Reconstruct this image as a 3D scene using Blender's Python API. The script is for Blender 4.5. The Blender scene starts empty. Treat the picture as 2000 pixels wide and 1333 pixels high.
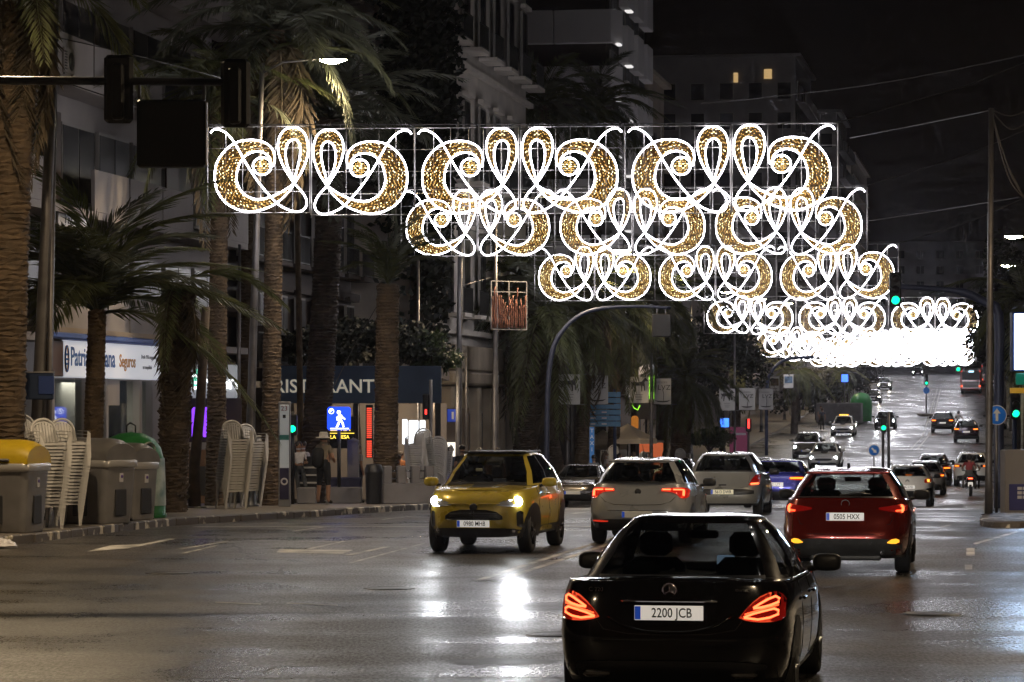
import bpy, math, random
from mathutils import Vector, Matrix
R = math.radians; PI = math.pi
rnd = random.Random(7)
sc = bpy.context.scene; col = sc.collection
HAZE = True
CAMH = 2.32; FPX = 6000.0; HOR = 795.0

# ---------------------------------------------------------------- camera, sky, moonlight, exposure
cd = bpy.data.cameras.new('camera'); cam = bpy.data.objects.new('camera', cd); col.objects.link(cam)
cam.location = (0, 0, CAMH); cam.rotation_euler = (R(90), 0, 0)
cd.sensor_width = 36; cd.lens = 36*FPX/2000; cd.shift_y = (HOR-666.5)/2000
cd.clip_start = 0.5; cd.clip_end = 6000
sc.camera = cam
w = bpy.data.worlds.new('World'); sc.world = w; w.use_nodes = True
nt = w.node_tree; nt.nodes.clear()
wo = nt.nodes.new('ShaderNodeOutputWorld'); bg = nt.nodes.new('ShaderNodeBackground')
sky = nt.nodes.new('ShaderNodeTexSky'); sky.sky_type = 'NISHITA'; sky.sun_disc = False
sky.sun_elevation = R(0.5); sky.sun_rotation = R(200); sky.dust_density = 3.0
hsv = nt.nodes.new('ShaderNodeMix'); hsv.data_type = 'RGBA'; hsv.blend_type = 'MULTIPLY'
hsv.inputs['Factor'].default_value = 1.0
hsv.inputs['B'].default_value = (.85, 0.68, 1.0, 1)
nt.links.new(sky.outputs[0], hsv.inputs['A']); nt.links.new(hsv.outputs['Result'], bg.inputs[0])
bg.inputs[1].default_value = 0.0014
nt.links.new(bg.outputs[0], wo.inputs[0])
sl = bpy.data.lights.new('moon', 'SUN'); sl.energy = 0.012; sl.angle = R(0.5); sl.color = (1, .95, .88)
so = bpy.data.objects.new('moon', sl); col.objects.link(so); so.rotation_euler = (R(48), 0, R(160))
sc.view_settings.view_transform = 'Standard'; sc.view_settings.look = 'None'
sc.view_settings.exposure = 0.0; sc.view_settings.gamma = 1.0; sc.view_settings.use_curve_mapping = False
sc.render.engine = 'CYCLES'
cy = sc.cycles
cy.use_denoising = True; cy.use_adaptive_sampling = True; cy.adaptive_threshold = .04; cy.adaptive_min_samples = 16; cy.max_bounces = 4; cy.diffuse_bounces = 1; cy.glossy_bounces = 2
cy.transparent_max_bounces = 10; cy.transmission_bounces = 2; cy.volume_bounces = 0
cy.caustics_reflective = False; cy.caustics_refractive = False
cy.sample_clamp_indirect = 4.0; cy.sample_clamp_direct = 0.0; cy.use_light_tree = True
sc.render.film_transparent = False

# ---------------------------------------------------------------- geometry helpers
def gz(y):
    P = [(-200, 0), (45, 0), (62, -.06), (80, -.35), (107, -1.15), (128, -1.4), (150, -1.38), (190, -.85), (230, .1), (252, .6), (375, 3.95), (430, 5.4), (480, 7.1), (600, 11.5), (900, 21), (1500, 40), (4000, 60)]
    if y <= P[0][0]: return P[0][1]
    for i in range(len(P)-1):
        a, b = P[i], P[i+1]
        if y <= b[0]:
            t = (y-a[0])/(b[0]-a[0])
            p0 = P[max(i-1, 0)]; p3 = P[min(i+2, len(P)-1)]
            m1 = (b[1]-p0[1])/(b[0]-p0[0]) if i > 0 else (b[1]-a[1])/(b[0]-a[0])
            m2 = (p3[1]-a[1])/(p3[0]-a[0]) if i+2 < len(P) else (b[1]-a[1])/(b[0]-a[0])
            h = b[0]-a[0]; t2 = t*t; t3 = t2*t
            return (2*t3-3*t2+1)*a[1]+(t3-2*t2+t)*h*m1+(-2*t3+3*t2)*b[1]+(t3-t2)*h*m2
    return P[-1][1]
def cl(y):                                     # the avenue's centre line
    return .46+.165*(y-45.7) if y < 230 else .46+.165*184.3+.145*(y-230)
def lin(P, y):
    if y <= P[0][0]: return P[0][1]
    for a, b in zip(P, P[1:]):
        if y <= b[0]: return a[1]+(b[1]-a[1])*(y-a[0])/(b[0]-a[0])
    return P[-1][1]
KERB = [(-40, -23.6), (0, -17.3), (51.5, -8.58), (53.1, -8.15), (57.1, -7.5), (61.7, -6.75), (65.2, -5.45), (68.8, -4.36), (79, -2.15), (86, -.6), (95, .2), (107, 1.0), (150, 7.1), (228, 19.0), (300, 29.4), (480, 55.3), (900, 116), (1500, 203)]
def kerb(y): return lin(KERB, y)
def X(px, y): return (px-1000)*y/FPX
def Zp(py, y): return CAMH+(HOR-py)*y/FPX
def at(px, py, y): return Vector((X(px, y), y, Zp(py, y)))
SANG = -math.atan(.165)                        # rotation that turns +Y to the avenue's direction
PAVE = .14
def pz(y): return gz(y)+PAVE

class MB:
    """collects faces and builds one mesh"""
    def __init__(s): s.v = []; s.f = []; s.m = []; s.sm = []
    def add(s, vs, fs, mi=0, smooth=False):
        o = len(s.v); s.v += [tuple(v) for v in vs]
        for f in fs: s.f.append(tuple(i+o for i in f)); s.m.append(mi); s.sm.append(smooth)
        return s
    def box(s, c, d, mi=0, rz=0, M=None):
        x, y, z = d[0]/2, d[1]/2, d[2]/2
        vs = [Vector((a, b, e)) for a in (-x, x) for b in (-y, y) for e in (-z, z)]
        if rz: m = Matrix.Rotation(rz, 3, 'Z'); vs = [m @ v for v in vs]
        if M is not None: vs = [M @ v for v in vs]
        vs = [v+Vector(c) for v in vs]
        return s.add(vs, [(0, 1, 3, 2), (4, 6, 7, 5), (0, 4, 5, 1), (2, 3, 7, 6), (0, 2, 6, 4), (1, 5, 7, 3)], mi)
    def bbox(s, c, d, bev=.02, mi=0, rz=0, smooth=False):
        """box with chamfered edges"""
        hx, hy, hz = d[0]/2, d[1]/2, d[2]/2; b = min(bev, hx*.9, hy*.9, hz*.9)
        lv = []
        for z, i in ((-hz, b), (-hz+b, 0), (hz-b, 0), (hz, b)):
            x, y = hx-i, hy-i
            k = b if i == 0 else b*.6
            ring = [(x-k, -y), (x, -y+k), (x, y-k), (x-k, y), (-x+k, y), (-x, y-k), (-x, -y+k), (-x+k, -y)]
            lv.append([Vector((p[0], p[1], z)) for p in ring])
        m = Matrix.Rotation(rz, 3, 'Z')
        vs = [m @ v + Vector(c) for r in lv for v in r]; fs = []
        for k in range(3):
            for i in range(8): fs.append((k*8+i, k*8+(i+1) % 8, k*8+8+(i+1) % 8, k*8+8+i))
        fs.append(tuple(range(7, -1, -1))); fs.append(tuple(range(24, 32)))
        return s.add(vs, fs, mi, smooth)
    def tube(s, pts, r, n=8, mi=0, cap=True, smooth=True, closed=False):
        pts = [Vector(p) for p in pts]; N = len(pts); rs = r if isinstance(r, (list, tuple)) else [r]*N
        vs = []; up0 = None
        for i, p in enumerate(pts):
            a = pts[i-1] if (i > 0 or closed) else p; b = pts[(i+1) % N] if (i < N-1 or closed) else p
            t = (b-a).normalized() if (b-a).length > 1e-9 else Vector((0, 0, 1))
            if up0 is None: up0 = Vector((0, 0, 1)) if abs(t.z) < .9 else Vector((0, 1, 0))
            u = t.cross(up0)
            u = u.normalized() if u.length > 1e-6 else t.orthogonal().normalized()
            v = t.cross(u).normalized(); up0 = -v if v.dot(up0) < 0 else v
            v = up0; u = t.cross(v).normalized()
            for k in range(n):
                q = 2*PI*k/n; vs.append(p+(u*math.cos(q)+v*math.sin(q))*rs[i])
        fs = []
        for i in range(N if closed else N-1):
            j = (i+1) % N
            for k in range(n): fs.append((i*n+k, i*n+(k+1) % n, j*n+(k+1) % n, j*n+k))
        if cap and not closed: fs.append(tuple(range(n-1, -1, -1))); fs.append(tuple((N-1)*n+k for k in range(n)))
        return s.add(vs, fs, mi, smooth)
    def lathe(s, prof, n=16, c=(0, 0, 0), axis='Z', mi=0, smooth=True, cap=False, M=None):
        vs = []
        for r, h in prof:
            for k in range(n):
                q = 2*PI*k/n; x, y = r*math.cos(q), r*math.sin(q)
                v = Vector((x, y, h)) if axis == 'Z' else (Vector((h, x, y)) if axis == 'X' else Vector((y, h, x)))
                if M is not None: v = M @ v
                vs.append(v+Vector(c))
        fs = [(i*n+k, i*n+(k+1) % n, (i+1)*n+(k+1) % n, (i+1)*n+k) for i in range(len(prof)-1) for k in range(n)]
        if cap: fs.append(tuple(range(n-1, -1, -1))); fs.append(tuple((len(prof)-1)*n+k for k in range(n)))
        return s.add(vs, fs, mi, smooth)
    def grid(s, fn, nu, nv, mi=0, smooth=True, wrap=False):
        vs = [Vector(fn(i/nu, j/nv)) for i in range(nu+1) for j in range(nv+1)]
        fs = [(i*(nv+1)+j, (i+1)*(nv+1)+j, (i+1)*(nv+1)+j+1, i*(nv+1)+j+1) for i in range(nu) for j in range(nv)]
        return s.add(vs, fs, mi, smooth)
    def prism(s, poly, d0, d1, mi=0, plane='XZ', c=(0, 0, 0)):
        """polygon in a plane, extruded from depth d0 to d1"""
        def P(a, b, d):
            v = (a, d, b) if plane == 'XZ' else ((a, b, d) if plane == 'XY' else (d, a, b))
            return Vector(v)+Vector(c)
        n = len(poly); vs = [P(a, b, d0) for a, b in poly]+[P(a, b, d1) for a, b in poly]
        fs = [tuple(range(n-1, -1, -1)), tuple(range(n, 2*n))]+[(i, (i+1) % n, n+(i+1) % n, n+i) for i in range(n)]
        return s.add(vs, fs, mi)
    def merge(s, o, M=None, mi=None):
        vs = [M @ Vector(v) for v in o.v] if M is not None else o.v
        k = len(s.v); s.v += [tuple(v) for v in vs]
        for f, m, q in zip(o.f, o.m, o.sm): s.f.append(tuple(i+k for i in f)); s.m.append(m if mi is None else mi); s.sm.append(q)
        return s
    def mesh(s, name, mats):
        me = bpy.data.meshes.new(name); me.from_pydata(s.v, [], s.f)
        for m in (mats if isinstance(mats, (list, tuple)) else [mats]): me.materials.append(m)
        me.polygons.foreach_set('material_index', s.m); me.polygons.foreach_set('use_smooth', s.sm)
        me.update(); return me
    def build(s, name, mats, parent=None, loc=None, rot=None):
        return link(name, s.mesh(name, mats), parent, loc, rot)

def link(name, me, parent=None, loc=None, rot=None):
    o = bpy.data.objects.new(name, me); col.objects.link(o); o.parent = parent
    if loc is not None: o.location = loc
    if rot is not None: o.rotation_euler = rot
    return o
def tag(o, label=None, cat=None, group=None, kind=None):
    if label: o['label'] = label
    if cat: o['category'] = cat
    if group: o['group'] = group
    if kind: o['kind'] = kind
    return o
def thing(name, label, cat, loc=(0, 0, 0), rz=0, group=None):
    o = bpy.data.objects.new(name, None); col.objects.link(o); o.location = loc; o.rotation_euler = (0, 0, rz)
    o.empty_display_size = .2
    return tag(o, label, cat, group)
KIDS = {}
def copy_tree(o, parent=None):
    c = o.copy(); col.objects.link(c); c.parent = parent
    for ch in list(o.children): copy_tree(ch, c)
    return c

# ---------------------------------------------------------------- materials
MATS = {}
def mat(name, c=(.5, .5, .5), rough=.6, metal=0, spec=.5, var=0, scale=8, bump=0, bscale=None, coat=0, dark=None, stretch=None, emit=None, es=0, bdist=.02):
    if name in MATS: return MATS[name]
    m = bpy.data.materials.new(name); m.use_nodes = True; t = m.node_tree; b = t.nodes['Principled BSDF']
    b.inputs['Base Color'].default_value = (*c, 1); b.inputs['Roughness'].default_value = rough
    b.inputs['Metallic'].default_value = metal; b.inputs['Specular IOR Level'].default_value = spec
    b.inputs['Coat Weight'].default_value = coat; b.inputs['Coat Roughness'].default_value = .04
    if emit: b.inputs['Emission Color'].default_value = (*emit, 1); b.inputs['Emission Strength'].default_value = es
    if var or bump:
        tc = t.nodes.new('ShaderNodeTexCoord'); src = tc.outputs['Object']
        if stretch:
            mp = t.nodes.new('ShaderNodeMapping'); mp.inputs['Scale'].default_value = stretch; t.links.new(src, mp.inputs[0]); src = mp.outputs[0]
        n = t.nodes.new('ShaderNodeTexNoise'); n.inputs['Scale'].default_value = scale; n.inputs['Detail'].default_value = 5; t.links.new(src, n.inputs['Vector'])
        if var:
            r = t.nodes.new('ShaderNodeValToRGB'); d = dark or tuple(x*(1-var) for x in c)
            r.color_ramp.elements[0].color = (*d, 1); r.color_ramp.elements[1].color = (*[min(1, x*(1+var*.5)) for x in c], 1)
            r.color_ramp.elements[0].position = .3; r.color_ramp.elements[1].position = .7
            t.links.new(n.outputs[0], r.inputs[0]); t.links.new(r.outputs[0], b.inputs['Base Color'])
            q = t.nodes.new('ShaderNodeMapRange'); q.inputs[3].default_value = max(.02, rough-.12); q.inputs[4].default_value = min(1, rough+.12)
            t.links.new(n.outputs[0], q.inputs[0]); t.links.new(q.outputs[0], b.inputs['Roughness'])
        if bump:
            n2 = n
            if bscale: n2 = t.nodes.new('ShaderNodeTexNoise'); n2.inputs['Scale'].default_value = bscale; n2.inputs['Detail'].default_value = 4; t.links.new(src, n2.inputs['Vector'])
            k = t.nodes.new('ShaderNodeBump'); k.inputs['Strength'].default_value = bump; k.inputs['Distance'].default_value = bdist
            t.links.new(n2.outputs[0], k.inputs['Height']); t.links.new(k.outputs[0], b.inputs['Normal'])
    MATS[name] = m; return m
def emat(name, c, s, sample=True):
    if name in MATS: return MATS[name]
    m = bpy.data.materials.new(name); m.use_nodes = True; t = m.node_tree; t.nodes.clear()
    o = t.nodes.new('ShaderNodeOutputMaterial'); e = t.nodes.new('ShaderNodeEmission')
    e.inputs[0].default_value = (*c, 1); e.inputs[1].default_value = s; t.links.new(e.outputs[0], o.inputs[0])
    m.cycles.emission_sampling = 'FRONT_BACK' if sample else 'NONE'
    MATS[name] = m; return m
def leafmat(name, c, rough=.5, var=.35, scale=1.5, tl=.4):
    m = mat(name, c, rough, var=var, scale=scale); t = m.node_tree; b = t.nodes['Principled BSDF']; o = t.nodes['Material Output']
    tr = t.nodes.new('ShaderNodeBsdfTranslucent'); mx = t.nodes.new('ShaderNodeMixShader'); mx.inputs[0].default_value = tl; tr.inputs[0].default_value = (*c, 1)
    t.links.new(b.inputs['Base Color'].links[0].from_socket, tr.inputs[0]); t.links.new(b.outputs[0], mx.inputs[1]); t.links.new(tr.outputs[0], mx.inputs[2]); t.links.new(mx.outputs[0], o.inputs[0]); return m
def glassmat(name, tint=(.3, .3, .3), rough=.03):
    if name in MATS: return MATS[name]
    m = bpy.data.materials.new(name); m.use_nodes = True; t = m.node_tree; t.nodes.clear()
    o = t.nodes.new('ShaderNodeOutputMaterial'); tr = t.nodes.new('ShaderNodeBsdfTransparent'); g = t.nodes.new('ShaderNodeBsdfGlossy')
    mx = t.nodes.new('ShaderNodeMixShader'); fr = t.nodes.new('ShaderNodeMath'); fr.operation = 'MULTIPLY_ADD'; lw = t.nodes.new('ShaderNodeLayerWeight'); lw.inputs[0].default_value = .5; pw = t.nodes.new('ShaderNodeMath'); pw.operation = 'POWER'; pw.inputs[1].default_value = 4.5; t.links.new(lw.outputs['Facing'], pw.inputs[0]); t.links.new(pw.outputs[0], fr.inputs[0]); fr.inputs[1].default_value = .9; fr.inputs[2].default_value = .045
    tr.inputs[0].default_value = (*tint, 1); g.inputs['Roughness'].default_value = rough; g.inputs['Color'].default_value = (.9, .9, .9, 1)
    t.links.new(fr.outputs[0], mx.inputs[0]); t.links.new(tr.outputs[0], mx.inputs[1]); t.links.new(g.outputs[0], mx.inputs[2]); t.links.new(mx.outputs[0], o.inputs[0])
    MATS[name] = m; return m

M_white = emat('light_tube_white', (.93, .92, 1), 20)
M_whitefar = emat('light_tube_white_far', (.93, .92, 1), 20, False)
M_gold = emat('fairy_light_gold', (1, .60, .17), 1.8, False)
M_wire = mat('panel_wire', (.55, .52, .5), .45, .6)
M_steel = mat('steel_post', (.16, .15, .15), .42, .6, var=.3, scale=3)
M_dark = mat('dark_paint', (.012, .012, .014), .4)
M_black = mat('black_plastic', (.014, .014, .015), .5, var=.3, scale=20)
M_bluepost = mat('blue_paint', (.035, .05, .12), .42, .1, var=.3, scale=2)
M_whiteplastic = mat('white_plastic', (.74, .72, .70), .42, var=.12, scale=5)

TMP = bpy.data.scenes.new('workbench')
def evaluated(o):
    """the object's finished mesh, worked out on a scene of its own"""
    TMP.collection.objects.link(o); TMP.view_layers[0].update(); dg = TMP.view_layers[0].depsgraph
    me = bpy.data.meshes.new_from_object(o.evaluated_get(dg)); bpy.data.objects.remove(o); return me
_txt = {}
def text(body, size, mt, parent=None, loc=(0, 0, 0), rot=(PI/2, 0, 0), name='lettering', ext=.004, sx=1, align='CENTER', bold=0, sp=1.0):
    """lettering as a mesh that stands in the XZ plane and reads from -Y"""
    k = (body, size, ext, sx, align, bold, sp)
    if k not in _txt:
        c = bpy.data.curves.new('t', 'FONT'); c.body = body; c.size = size; c.extrude = ext; c.align_x = align; c.align_y = 'CENTER'; c.offset = bold; c.resolution_u = 3; c.space_character = sp
        o = bpy.data.objects.new('t', c); me = evaluated(o); bpy.data.curves.remove(c)
        if sx != 1:
            for v in me.vertices: v.co.x *= sx
        _txt[k] = me
    me = _txt[k]
    if me.materials and me.materials[0] != mt: me = me.copy(); me.materials.clear()
    if not me.materials: me.materials.append(mt)
    me.name = name
    return link(name, me, parent, loc, rot)
# ---------------------------------------------------------------- ground, avenue, pavements
def asphalt():
    m = bpy.data.materials.new('asphalt'); m.use_nodes = True; t = m.node_tree; b = t.nodes['Principled BSDF']; L = t.links.new
    tc = t.nodes.new('ShaderNodeTexCoord')
    mp = t.nodes.new('ShaderNodeMapping'); mp.inputs['Rotation'].default_value = (0, 0, math.atan(.165)); mp.inputs['Scale'].default_value = (1, .16, 1); L(tc.outputs['Object'], mp.inputs[0])
    big = t.nodes.new('ShaderNodeTexNoise'); big.inputs['Scale'].default_value = .55; big.inputs['Detail'].default_value = 5; L(mp.outputs[0], big.inputs['Vector'])
    mp2 = t.nodes.new('ShaderNodeMapping'); mp2.inputs['Rotation'].default_value = (0, 0, .12); mp2.inputs['Scale'].default_value = (.35, .5, 1); L(tc.outputs['Object'], mp2.inputs[0])
    cross = t.nodes.new('ShaderNodeTexNoise'); cross.inputs['Scale'].default_value = 1.1; cross.inputs['Detail'].default_value = 4; L(mp2.outputs[0], cross.inputs['Vector'])
    mp3 = t.nodes.new('ShaderNodeMapping'); mp3.inputs['Scale'].default_value = (1, .25, 1); L(tc.outputs['Object'], mp3.inputs[0]); fine = t.nodes.new('ShaderNodeTexNoise'); fine.inputs['Scale'].default_value = 30; fine.inputs['Detail'].default_value = 4; fine.inputs['Roughness'].default_value = .75; L(mp3.outputs[0], fine.inputs['Vector'])
    ad = t.nodes.new('ShaderNodeMath'); ad.operation = 'ADD'; L(big.outputs[0], ad.inputs[0]); L(cross.outputs[0], ad.inputs[1])
    r = t.nodes.new('ShaderNodeValToRGB'); e = r.color_ramp.elements
    e[0].position = .43; e[0].color = (.017, .016, .015, 1); e[1].position = .57; e[1].color = (.064, .055, .046, 1)  # tar and oil tones, contrast raised to paint in mottled shadow
    hf = t.nodes.new('ShaderNodeMath'); hf.operation = 'MULTIPLY'; hf.inputs[1].default_value = .5; L(ad.outputs[0], hf.inputs[0]); L(hf.outputs[0], r.inputs[0])
    mx = t.nodes.new('ShaderNodeMix'); mx.data_type = 'RGBA'; mx.blend_type = 'MULTIPLY'; mx.inputs['Factor'].default_value = .7
    fr = t.nodes.new('ShaderNodeMapRange'); fr.inputs[1].default_value = .3; fr.inputs[2].default_value = .7; fr.inputs[3].default_value = .4; fr.inputs[4].default_value = 1.7
    L(fine.outputs[0], fr.inputs[0]); L(r.outputs[0], mx.inputs['A']); L(fr.outputs[0], mx.inputs['B']); L(mx.outputs['Result'], b.inputs['Base Color'])
    q = t.nodes.new('ShaderNodeMapRange'); q.inputs[1].default_value = .42; q.inputs[2].default_value = .58; q.inputs[3].default_value = .25; q.inputs[4].default_value = .46; L(hf.outputs[0], q.inputs[0]); L(q.outputs[0], b.inputs['Roughness'])
    k = t.nodes.new('ShaderNodeBump'); k.inputs['Strength'].default_value = .3; k.inputs['Distance'].default_value = .01; L(fine.outputs[0], k.inputs['Height']); L(k.outputs[0], b.inputs['Normal'])
    sp = t.nodes.new('ShaderNodeMapRange'); sp.inputs[1].default_value = .38; sp.inputs[2].default_value = .66; sp.inputs[3].default_value = .25; sp.inputs[4].default_value = .78; L(fine.outputs[0], sp.inputs[0]); L(sp.outputs[0], b.inputs['Specular IOR Level'])
    rf = t.nodes.new('ShaderNodeMapRange'); rf.inputs[1].default_value = .35; rf.inputs[2].default_value = .65; rf.inputs[3].default_value = .09; rf.inputs[4].default_value = -.06; L(fine.outputs[0], rf.inputs[0])
    ra = t.nodes.new('ShaderNodeMath'); ra.operation = 'ADD'; L(q.outputs[0], ra.inputs[0]); L(rf.outputs[0], ra.inputs[1]); L(ra.outputs[0], b.inputs['Roughness'])
    return m
M_asphalt = asphalt()
def lerp_(a, b, t): return a+(b-a)*t
M_paint = mat('road_paint_worn', (.52, .50, .46), .5, var=.75, scale=1.6, dark=(.09, .08, .075))
M_pave = mat('pavement_slabs', (.20, .175, .15), .45, var=.35, scale=1.5, bump=.2, bscale=20)
M_ground = mat('ground_dirt', (.05, .047, .042), .9, var=.4, scale=.3)
YS = [-40, -20, 0, 15, 30, 45, 52.5, 55, 58, 60.5, 63, 65, 67, 69, 71, 73, 75, 77, 79, 82, 86, 90, 95, 101, 107, 115, 122, 130, 140, 150, 160, 170, 180, 190, 200, 210, 220, 230, 240, 252, 265, 280, 300, 320, 340, 360, 375, 400, 430, 455, 480, 520, 560, 600, 700, 800, 900, 1100, 1300, 1500]
def strip(xa, xb, dz, ys=None):
    b = MB(); ys = ys or YS
    vs = []
    for y in ys: vs += [(xa(y), y, gz(y)+dz), (xb(y), y, gz(y)+dz)]
    return b.add(vs, [(2*i, 2*i+1, 2*i+3, 2*i+2) for i in range(len(ys)-1)], 0, True)
tag(strip(lambda y: -900, lambda y: 1200, -.06, [-300]+YS+[2500, 4000]).build('ground', M_ground), kind='structure')
tag(strip(lambda y: kerb(y)-.02, lambda y: cl(y)+26, 0).build('road', M_asphalt), kind='structure')
pav = tag(strip(lambda y: kerb(y)-40, lambda y: kerb(y)-.14, PAVE).build('pavement', M_pave), kind='structure')
# kerb stones, one by one along the near pavement, then one long run
M_kerb = mat('kerb_stone', (.23, .20, .17), .55, var=.5, scale=1.6, bump=.3, bscale=14)
def kerbpaint():
    m = bpy.data.materials.new('kerb_flaking_paint'); m.use_nodes = True; t = m.node_tree; b = t.nodes['Principled BSDF']; L = t.links.new
    g = t.nodes.new('ShaderNodeNewGeometry'); n = t.nodes.new('ShaderNodeTexNoise'); n.inputs['Scale'].default_value = 2.6; n.inputs['Detail'].default_value = 6; L(g.outputs['Position'], n.inputs['Vector'])
    r = t.nodes.new('ShaderNodeValToRGB'); e = r.color_ramp.elements; e[0].position = .54; e[0].color = (.10, .085, .072, 1); e[1].position = .6; e[1].color = (.62, .56, .44, 1)
    L(n.outputs[0], r.inputs[0]); L(r.outputs[0], b.inputs['Base Color']); b.inputs['Roughness'].default_value = .6
    return m
M_kerbp = kerbpaint()
ks = MB().bbox((0, 0, 0), (.16, .985, .30), .022).mesh('kerb_stone', M_kerbp)
y = 44.0; last = None
while y < 104:
    x0, x1 = kerb(y), kerb(y+1); L_ = math.hypot(x1-x0, 1.0); dy = 1/L_
    a = -math.atan2(x1-x0, 1.0)
    ym = y+dy/2
    o = link('kerb_stone', ks, pav, (kerb(ym)-.075+rnd.uniform(-.006, .006), ym, gz(ym)+PAVE-.142+rnd.uniform(-.004, .006)), (0, 0, a)); y += dy
kb = MB(); ys = [q for q in YS if q > 105]; ys = [104]+ys
vs = []
for q in ys: vs += [(kerb(q), q, gz(q)-.05), (kerb(q), q, gz(q)+PAVE+.005), (kerb(q)-.16, q, gz(q)+PAVE+.005)]
kb.add(vs, [(3*i+k, 3*i+3+k, 3*i+4+k, 3*i+1+k) for i in range(len(ys)-1) for k in (0, 1)])
kb.build('kerb_run', M_kerb, pav)
kb = MB(); ys = [-40, 0, 20, 44]; vs = []
for q in ys: vs += [(kerb(q), q, gz(q)-.05), (kerb(q), q, gz(q)+PAVE+.005), (kerb(q)-.16, q, gz(q)+PAVE+.005)]
kb.add(vs, [(3*i+k, 3*i+3+k, 3*i+4+k, 3*i+1+k) for i in range(len(ys)-1) for k in (0, 1)])
kb.build('kerb_run', M_kerb, pav)

# painted lines
road = bpy.data.objects['road']
def line(off, w_, y0, y1, name, dash=None, dz=.004, parent=None, fx=cl):
    segs = []
    if dash:
        y = y0
        while y < y1: segs.append((y, min(y+dash[0], y1))); y += dash[0]+dash[1]
    else: segs = [(y0, y1)]
    for a, b_ in segs:
        n = max(1, int((b_-a)/4)); ys = [a+(b_-a)*i/n for i in range(n+1)]
        strip(lambda y: fx(y)+off-w_/2, lambda y: fx(y)+off+w_/2, dz, ys).build(name, M_paint, road)
line(-.14, .11, 41, 150, 'painted_line'); line(.14, .11, 41, 150, 'painted_line')
line(-.14, .11, 205, 420, 'painted_line'); line(.3, .12, 205, 420, 'painted_line')
line(3.35, .12, 58, 420, 'lane_dash', (3.0, 5.0)); line(-3.4, .12, 48, 420, 'lane_dash', (3.0, 5.0)); line(-6.6, .1, 50, 420, 'lane_dash', (3.0, 5.0))
line(6.75, .12, 66, 400, 'edge_line')
def patch(pts, name, m=None, dz=.004):
    b = MB(); b.add([(x, y, gz(y)+dz) for x, y in pts], [tuple(range(len(pts)))]); return b.build(name, m or M_paint, road)
def pp(px, py, ys=(20, 400)):                      # pixel on the road -> ground point
    a, b = ys
    for _ in range(50):
        m = (a+b)/2
        if HOR+(CAMH-gz(m))*FPX/m > py: a = m
        else: b = m
    return (X(px, a), a)
for q in ([(1888, 1072), (1903, 1072), (1904, 1086), (1887, 1086)], [(1884, 1104), (1899, 1104), (1899, 1116), (1885, 1116)]):
    patch([pp(x, y, (20, 90)) for x, y in q], 'lane_dash')
for q in ([(1835, 1030), (1845, 1030), (1930, 1006), (1925, 1005)], [(1900, 1062), (1906, 1064), (1990, 1040), (1985, 1038)],
          [(170, 1078), (215, 1066), (290, 1063), (250, 1072)], [(245, 1069), (330, 1053), (345, 1053), (262, 1070)], [(540, 1080), (545, 1074), (690, 1075), (670, 1082)], [(600, 1072), (668, 1058), (676, 1058), (608, 1073)],
          [(350, 1082), (420, 1066), (428, 1066), (360, 1082)], [(680, 1100), (825, 1062), (832, 1062), (690, 1100)], [(420, 1176), (510, 1180), (510, 1182), (420, 1178)], [(560, 1178), (660, 1182), (660, 1184), (560, 1180)]):
    patch([pp(x, y, (20, 100)) for x, y in q], 'painted_line')
# stop line and crossing by the white cars, arrows further up
for k in range(5):
    ya = 96+k*0
for (o0, o1, ya, yb) in ((.6, 2.6, 92.5, 93.1), (3.6, 6.2, 92.5, 93.1), (-9.2, -.5, 60.4, 60.8)):
    strip(lambda y: cl(y)+o0, lambda y: cl(y)+o1, .004, [ya, yb]).build('stop_line', M_paint, road)
for (off, ya) in ((1.7, 150), (1.7, 176), (5, 160), (-5, 190), (-5, 250), (1.7, 262), (-1.8, 262)):
    c = cl(ya)+off
    patch([(c-.08, ya), (c+.08, ya), (c+.08+.4, ya+3), (c-.08+.4, ya+3)], 'lane_arrow')
    patch([(c+.0, ya+3), (c+.9, ya+3), (c+.7, ya+4.6)], 'lane_arrow')
for k in range(8):
    o0 = -8.5+k*2.0
    strip(lambda y: cl(y)+o0, lambda y: cl(y)+o0+.5, .005, [285, 287, 289]).build('crossing_bar', M_paint, road)
    strip(lambda y: cl(y)+o0, lambda y: cl(y)+o0+.5, .005, [352, 354, 356]).build('crossing_bar', M_paint, road)
# seams and dark patches in the asphalt
M_patch = mat('fresh_tar', (.02, .02, .02), .42, var=.4, scale=3)
for q in ([(870, 1290), (960, 1286), (1090, 1290), (1080, 1297), (900, 1299)],):
    patch([pp(x, y, (15, 60)) for x, y in q], 'tar_seam', M_patch, .003)
for (xa, ya, xb, yb, w_) in ((-9, 33.5, 12, 36.8, .05), (-8, 29.6, 9, 30.4, .04), (-9, 40.5, 13, 43.5, .04), (-7, 26, 10, 26.6, .05)):
    d = Vector((xb-xa, yb-ya)).normalized(); n = Vector((-d.y, d.x))*w_
    patch([(xa, ya), (xb, yb), (xb+n.x, yb+n.y), (xa+n.x, ya+n.y)], 'asphalt_seam', mat('pale_seam', (.11, .10, .095), .5, var=.5, scale=2), .003)
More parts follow.
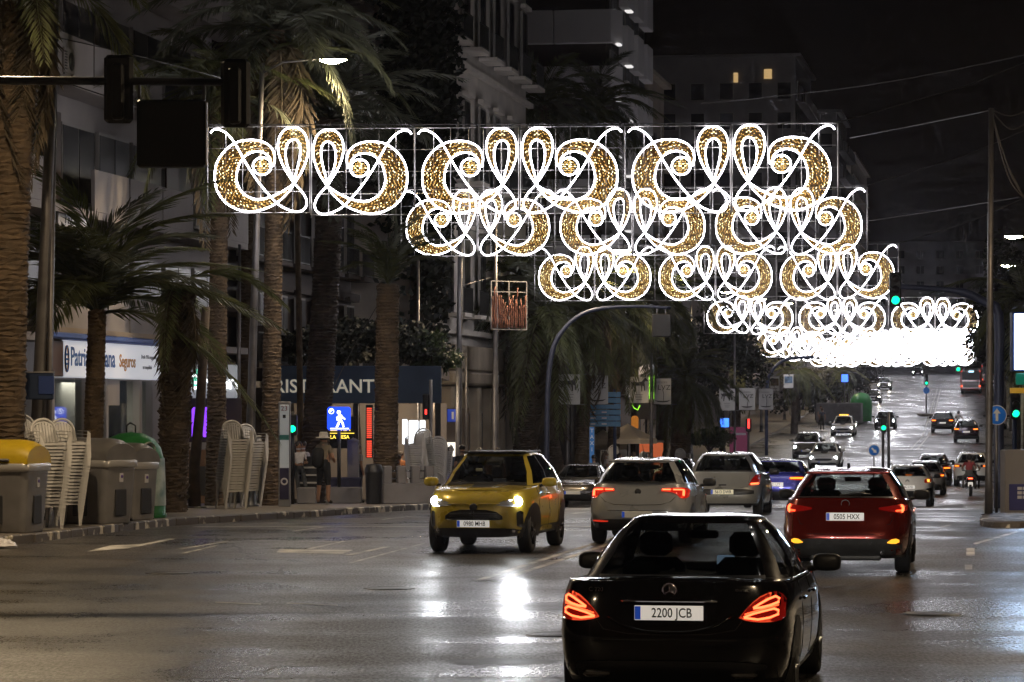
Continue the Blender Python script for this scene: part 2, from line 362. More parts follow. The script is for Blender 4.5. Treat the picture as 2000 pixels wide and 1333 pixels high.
# manholes and square repairs
M_iron = mat('manhole_iron', (.05, .045, .042), .38, .6, var=.5, scale=12, bump=.5)
for (px, py) in ((760, 1150), (1820, 1200), (330, 1120), (1090, 1240)):
    x_, y_ = pp(px, py, (15, 90)); o = MB().lathe([(.001, .006), (.27, .006), (.275, .004), (.28, .009), (.33, .009), (.335, .002)], 26).build('manhole_cover', M_iron, road, (x_, y_, gz(y_)))
for q in ([(1690, 1020), (1745, 1018), (1750, 1030), (1690, 1033)], [(1820, 990), (1880, 985), (1888, 1000), (1822, 1006)]):
    patch([pp(x, y, (15, 120)) for x, y in q], 'asphalt_repair', mat('asphalt_repair', (.026, .025, .024), .55, var=.5, scale=9), .0025)
cr = random.Random(12)
for (x0, y0, x1, y1) in ((-5, 24, 1.5, 31), (2.5, 33, 6.8, 47), (-9, 38, -2, 44), (-3, 42, -5.5, 56), (5, 26, 7, 36)):
    P = []; n_ = 26
    for i in range(n_+1):
        u = i/n_; P.append(Vector((lerp_(x0, x1, u)+cr.uniform(-.12, .12), lerp_(y0, y1, u)+cr.uniform(-.2, .2), 0)))
    b_ = MB(); vs = []
    for i, p in enumerate(P): w_ = .012+.02*cr.random(); vs += [(p.x-w_, p.y, gz(p.y)+.0032), (p.x+w_, p.y+w_*2, gz(p.y)+.0032)]
    b_.add(vs, [(2*i, 2*i+1, 2*i+3, 2*i+2) for i in range(n_)]); b_.build('sealed_crack', M_patch, road)

# raised traffic island at the foot of the posts
isl = MB(); pts = []
for i in range(28):
    a = 2*PI*i/28; pts.append((.62*abs(math.cos(a))**.8*(1 if math.cos(a) > 0 else -1), 2.6*abs(math.sin(a))**.8*(1 if math.sin(a) > 0 else -1)))
n = len(pts)
isl.add([(p[0], p[1], -.05) for p in pts]+[(p[0], p[1], .12) for p in pts]+[(p[0]*.93, p[1]*.97, .15) for p in pts],
        [(i, (i+1) % n, n+(i+1) % n, n+i) for i in range(n)]+[(n+i, n+(i+1) % n, 2*n+(i+1) % n, 2*n+i) for i in range(n)]+[tuple(range(2*n, 3*n))])
iy = 62.5; ix = X(1945, iy)
tag(isl.build('traffic_island', M_kerbp, None, (ix+.3, iy, gz(iy)), (0, 0, SANG)), kind='structure')
# ---------------------------------------------------------------- festive light panels
FW, FH = 2.405, 2.0
def fxy(p): return ((p[0]-45)/930*FW, (855-p[1])/785*FH)
def spline(P, n=6, closed=False):
    P = [Vector((*p, 0)) if len(p) == 2 else Vector(p) for p in P]; out = []; N = len(P)
    for i in range(N if closed else N-1):
        p0 = P[i-1] if (i > 0 or closed) else P[0]; p1 = P[i]; p2 = P[(i+1) % N]; p3 = P[(i+2) % N] if (i+2 < N or closed) else P[-1]
        for k in range(n):
            t = k/n; out.append(.5*((2*p1)+(p2-p0)*t+(2*p0-5*p1+4*p2-p3)*t*t+(3*p1-p0-3*p2+p3)*t**3))
    if not closed: out.append(P[-1])
    return out
OUT = [(640, 430), (655, 360), (640, 290), (590, 230), (500, 195), (400, 192), (300, 215), (200, 290), (130, 400), (112, 520), (130, 640), (200, 750), (300, 815), (420, 845), (560, 820), (680, 760), (780, 665), (830, 590)]
INN = [(610, 440), (618, 400), (605, 350), (560, 310), (490, 295), (410, 320), (350, 380), (315, 470), (310, 560), (345, 650), (400, 700), (480, 730), (580, 722), (690, 680), (770, 632), (830, 590)]
DROP = [(830, 590), (900, 480), (948, 350), (955, 250), (930, 150), (880, 95), (820, 80), (750, 98), (700, 160), (683, 250), (700, 350), (745, 455), (830, 590)]
DRIN = [(828, 560), (862, 440), (882, 340), (885, 260), (865, 208), (828, 187), (788, 205), (760, 255), (752, 330), (772, 440), (828, 560)]
STALK = [(830, 590), (900, 665), (940, 740), (936, 800), (900, 838), (840, 845), (770, 825), (690, 780), (610, 700), (500, 565), (400, 410), (340, 300), (285, 205), (220, 130), (150, 92), (100, 97), (75, 125)]
RING = [(540+82*math.cos(a), 430+78*math.sin(a)) for a in [i*PI/9 for i in range(18)]]
def resample(pts, n):
    d = [0]
    for a, b in zip(pts, pts[1:]): d.append(d[-1]+(b-a).length)
    out = []; k = 0
    for i in range(n):
        s_ = d[-1]*i/(n-1)
        while k < len(d)-2 and d[k+1] < s_: k += 1
        u = (s_-d[k])/max(1e-9, d[k+1]-d[k]); out.append(pts[k].lerp(pts[k+1], min(1, max(0, u))))
    return out
def S(P, closed=False, n=5): return [Vector((p.x, 0, p.y)) for p in spline([fxy(q) for q in P], n, closed)]
def panel_meshes(lod):
    n = 4 if lod == 0 else 2; sides = 5 if lod == 0 else 4; r = .019 if lod == 0 else .028
    tb = MB()
    for P, c in ((OUT, 0), (INN, 0), (DROP, 0), (DRIN, 0), (STALK, 0), (RING, 1)): tb.tube(S(P, c, n), r, sides, closed=bool(c))
    fr = MB(); q = .011 if lod == 0 else .014
    for x in (0, FW/2*.36, FW*.345, FW*.52, FW*.66, FW*.83, FW):
        rr = q*1.8 if x in (0, FW) else q*.7
        fr.tube([(x, 0, 0), (x, 0, FH)], rr, 4)
    for z in (0, FH*.245, FH*.5, FH*.75, FH): fr.tube([(0, .012, z), (FW, .012, z)], q*.7 if 0 < z < FH else q*1.2, 4)
    gd = MB(); rg = random.Random(3)
    def cell(p, d, L_, w_, mi=None):
        t = d.normalized(); nrm = Vector((0, 1, 0)); s_ = t.cross(nrm).normalized()*w_
        a, b = p-t*L_/2, p+t*L_/2
        gd.add([a-s_, a+s_, b+s_, b-s_, (a+b)/2+nrm*.02, (a+b)/2-nrm*.02], [(0, 1, 5), (1, 2, 5), (2, 3, 5), (3, 0, 5), (1, 0, 4), (2, 1, 4), (3, 2, 4), (0, 3, 4)], rg.choice((0, 0, 1, 2)) if mi is None else mi)
    def fill(A, B, n):
        A = resample(S(A), n); B = resample(S(B), n); last = 0
        for i in range(1, n-2):
            a, b = A[i], B[i]; d = b-a
            if d.length < .05: continue
            al = (A[i+1]-A[i-1]).normalized(); k = 1
            cell(a+d*.5, d, d.length*.86, .0045, k)                      # the radial string
            m = max(1, int(d.length/.075)); off = .5 if i % 2 else 0
            for q in range(m):
                u = (q+.35+off*.7+rg.uniform(-.12, .12))/m
                if .07 < u < .93 and rg.random() < .72: cell(a+d*u, al, .032, .0085, rg.choice((0, 2, 2, 0, 0)))
    N = 1 if lod == 0 else .5
    fill(OUT, INN, int(104*N)); fill(DROP, DRIN, int(58*N))
    for i in range(-3, 4):
        for j in range(-3, 4):
            x, z = 540+i*17, 430+j*19
            if (i*17)**2+(j*19)**2 < 62**2 and rg.random() < .85:
                a = fxy((x+rg.uniform(-4, 4), z)); cell(Vector((a[0], 0, a[1])), Vector((1, 0, .2)) if rg.random() < .6 else Vector((0, 0, 1)), .045, .008)
    return [(tb.mesh('light_tube', M_white), fr.mesh('panel_frame', M_wire), gd.mesh('gold_fairy_lights', [M_gold, emat('fairy_light_dim', (.9, .40, .09), .30, False), emat('fairy_light_bright', (1, .82, .42), 6, False)]))]
PM = {0: panel_meshes(0)[0], 1: panel_meshes(1)[0]}
_f = PM[1][0].copy(); _f.materials[0] = M_whitefar; PM[2] = (_f, PM[1][1], PM[1][2])
ORD = ['first', 'second', 'third', 'fourth', 'fifth', 'sixth']
ROWN = ['nearest', 'second', 'third', 'fourth', 'fifth', 'sixth', 'seventh']
ROWS = [  # left px, right px, top px at left, top px at right, depth
    (405, 1637, 247, 242, 70.6), (783, 1694, 369, 364, 91.5), (1044, 1755, 480, 478, 112), (1375, 1917, 578, 582, 161.0),
    (1473, 1903, 640, 642, 202), (1524, 1898, 654, 652, 232), (1577, 1907, 671, 669, 262), (1612, 1905, 672, 670, 295), (1638, 1902, 669, 668, 330), (1660, 1900, 664, 662, 366), (1678, 1896, 658, 656, 402), (1700, 1896, 650, 650, 445), (1718, 1894, 642, 642, 495)]
M_catenary = mat('suspension_cable', (.12, .11, .11), .6, .3)
for ri, (xl, xr, tl, tr, Y) in enumerate(ROWS):
    # the row hangs square to the avenue: its right end lies a little nearer
    pxm = (X(xr, Y)-X(xl, Y)); dy = pxm*.10
    A = at(xl, tl, Y+dy/2); B = at(xr, tr, Y-dy/2)
    A = Vector((X(xl, Y+dy/2), Y+dy/2, Zp(tl, Y+dy/2))); d = (B-A)/6
    sx = Vector((d.x, d.y, 0)).length/FW
    for k in range(6):
        flip = k % 2 == 1
        p = A+d*k; jit = rnd.uniform(-.035, .035) if ri else (-.02 if k == 0 else (-.07 if k == 1 else (-.06, -.045, -.04, .0)[k-2]))
        o = thing('light_panel', '', 'light panel', (p.x, p.y, p.z-FH+jit), math.atan2(d.y, d.x), 'hanging scroll light panels over the avenue')
        if ri < 4:
            o['label'] = 'white and gold scroll light panel, %s from the left in the %s hanging row' % (ORD[k], ROWN[ri])
        else:
            o['label'] = 'small scroll light panel in the white blaze of far hanging rows'
            o['group'] = 'far scroll light panels'
        for nm, me in zip(('light_tube', 'frame', 'gold_lights'), PM[0 if ri < 3 else (1 if ri < 7 else 2)]):
            c = link(nm, me, o)
            if flip: c.scale = (-sx*.996, 1, 1); c.location = (FW*sx, 0, 0)
            else: c.scale = (sx*.996, 1, 1)
            if nm == 'gold_lights': c['kind'] = 'stuff'
    # carrying cable runs on to both sides
    dd = (B-A); e0 = A-dd*.35+Vector((0, 0, 1.6)); e1 = B+dd*.5+Vector((0, 0, 2.6))
    P = [e0, A-dd*.12+Vector((0, 0, .5)), A+Vector((0, 0, .03)), A+dd*.5+Vector((0, 0, .02)), B+Vector((0, 0, .03)), B+dd*.2+Vector((0, 0, .85)), e1]
    if ri < 4:
        tag(MB().tube(P, .012, 4).build('carrying_cable', M_catenary), 'thin cable carrying the %s hanging row of light panels' % ROWN[ri], 'cable')
# ---------------------------------------------------------------- cars
def paint(name, c, rough=.28, metal=.25, coat=1.0): return mat('paint_'+name, c, rough, metal, coat=coat, var=.07, scale=2.5)
M_tyre = mat('tyre_rubber', (.012, .012, .013), .75, bump=.3, scale=40)
M_rim = mat('alloy_rim', (.45, .45, .46), .3, .9)
M_rimdark = mat('dark_alloy_rim', (.05, .05, .055), .3, .8)
M_inter = mat('car_interior', (.012, .012, .013), .8)
M_trim = mat('black_trim', (.016, .016, .018), .45)
M_gap = mat('panel_gap', (.004, .004, .004), .8)
M_chrome = mat('chrome', (.7, .7, .72), .12, 1.0)
M_glass = glassmat('car_glass', (.36, .38, .36)); M_glassd = glassmat('car_glass_dark', (.22, .23, .23)); M_glassb = glassmat('car_glass_privacy', (.19, .2, .195)); M_glassw = glassmat('windscreen_glass', (.8, .82, .8))
M_red = mat('tail_lamp_red', (.22, .006, .006), .12, coat=1, emit=(1, .02, .01), es=.10)
M_redlit = mat('tail_lamp_red_lit', (.3, .008, .006), .12, coat=1, emit=(1, .03, .015), es=.38)
M_redglow = emat('tail_lamp_glow', (1, .07, .02), 4); M_redhot = emat('tail_lamp_hot', (1, .11, .035), 5)
M_amber = emat('indicator_amber', (1, .21, .018), 3.6); M_amberlo = emat('reflection_amber', (1, .45, .03), 1.6, False)
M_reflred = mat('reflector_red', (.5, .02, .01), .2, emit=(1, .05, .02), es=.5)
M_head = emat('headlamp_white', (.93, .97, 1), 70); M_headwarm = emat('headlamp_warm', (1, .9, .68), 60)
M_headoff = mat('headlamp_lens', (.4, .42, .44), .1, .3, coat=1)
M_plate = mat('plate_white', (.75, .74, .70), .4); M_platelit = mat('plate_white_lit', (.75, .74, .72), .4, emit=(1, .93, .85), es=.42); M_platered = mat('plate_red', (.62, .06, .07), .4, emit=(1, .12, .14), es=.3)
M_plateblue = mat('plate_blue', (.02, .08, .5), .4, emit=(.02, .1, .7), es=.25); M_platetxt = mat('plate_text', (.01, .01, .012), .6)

def wheel_meshes(r, w_, rim, spokes=5):
    t = MB(); pr = [(r*.62, -w_/2+.01), (r*.92, -w_/2), (r, -w_/2+.03), (r, w_/2-.03), (r*.92, w_/2), (r*.66, w_/2-.005), (r*.62, w_/2-.03)]
    t.lathe(pr, 28, axis='X')
    q = MB(); q.lathe([(r*.67, w_/2-.004), (r*.65, w_/2+.006), (r*.6, w_/2-.02), (r*.58, w_/2-.08), (.01, w_/2-.085)], 28, axis='X', mi=1)
    for k in range(spokes):
        a = 2*PI*k/spokes
        for da in (-.13, .13):
            ca, sa = math.cos(a+da), math.sin(a+da); cb, sb = math.cos(a+da*.35), math.sin(a+da*.35)
            q.tube([(w_/2-.012, .02*cb, .02*sb), (w_/2-.006, r*.35*cb, r*.35*sb), (w_/2-.006, r*.63*ca, r*.63*sa)], [.03, .022, .018], 5)
    q.lathe([(.001, w_/2+.004), (.045, w_/2+.002), (.05, w_/2-.02)], 12, axis='X')
    return t.mesh('tyre', M_tyre), q.mesh('rim', [rim, M_trim])
_wm = {}
def lerp(a, b, t): return a+(b-a)*t

class Car:
    D = dict(L=4.4, W=1.8, H=1.46, z0=.22, wb=2.65, rw=.32, nR=6.0, nF=5.0,
             belt=[(-2.2, 1.0), (-1.2, .98), (.9, .93), (1.4, .86), (2.2, .70)],
             rin=[(0, .16), (.16, .05), (.42, 0), (.55, .03), (1, .10)], fin=[(0, .14), (.2, .03), (.5, 0), (.8, .08), (1, .25)],
             win=[(0, .06), (.2, .015), (.5, 0), (.8, .012), (1, .06)],
             gr=[(0, -2.05), (.25, -1.98), (.6, -1.83), (.9, -1.62), (1, -1.5)], gf=[(0, 1.12), (1, .22)], gw=[(0, -.075), (.5, -.16), (1, -.31)],
             ngR=5.5, ngF=4.5, crown=.05, roofdrop=.05, rwin=(.07, .96, 40.5), lod=0)
    def __init__(s, label, paintm, glass=None, name='car', cat='car', group='cars on the avenue', **kw):
        s.p = dict(Car.D); s.p.update(kw); s.__dict__.update(s.p); s.paint = paintm; s.glassm = glass or M_glass
        s.t = thing(name, label, cat, group=group)
        s.body(); s.wheels()
    # --- surface functions
    def zb(s, y): return lin(s.belt, y)
    def lo(s, phi, q):
        c, n_ = math.cos(phi), math.sin(phi); n = s.nF if n_ > 0 else s.nR
        r = (abs(c)**n+abs(n_)**n)**(-1/n)
        l = s.L/2-(lin(s.fin, q) if n_ > 0 else lin(s.rin, q)); wd = s.W/2-lin(s.win, q)
        x, y = wd*r*c, l*r*n_
        return Vector((x, y, s.z0+q*(s.zb(y)-s.z0)))
    def gh(s, phi, q):
        c, n_ = math.cos(phi), math.sin(phi); n = s.ngF if n_ > 0 else s.ngR
        r = (abs(c)**n+abs(n_)**n)**(-1/n)
        yf, yr = lin(s.gf, q), lin(s.gr, q); yc = .5*(lin(s.gf, 0)*.3+lin(s.gr, 0)*.3); wd = s.W/2+lin(s.gw, q)
        x = wd*r*c; y = yc+((yf-yc) if n_ > 0 else (yc-yr))*r*n_
        b = s.zb(y)+.004; ymid = (lin(s.gf, 1)+lin(s.gr, 1))/2
        top = s.H-.055-s.roofdrop*((y-ymid-.15)/1.1)**2
        return Vector((x, y, b+q*(top-b)))
    def yrear(s, x, z, off=.006):
        q = (z-s.z0)/(s.zb(-s.L/2)-s.z0); q = min(1.15, max(0, q)); l = s.L/2-lin(s.rin, q); wd = s.W/2-lin(s.win, q)
        u = min(.9999, abs(x)/wd); return -l*(1-u**s.nR)**(1/s.nR)-off
    def yfront(s, x, z, off=.006):
        q = (z-s.z0)/(s.zb(s.L/2)-s.z0); q = min(1.1, max(0, q)); l = s.L/2-lin(s.fin, q); wd = s.W/2-lin(s.win, q)
        u = min(.9999, abs(x)/wd); return l*(1-u**s.nF)**(1/s.nF)+off
    def xside(s, y, z, off=.004):
        q = min(1, max(0, (z-s.z0)/(s.zb(y)-s.z0))); n = s.nF if y > 0 else s.nR; l = s.L/2-(lin(s.fin, q) if y > 0 else lin(s.rin, q)); wd = s.W/2-lin(s.win, q)
        return wd*(1-min(.9999, abs(y)/l)**n)**(1/n)+off
    def body(s):
        lod = s.lod
        h = [-45, -43, -40, -36] if not lod else [-45, -40]
        side = [-45, -42.5, -40, -36, -31, -26, -20, -14, -8, -3, -1, 4, 10, 16, 22, 28, 33, 37, 40, 42.5] if not lod else [-45, -41, -36, -27, -14, -3, 0, 14, 26, 36, 41]
        ends = [-45, -43, -41, -39, -37, -31, -24, -16, -8, 0, 8, 16, 24, 31, 37, 39, 41, 43] if not lod else [-45, -41, -37, -22, 0, 22, 37, 41]
        ph = [R(a) for a in side]+[R(90+a) for a in ends]+[R(180-a) for a in ([45]+side[::-1])[:-1]]+[R(270+a) for a in ends]
        ph = [R(a) for a in side]+[R(90+a) for a in ends]+[R(180+a) for a in [-45]+[-v for v in side[:0:-1]]]+[R(270+a) for a in ends]
        n = len(ph); b = MB()
        qs = [0, .06, .14, .25, .36, .47, .58, .69, .8, .9, .96, 1] if not lod else [0, .1, .25, .5, .75, .92, 1]
        rings = [[s.lo(p, q) for p in ph] for q in qs]
        top = rings[-1]
        for k in (.985, .93, .8, .55, .25):
            rings.append([Vector((v.x*k, v.y*(k*.25+.75 if k < .9 else k), 0)) for v in top])
            for v in rings[-1]: v.z = s.zb(v.y)+s.crown*(1-k**2)*(1 if v.y > 0 else .4)
        g0r, g0f = lin(s.gr, 0), lin(s.gf, 0); gw0 = s.W/2+lin(s.gw, 0)
        vs = [v for r in rings for v in r]; b.v = [tuple(v) for v in vs]
        nr = len(rings)
        for i in range(nr-1):
            for k in range(n):
                f = (i*n+k, i*n+(k+1) % n, (i+1)*n+(k+1) % n, (i+1)*n+k)
                c = sum((vs[j] for j in f), Vector())/4
                inside = i >= len(qs)-1 and g0r+.04 < c.y < g0f-.06 and abs(c.x) < gw0-.02
                b.f.append(f); b.m.append(1 if inside else (2 if i < 1 else 0)); b.sm.append(True)
        b.f.append(tuple((nr-1)*n+k for k in range(n))); b.m.append(1); b.sm.append(False)
        # underside
        b.f.append(tuple(range(n-1, -1, -1))); b.m.append(2); b.sm.append(False)
        # greenhouse
        gq = [0, .07, .2, .35, .5, .65, .8, .9, 1] if not lod else [0, .07, .35, .65, .9, 1]
        gr = [[s.gh(p, q) for p in ph] for q in gq]; t1 = gr[-1]; cy_ = sum(v.y for v in t1)/n
        for k, dz in ((.96, .022), (.86, .04), (.65, .052), (.35, .056)):
            gr.append([Vector((v.x*k, cy_+(v.y-cy_)*(k+(1-k)*.1), v.z+dz)) for v in t1])
        o = len(b.v); gv = [v for r in gr for v in r]; b.v += [tuple(v) for v in gv]
        wins = {'rear_window': MB(), 'windscreen': MB(), 'side_window': MB(), 'side_window2': MB(), 'side_window3': MB(), 'side_window4': MB()}
        q0, q1, wa = s.rwin
        for i in range(len(gr)-1):
            for k in range(n):
                f = (i*n+k, i*n+(k+1) % n, (i+1)*n+(k+1) % n, (i+1)*n+k)
                a = math.degrees((ph[k]+(ph[(k+1) % n] if k < n-1 else ph[0]+2*PI))/2) % 360
                qm = (gq[i]+gq[i+1])/2 if i < len(gq)-1 else 2
                wn = None; mi = 0
                if q0 < qm < q1:
                    if abs(a-270) < wa: wn = 'rear_window'
                    elif abs(a-90) < 42.5: wn = 'windscreen'
                    elif a > 180 and 216 < a <= 237: pass
                    da = a if a < 90 else (180-a if a < 270 else a-360)
                    if wn is None:
                        if -39 < da < -3: wn = 'side_window' if a > 270 or a < 90 else 'side_window2'
                        elif -1 < da < 40.5: wn = 'side_window3' if a > 270 or a < 90 else 'side_window4'
                        elif -3 <= da <= -1: mi = 2
                elif qm < q0 and (abs(a-270) < wa or abs(a-90) < 42.5): mi = 2
                if wn:
                    w_ = wins[wn]; j = len(w_.v); w_.v += [tuple(gv[x]) for x in f]; w_.f.append((j, j+1, j+2, j+3)); w_.m.append(0); w_.sm.append(True)
                else: b.f.append(tuple(x+o for x in f)); b.m.append(mi); b.sm.append(True)
        b.f.append(tuple(o+(len(gr)-1)*n+k for k in range(n))); b.m.append(0); b.sm.append(True)
        s.b = b.build('body', [s.paint, M_inter, M_trim], s.t)
        for k, w_ in wins.items():
            if w_.v:
                nm = k.rstrip('234'); gm = s.glassm if nm == 'rear_window' else (M_glassw if nm == 'windscreen' else M_glassd)
                me = w_.mesh(nm, gm)
                # weld the pane's quads for smooth shading
                import bmesh
                bm = bmesh.new(); bm.from_mesh(me); bmesh.ops.remove_doubles(bm, verts=bm.verts, dist=1e-4); bm.to_mesh(me); bm.free()
                link(nm, me, s.t)
    def wheels(s):
        key = (s.rw, s.p.get('rim', 0))
        if key not in _wm: _wm[key] = wheel_meshes(s.rw, .21, M_rimdark if s.p.get('rim') == 'dark' else M_rim)
        ty, ri = _wm[key]
        for sy in (-1, 1):
            for sx in (-1, 1):
                yw = sy*s.wb/2+s.p.get('wy', 0); xs = s.xside(yw, s.rw, 0)
                if not s.lod:
                    ar = MB(); N = 20
                    ra = s.rw*1.13; pts = []
                    for k in range(N+1):
                        a = -PI*.08+PI*1.16*k/N; y_, z_ = yw+ra*math.cos(a), s.rw+ra*math.sin(a); pts.append((sx*(s.xside(y_, z_, .005)), y_, z_))
                    c = (sx*(xs+.004), yw, s.rw)
                    gr_ = []
                    for kr in (.35, .55, .7, .85, 1.0):
                        for k in range(N+1):
                            a = -PI*.08+PI*1.16*k/N; y_, z_ = yw+ra*kr*math.cos(a), s.rw+ra*kr*math.sin(a); gr_.append((sx*s.xside(y_, max(z_, s.z0), .006), y_, z_))
                    ar.add(gr_, [(j*(N+1)+i, j*(N+1)+i+1, (j+1)*(N+1)+i+1, (j+1)*(N+1)+i) for j in range(4) for i in range(N)])
                    ar.add([c]+gr_[:N+1], [(0, i, i+1) for i in range(1, N+1)])
                    if s.p.get('cladding'):
                        for i in range(N):
                            pass
                        out = []
                        for k in range(N+1):
                            a = -PI*.08+PI*1.16*k/N; y_, z_ = yw+ra*1.16*math.cos(a), s.rw+ra*1.16*math.sin(a); out.append((sx*s.xside(y_, max(z_, s.z0), .007), y_, z_))
                        ar.add(pts+out, [(i, i+1, N+2+i, N+1+i) for i in range(N)])
                    ar.build('wheel_arch', M_trim, s.t)
                wt = link('wheel', ty, s.t, (sx*(xs-.105+.014), yw, s.rw), (0, 0, 0 if sx > 0 else PI))
                link('rim', ri, wt)
    # --- fittings
    def patch(s, cols, m, name, parent=None, rear=True, off=.008, mirror=True, back=None, thick=.0):
        """a panel that follows the tail or nose: cols = [(x, zlo, zhi)]"""
        res = []; mx = s.W/2-.035; fine = []
        for (a, e) in zip(cols, cols[1:]):
            k = max(1, int(abs(e[0]-a[0])/.025))
            for i in range(k): t = i/k; fine.append(tuple(lerp(a[j], e[j], t) for j in range(3)))
        cols = [(min(x, mx), z0, z1) for x, z0, z1 in fine+[cols[-1]]]
        for sg in ((1, -1) if mirror else (1,)):
            b = MB(); vs = []; fn = s.yrear if rear else s.yfront; NZ = 4
            for x, z0, z1 in cols:
                for k in range(NZ+1):
                    z = z0+(z1-z0)*k/NZ; vs.append((sg*x, fn(x, z, off), z))
            for i in range(len(cols)-1):
                for k in range(NZ):
                    a = i*(NZ+1)+k; b.f.append((a, a+NZ+1, a+NZ+2, a+1)); b.m.append(0); b.sm.append(True)
            b.v = vs; N = len(vs)
            # rim that closes the panel down onto the bodywork
            loop = [i*(NZ+1) for i in range(len(cols))]+[(len(cols)-1)*(NZ+1)+k for k in range(1, NZ+1)]+[i*(NZ+1)+NZ for i in range(len(cols)-2, -1, -1)]+[k for k in range(NZ-1, 0, -1)]
            dy = .03 if rear else -.03
            b.v += [(vs[i][0], vs[i][1]+dy, vs[i][2]) for i in loop]
            for i in range(len(loop)): j = (i+1) % len(loop); b.f.append((loop[i], loop[j], N+j, N+i)); b.m.append(0); b.sm.append(False)
            res.append(b.build(name, m, parent[len(res)] if isinstance(parent, list) else (parent or s.t)))
        return res
    def glow(s, pts, r, m, name='light_strip', parents=None, rear=True, off=.016, n=6):
        fine = []
        for a, e in zip(pts, pts[1:]):
            k = max(1, int(math.hypot(a[0]-e[0], a[1]-e[1])/.03))
            for i in range(k): fine.append((lerp(a[0], e[0], i/k), lerp(a[1], e[1], i/k)))
        pts = fine+[pts[-1]]
        for i, sg in enumerate((1, -1)):
            P = [Vector((sg*x, (s.yrear if rear else s.yfront)(x, z, off), z)) for x, z in pts]
            MB().tube(P, r, n).build(name, m, parents[i] if parents else s.t)
    def plate(s, txt, z, rear=True, lit=False, m=None, w_=.52, h=.11, off=.02, x=0):
        fn = s.yrear if rear else s.yfront
        y = fn(x, z, off); d = 1 if rear else -1
        e = MB().bbox((x, y, z), (w_, .012, h), .004).build('licence_plate', m or (M_platelit if lit else M_plate), s.t)
        MB().box((x-d*(w_/2-.025), y-d*.0075, z), (.044, .004, h*.9)).build('blue_band', M_plateblue, e)
        if txt: text(txt, h*.92, M_platetxt, e, (x+d*.022, y-d*.0085, z-.002), (PI/2, 0, 0 if rear else PI), 'plate_lettering', .0008, .80 if len(txt) > 4 else .8, bold=.0012)
    def seam(s, pts, r=.004, m=None, name='panel_seam', rear=True, mirror=True):
        for sg in ((1, -1) if mirror else (1,)):
            MB().tube([(sg*x, (s.yrear if rear else s.yfront)(x, z, -.001), z) for x, z in pts], r, 4).build(name, m or M_gap, s.t)
    def sideseams(s, ys, z0=None, z1=None):
        for sg in (1, -1):
            for y in ys:
                a = z0 or s.z0+.08; P = [(sg*s.xside(y, z, 0), y+.04*(z-.6), z) for z in [a+(s.zb(y)-a)*k/6 for k in range(7)]]
                MB().tube(P, .004, 4).build('door_seam', M_gap, s.t)
    def handles(s, ys, z):
        for sg in (1, -1):
            for y in ys: MB().bbox((sg*s.xside(y, z, .018), y, z), (.03, .2, .028), .01).build('door_handle', s.paint, s.t)
    def mirrors(s, y, z, m=None, sz=(.24, .1, .15)):
        for sg in (1, -1):
            x = s.W/2-.04; b = MB()
            def sf(u, v):
                a = u*2*PI; t = (v-.5)*PI; sq = lambda k: (abs(k)**.6)*(1 if k > 0 else -1)
                return (sg*(x+.13+sz[0]/2*sq(math.cos(a))*sq(math.cos(t))), y+sz[1]*.9*(sq(math.sin(t))), z+sz[2]/2*sq(math.sin(a))*sq(math.cos(t))+.01)
            b.grid(sf, 16, 8); mo = b.build('wing_mirror', m or s.paint, s.t)
            MB().tube([(sg*(x-.03), y+.02, z-.05), (sg*(x+.09), y, z-.03)], [.03, .022], 6).build('mirror_stalk', M_trim, mo)
    def seats(s, yf=.05, yr=-.75, rear=True, z=None):
        z = z or s.zb(0); tp = s.H
        for i, x in enumerate((-.37, .37)):
            MB().bbox((x, yf, z-.12), (.48, .16, .5), .07, smooth=True).build('seat_back', M_inter, s.t)
            MB().bbox((x, yf, min(z+.24, tp-.26)), (.27, .1, .2), .05, smooth=True).build('headrest', M_inter, s.t)
        if rear:
            for x in (-.38, .38): MB().bbox((x, yr, z+.06), (.3, .1, .15), .05, smooth=True).build('headrest', M_inter, s.t)
        MB().bbox((0, lin(s.gf, .8)-.08, tp-.19), (.24, .05, .07), .015).build('rear_view_mirror', M_inter, s.t)
        MB().bbox((0, lin(s.gf, 0)-.2, z), (1.3, .3, .09), .04).build('dashboard', M_inter, s.t)
    def place(s, px, Y, rz=0, dx=0):
        s.t.location = (X(px, Y)+dx, Y, gz(Y)); s.t.rotation_euler = (math.atan((gz(Y+2)-gz(Y-2))/4)*math.cos(rz), 0, rz+SANG); return s
    def fronts(s, power=1300):
        z = s.zb(s.L/2)-.06; hl = s.patch([(.50, z-.05, z-.01), (.62, z-.07, z+.04), (.78, z-.05, z+.05)], M_headoff, 'headlight', rear=False)
        for i, sg in enumerate((1, -1)): MB().lathe([(.001, .03), (.04, .025), (.062, .012), (.068, -.02)], 12, (sg*.66, s.yfront(.66, z, .0), z), 'Y').build('lit_lens', M_head, hl[i])
        s.beams(.66, z, power, (1, .95, .86), 85.5, 40)
    def beams(s, x, z, power=60, col_=(.93, .97, 1), tilt=89, size=28):
        for sg in (1, -1):
            ld = bpy.data.lights.new('headlamp_beam', 'SPOT'); ld.energy = power; ld.color = col_; ld.spot_size = R(size); ld.spot_blend = 1.0; ld.shadow_soft_size = .05
            o = bpy.data.objects.new('headlamp_beam', ld); col.objects.link(o); o.parent = s.t; o.location = (sg*x, s.yfront(x, z, .06), z); o.rotation_euler = (R(tilt), 0, 0)

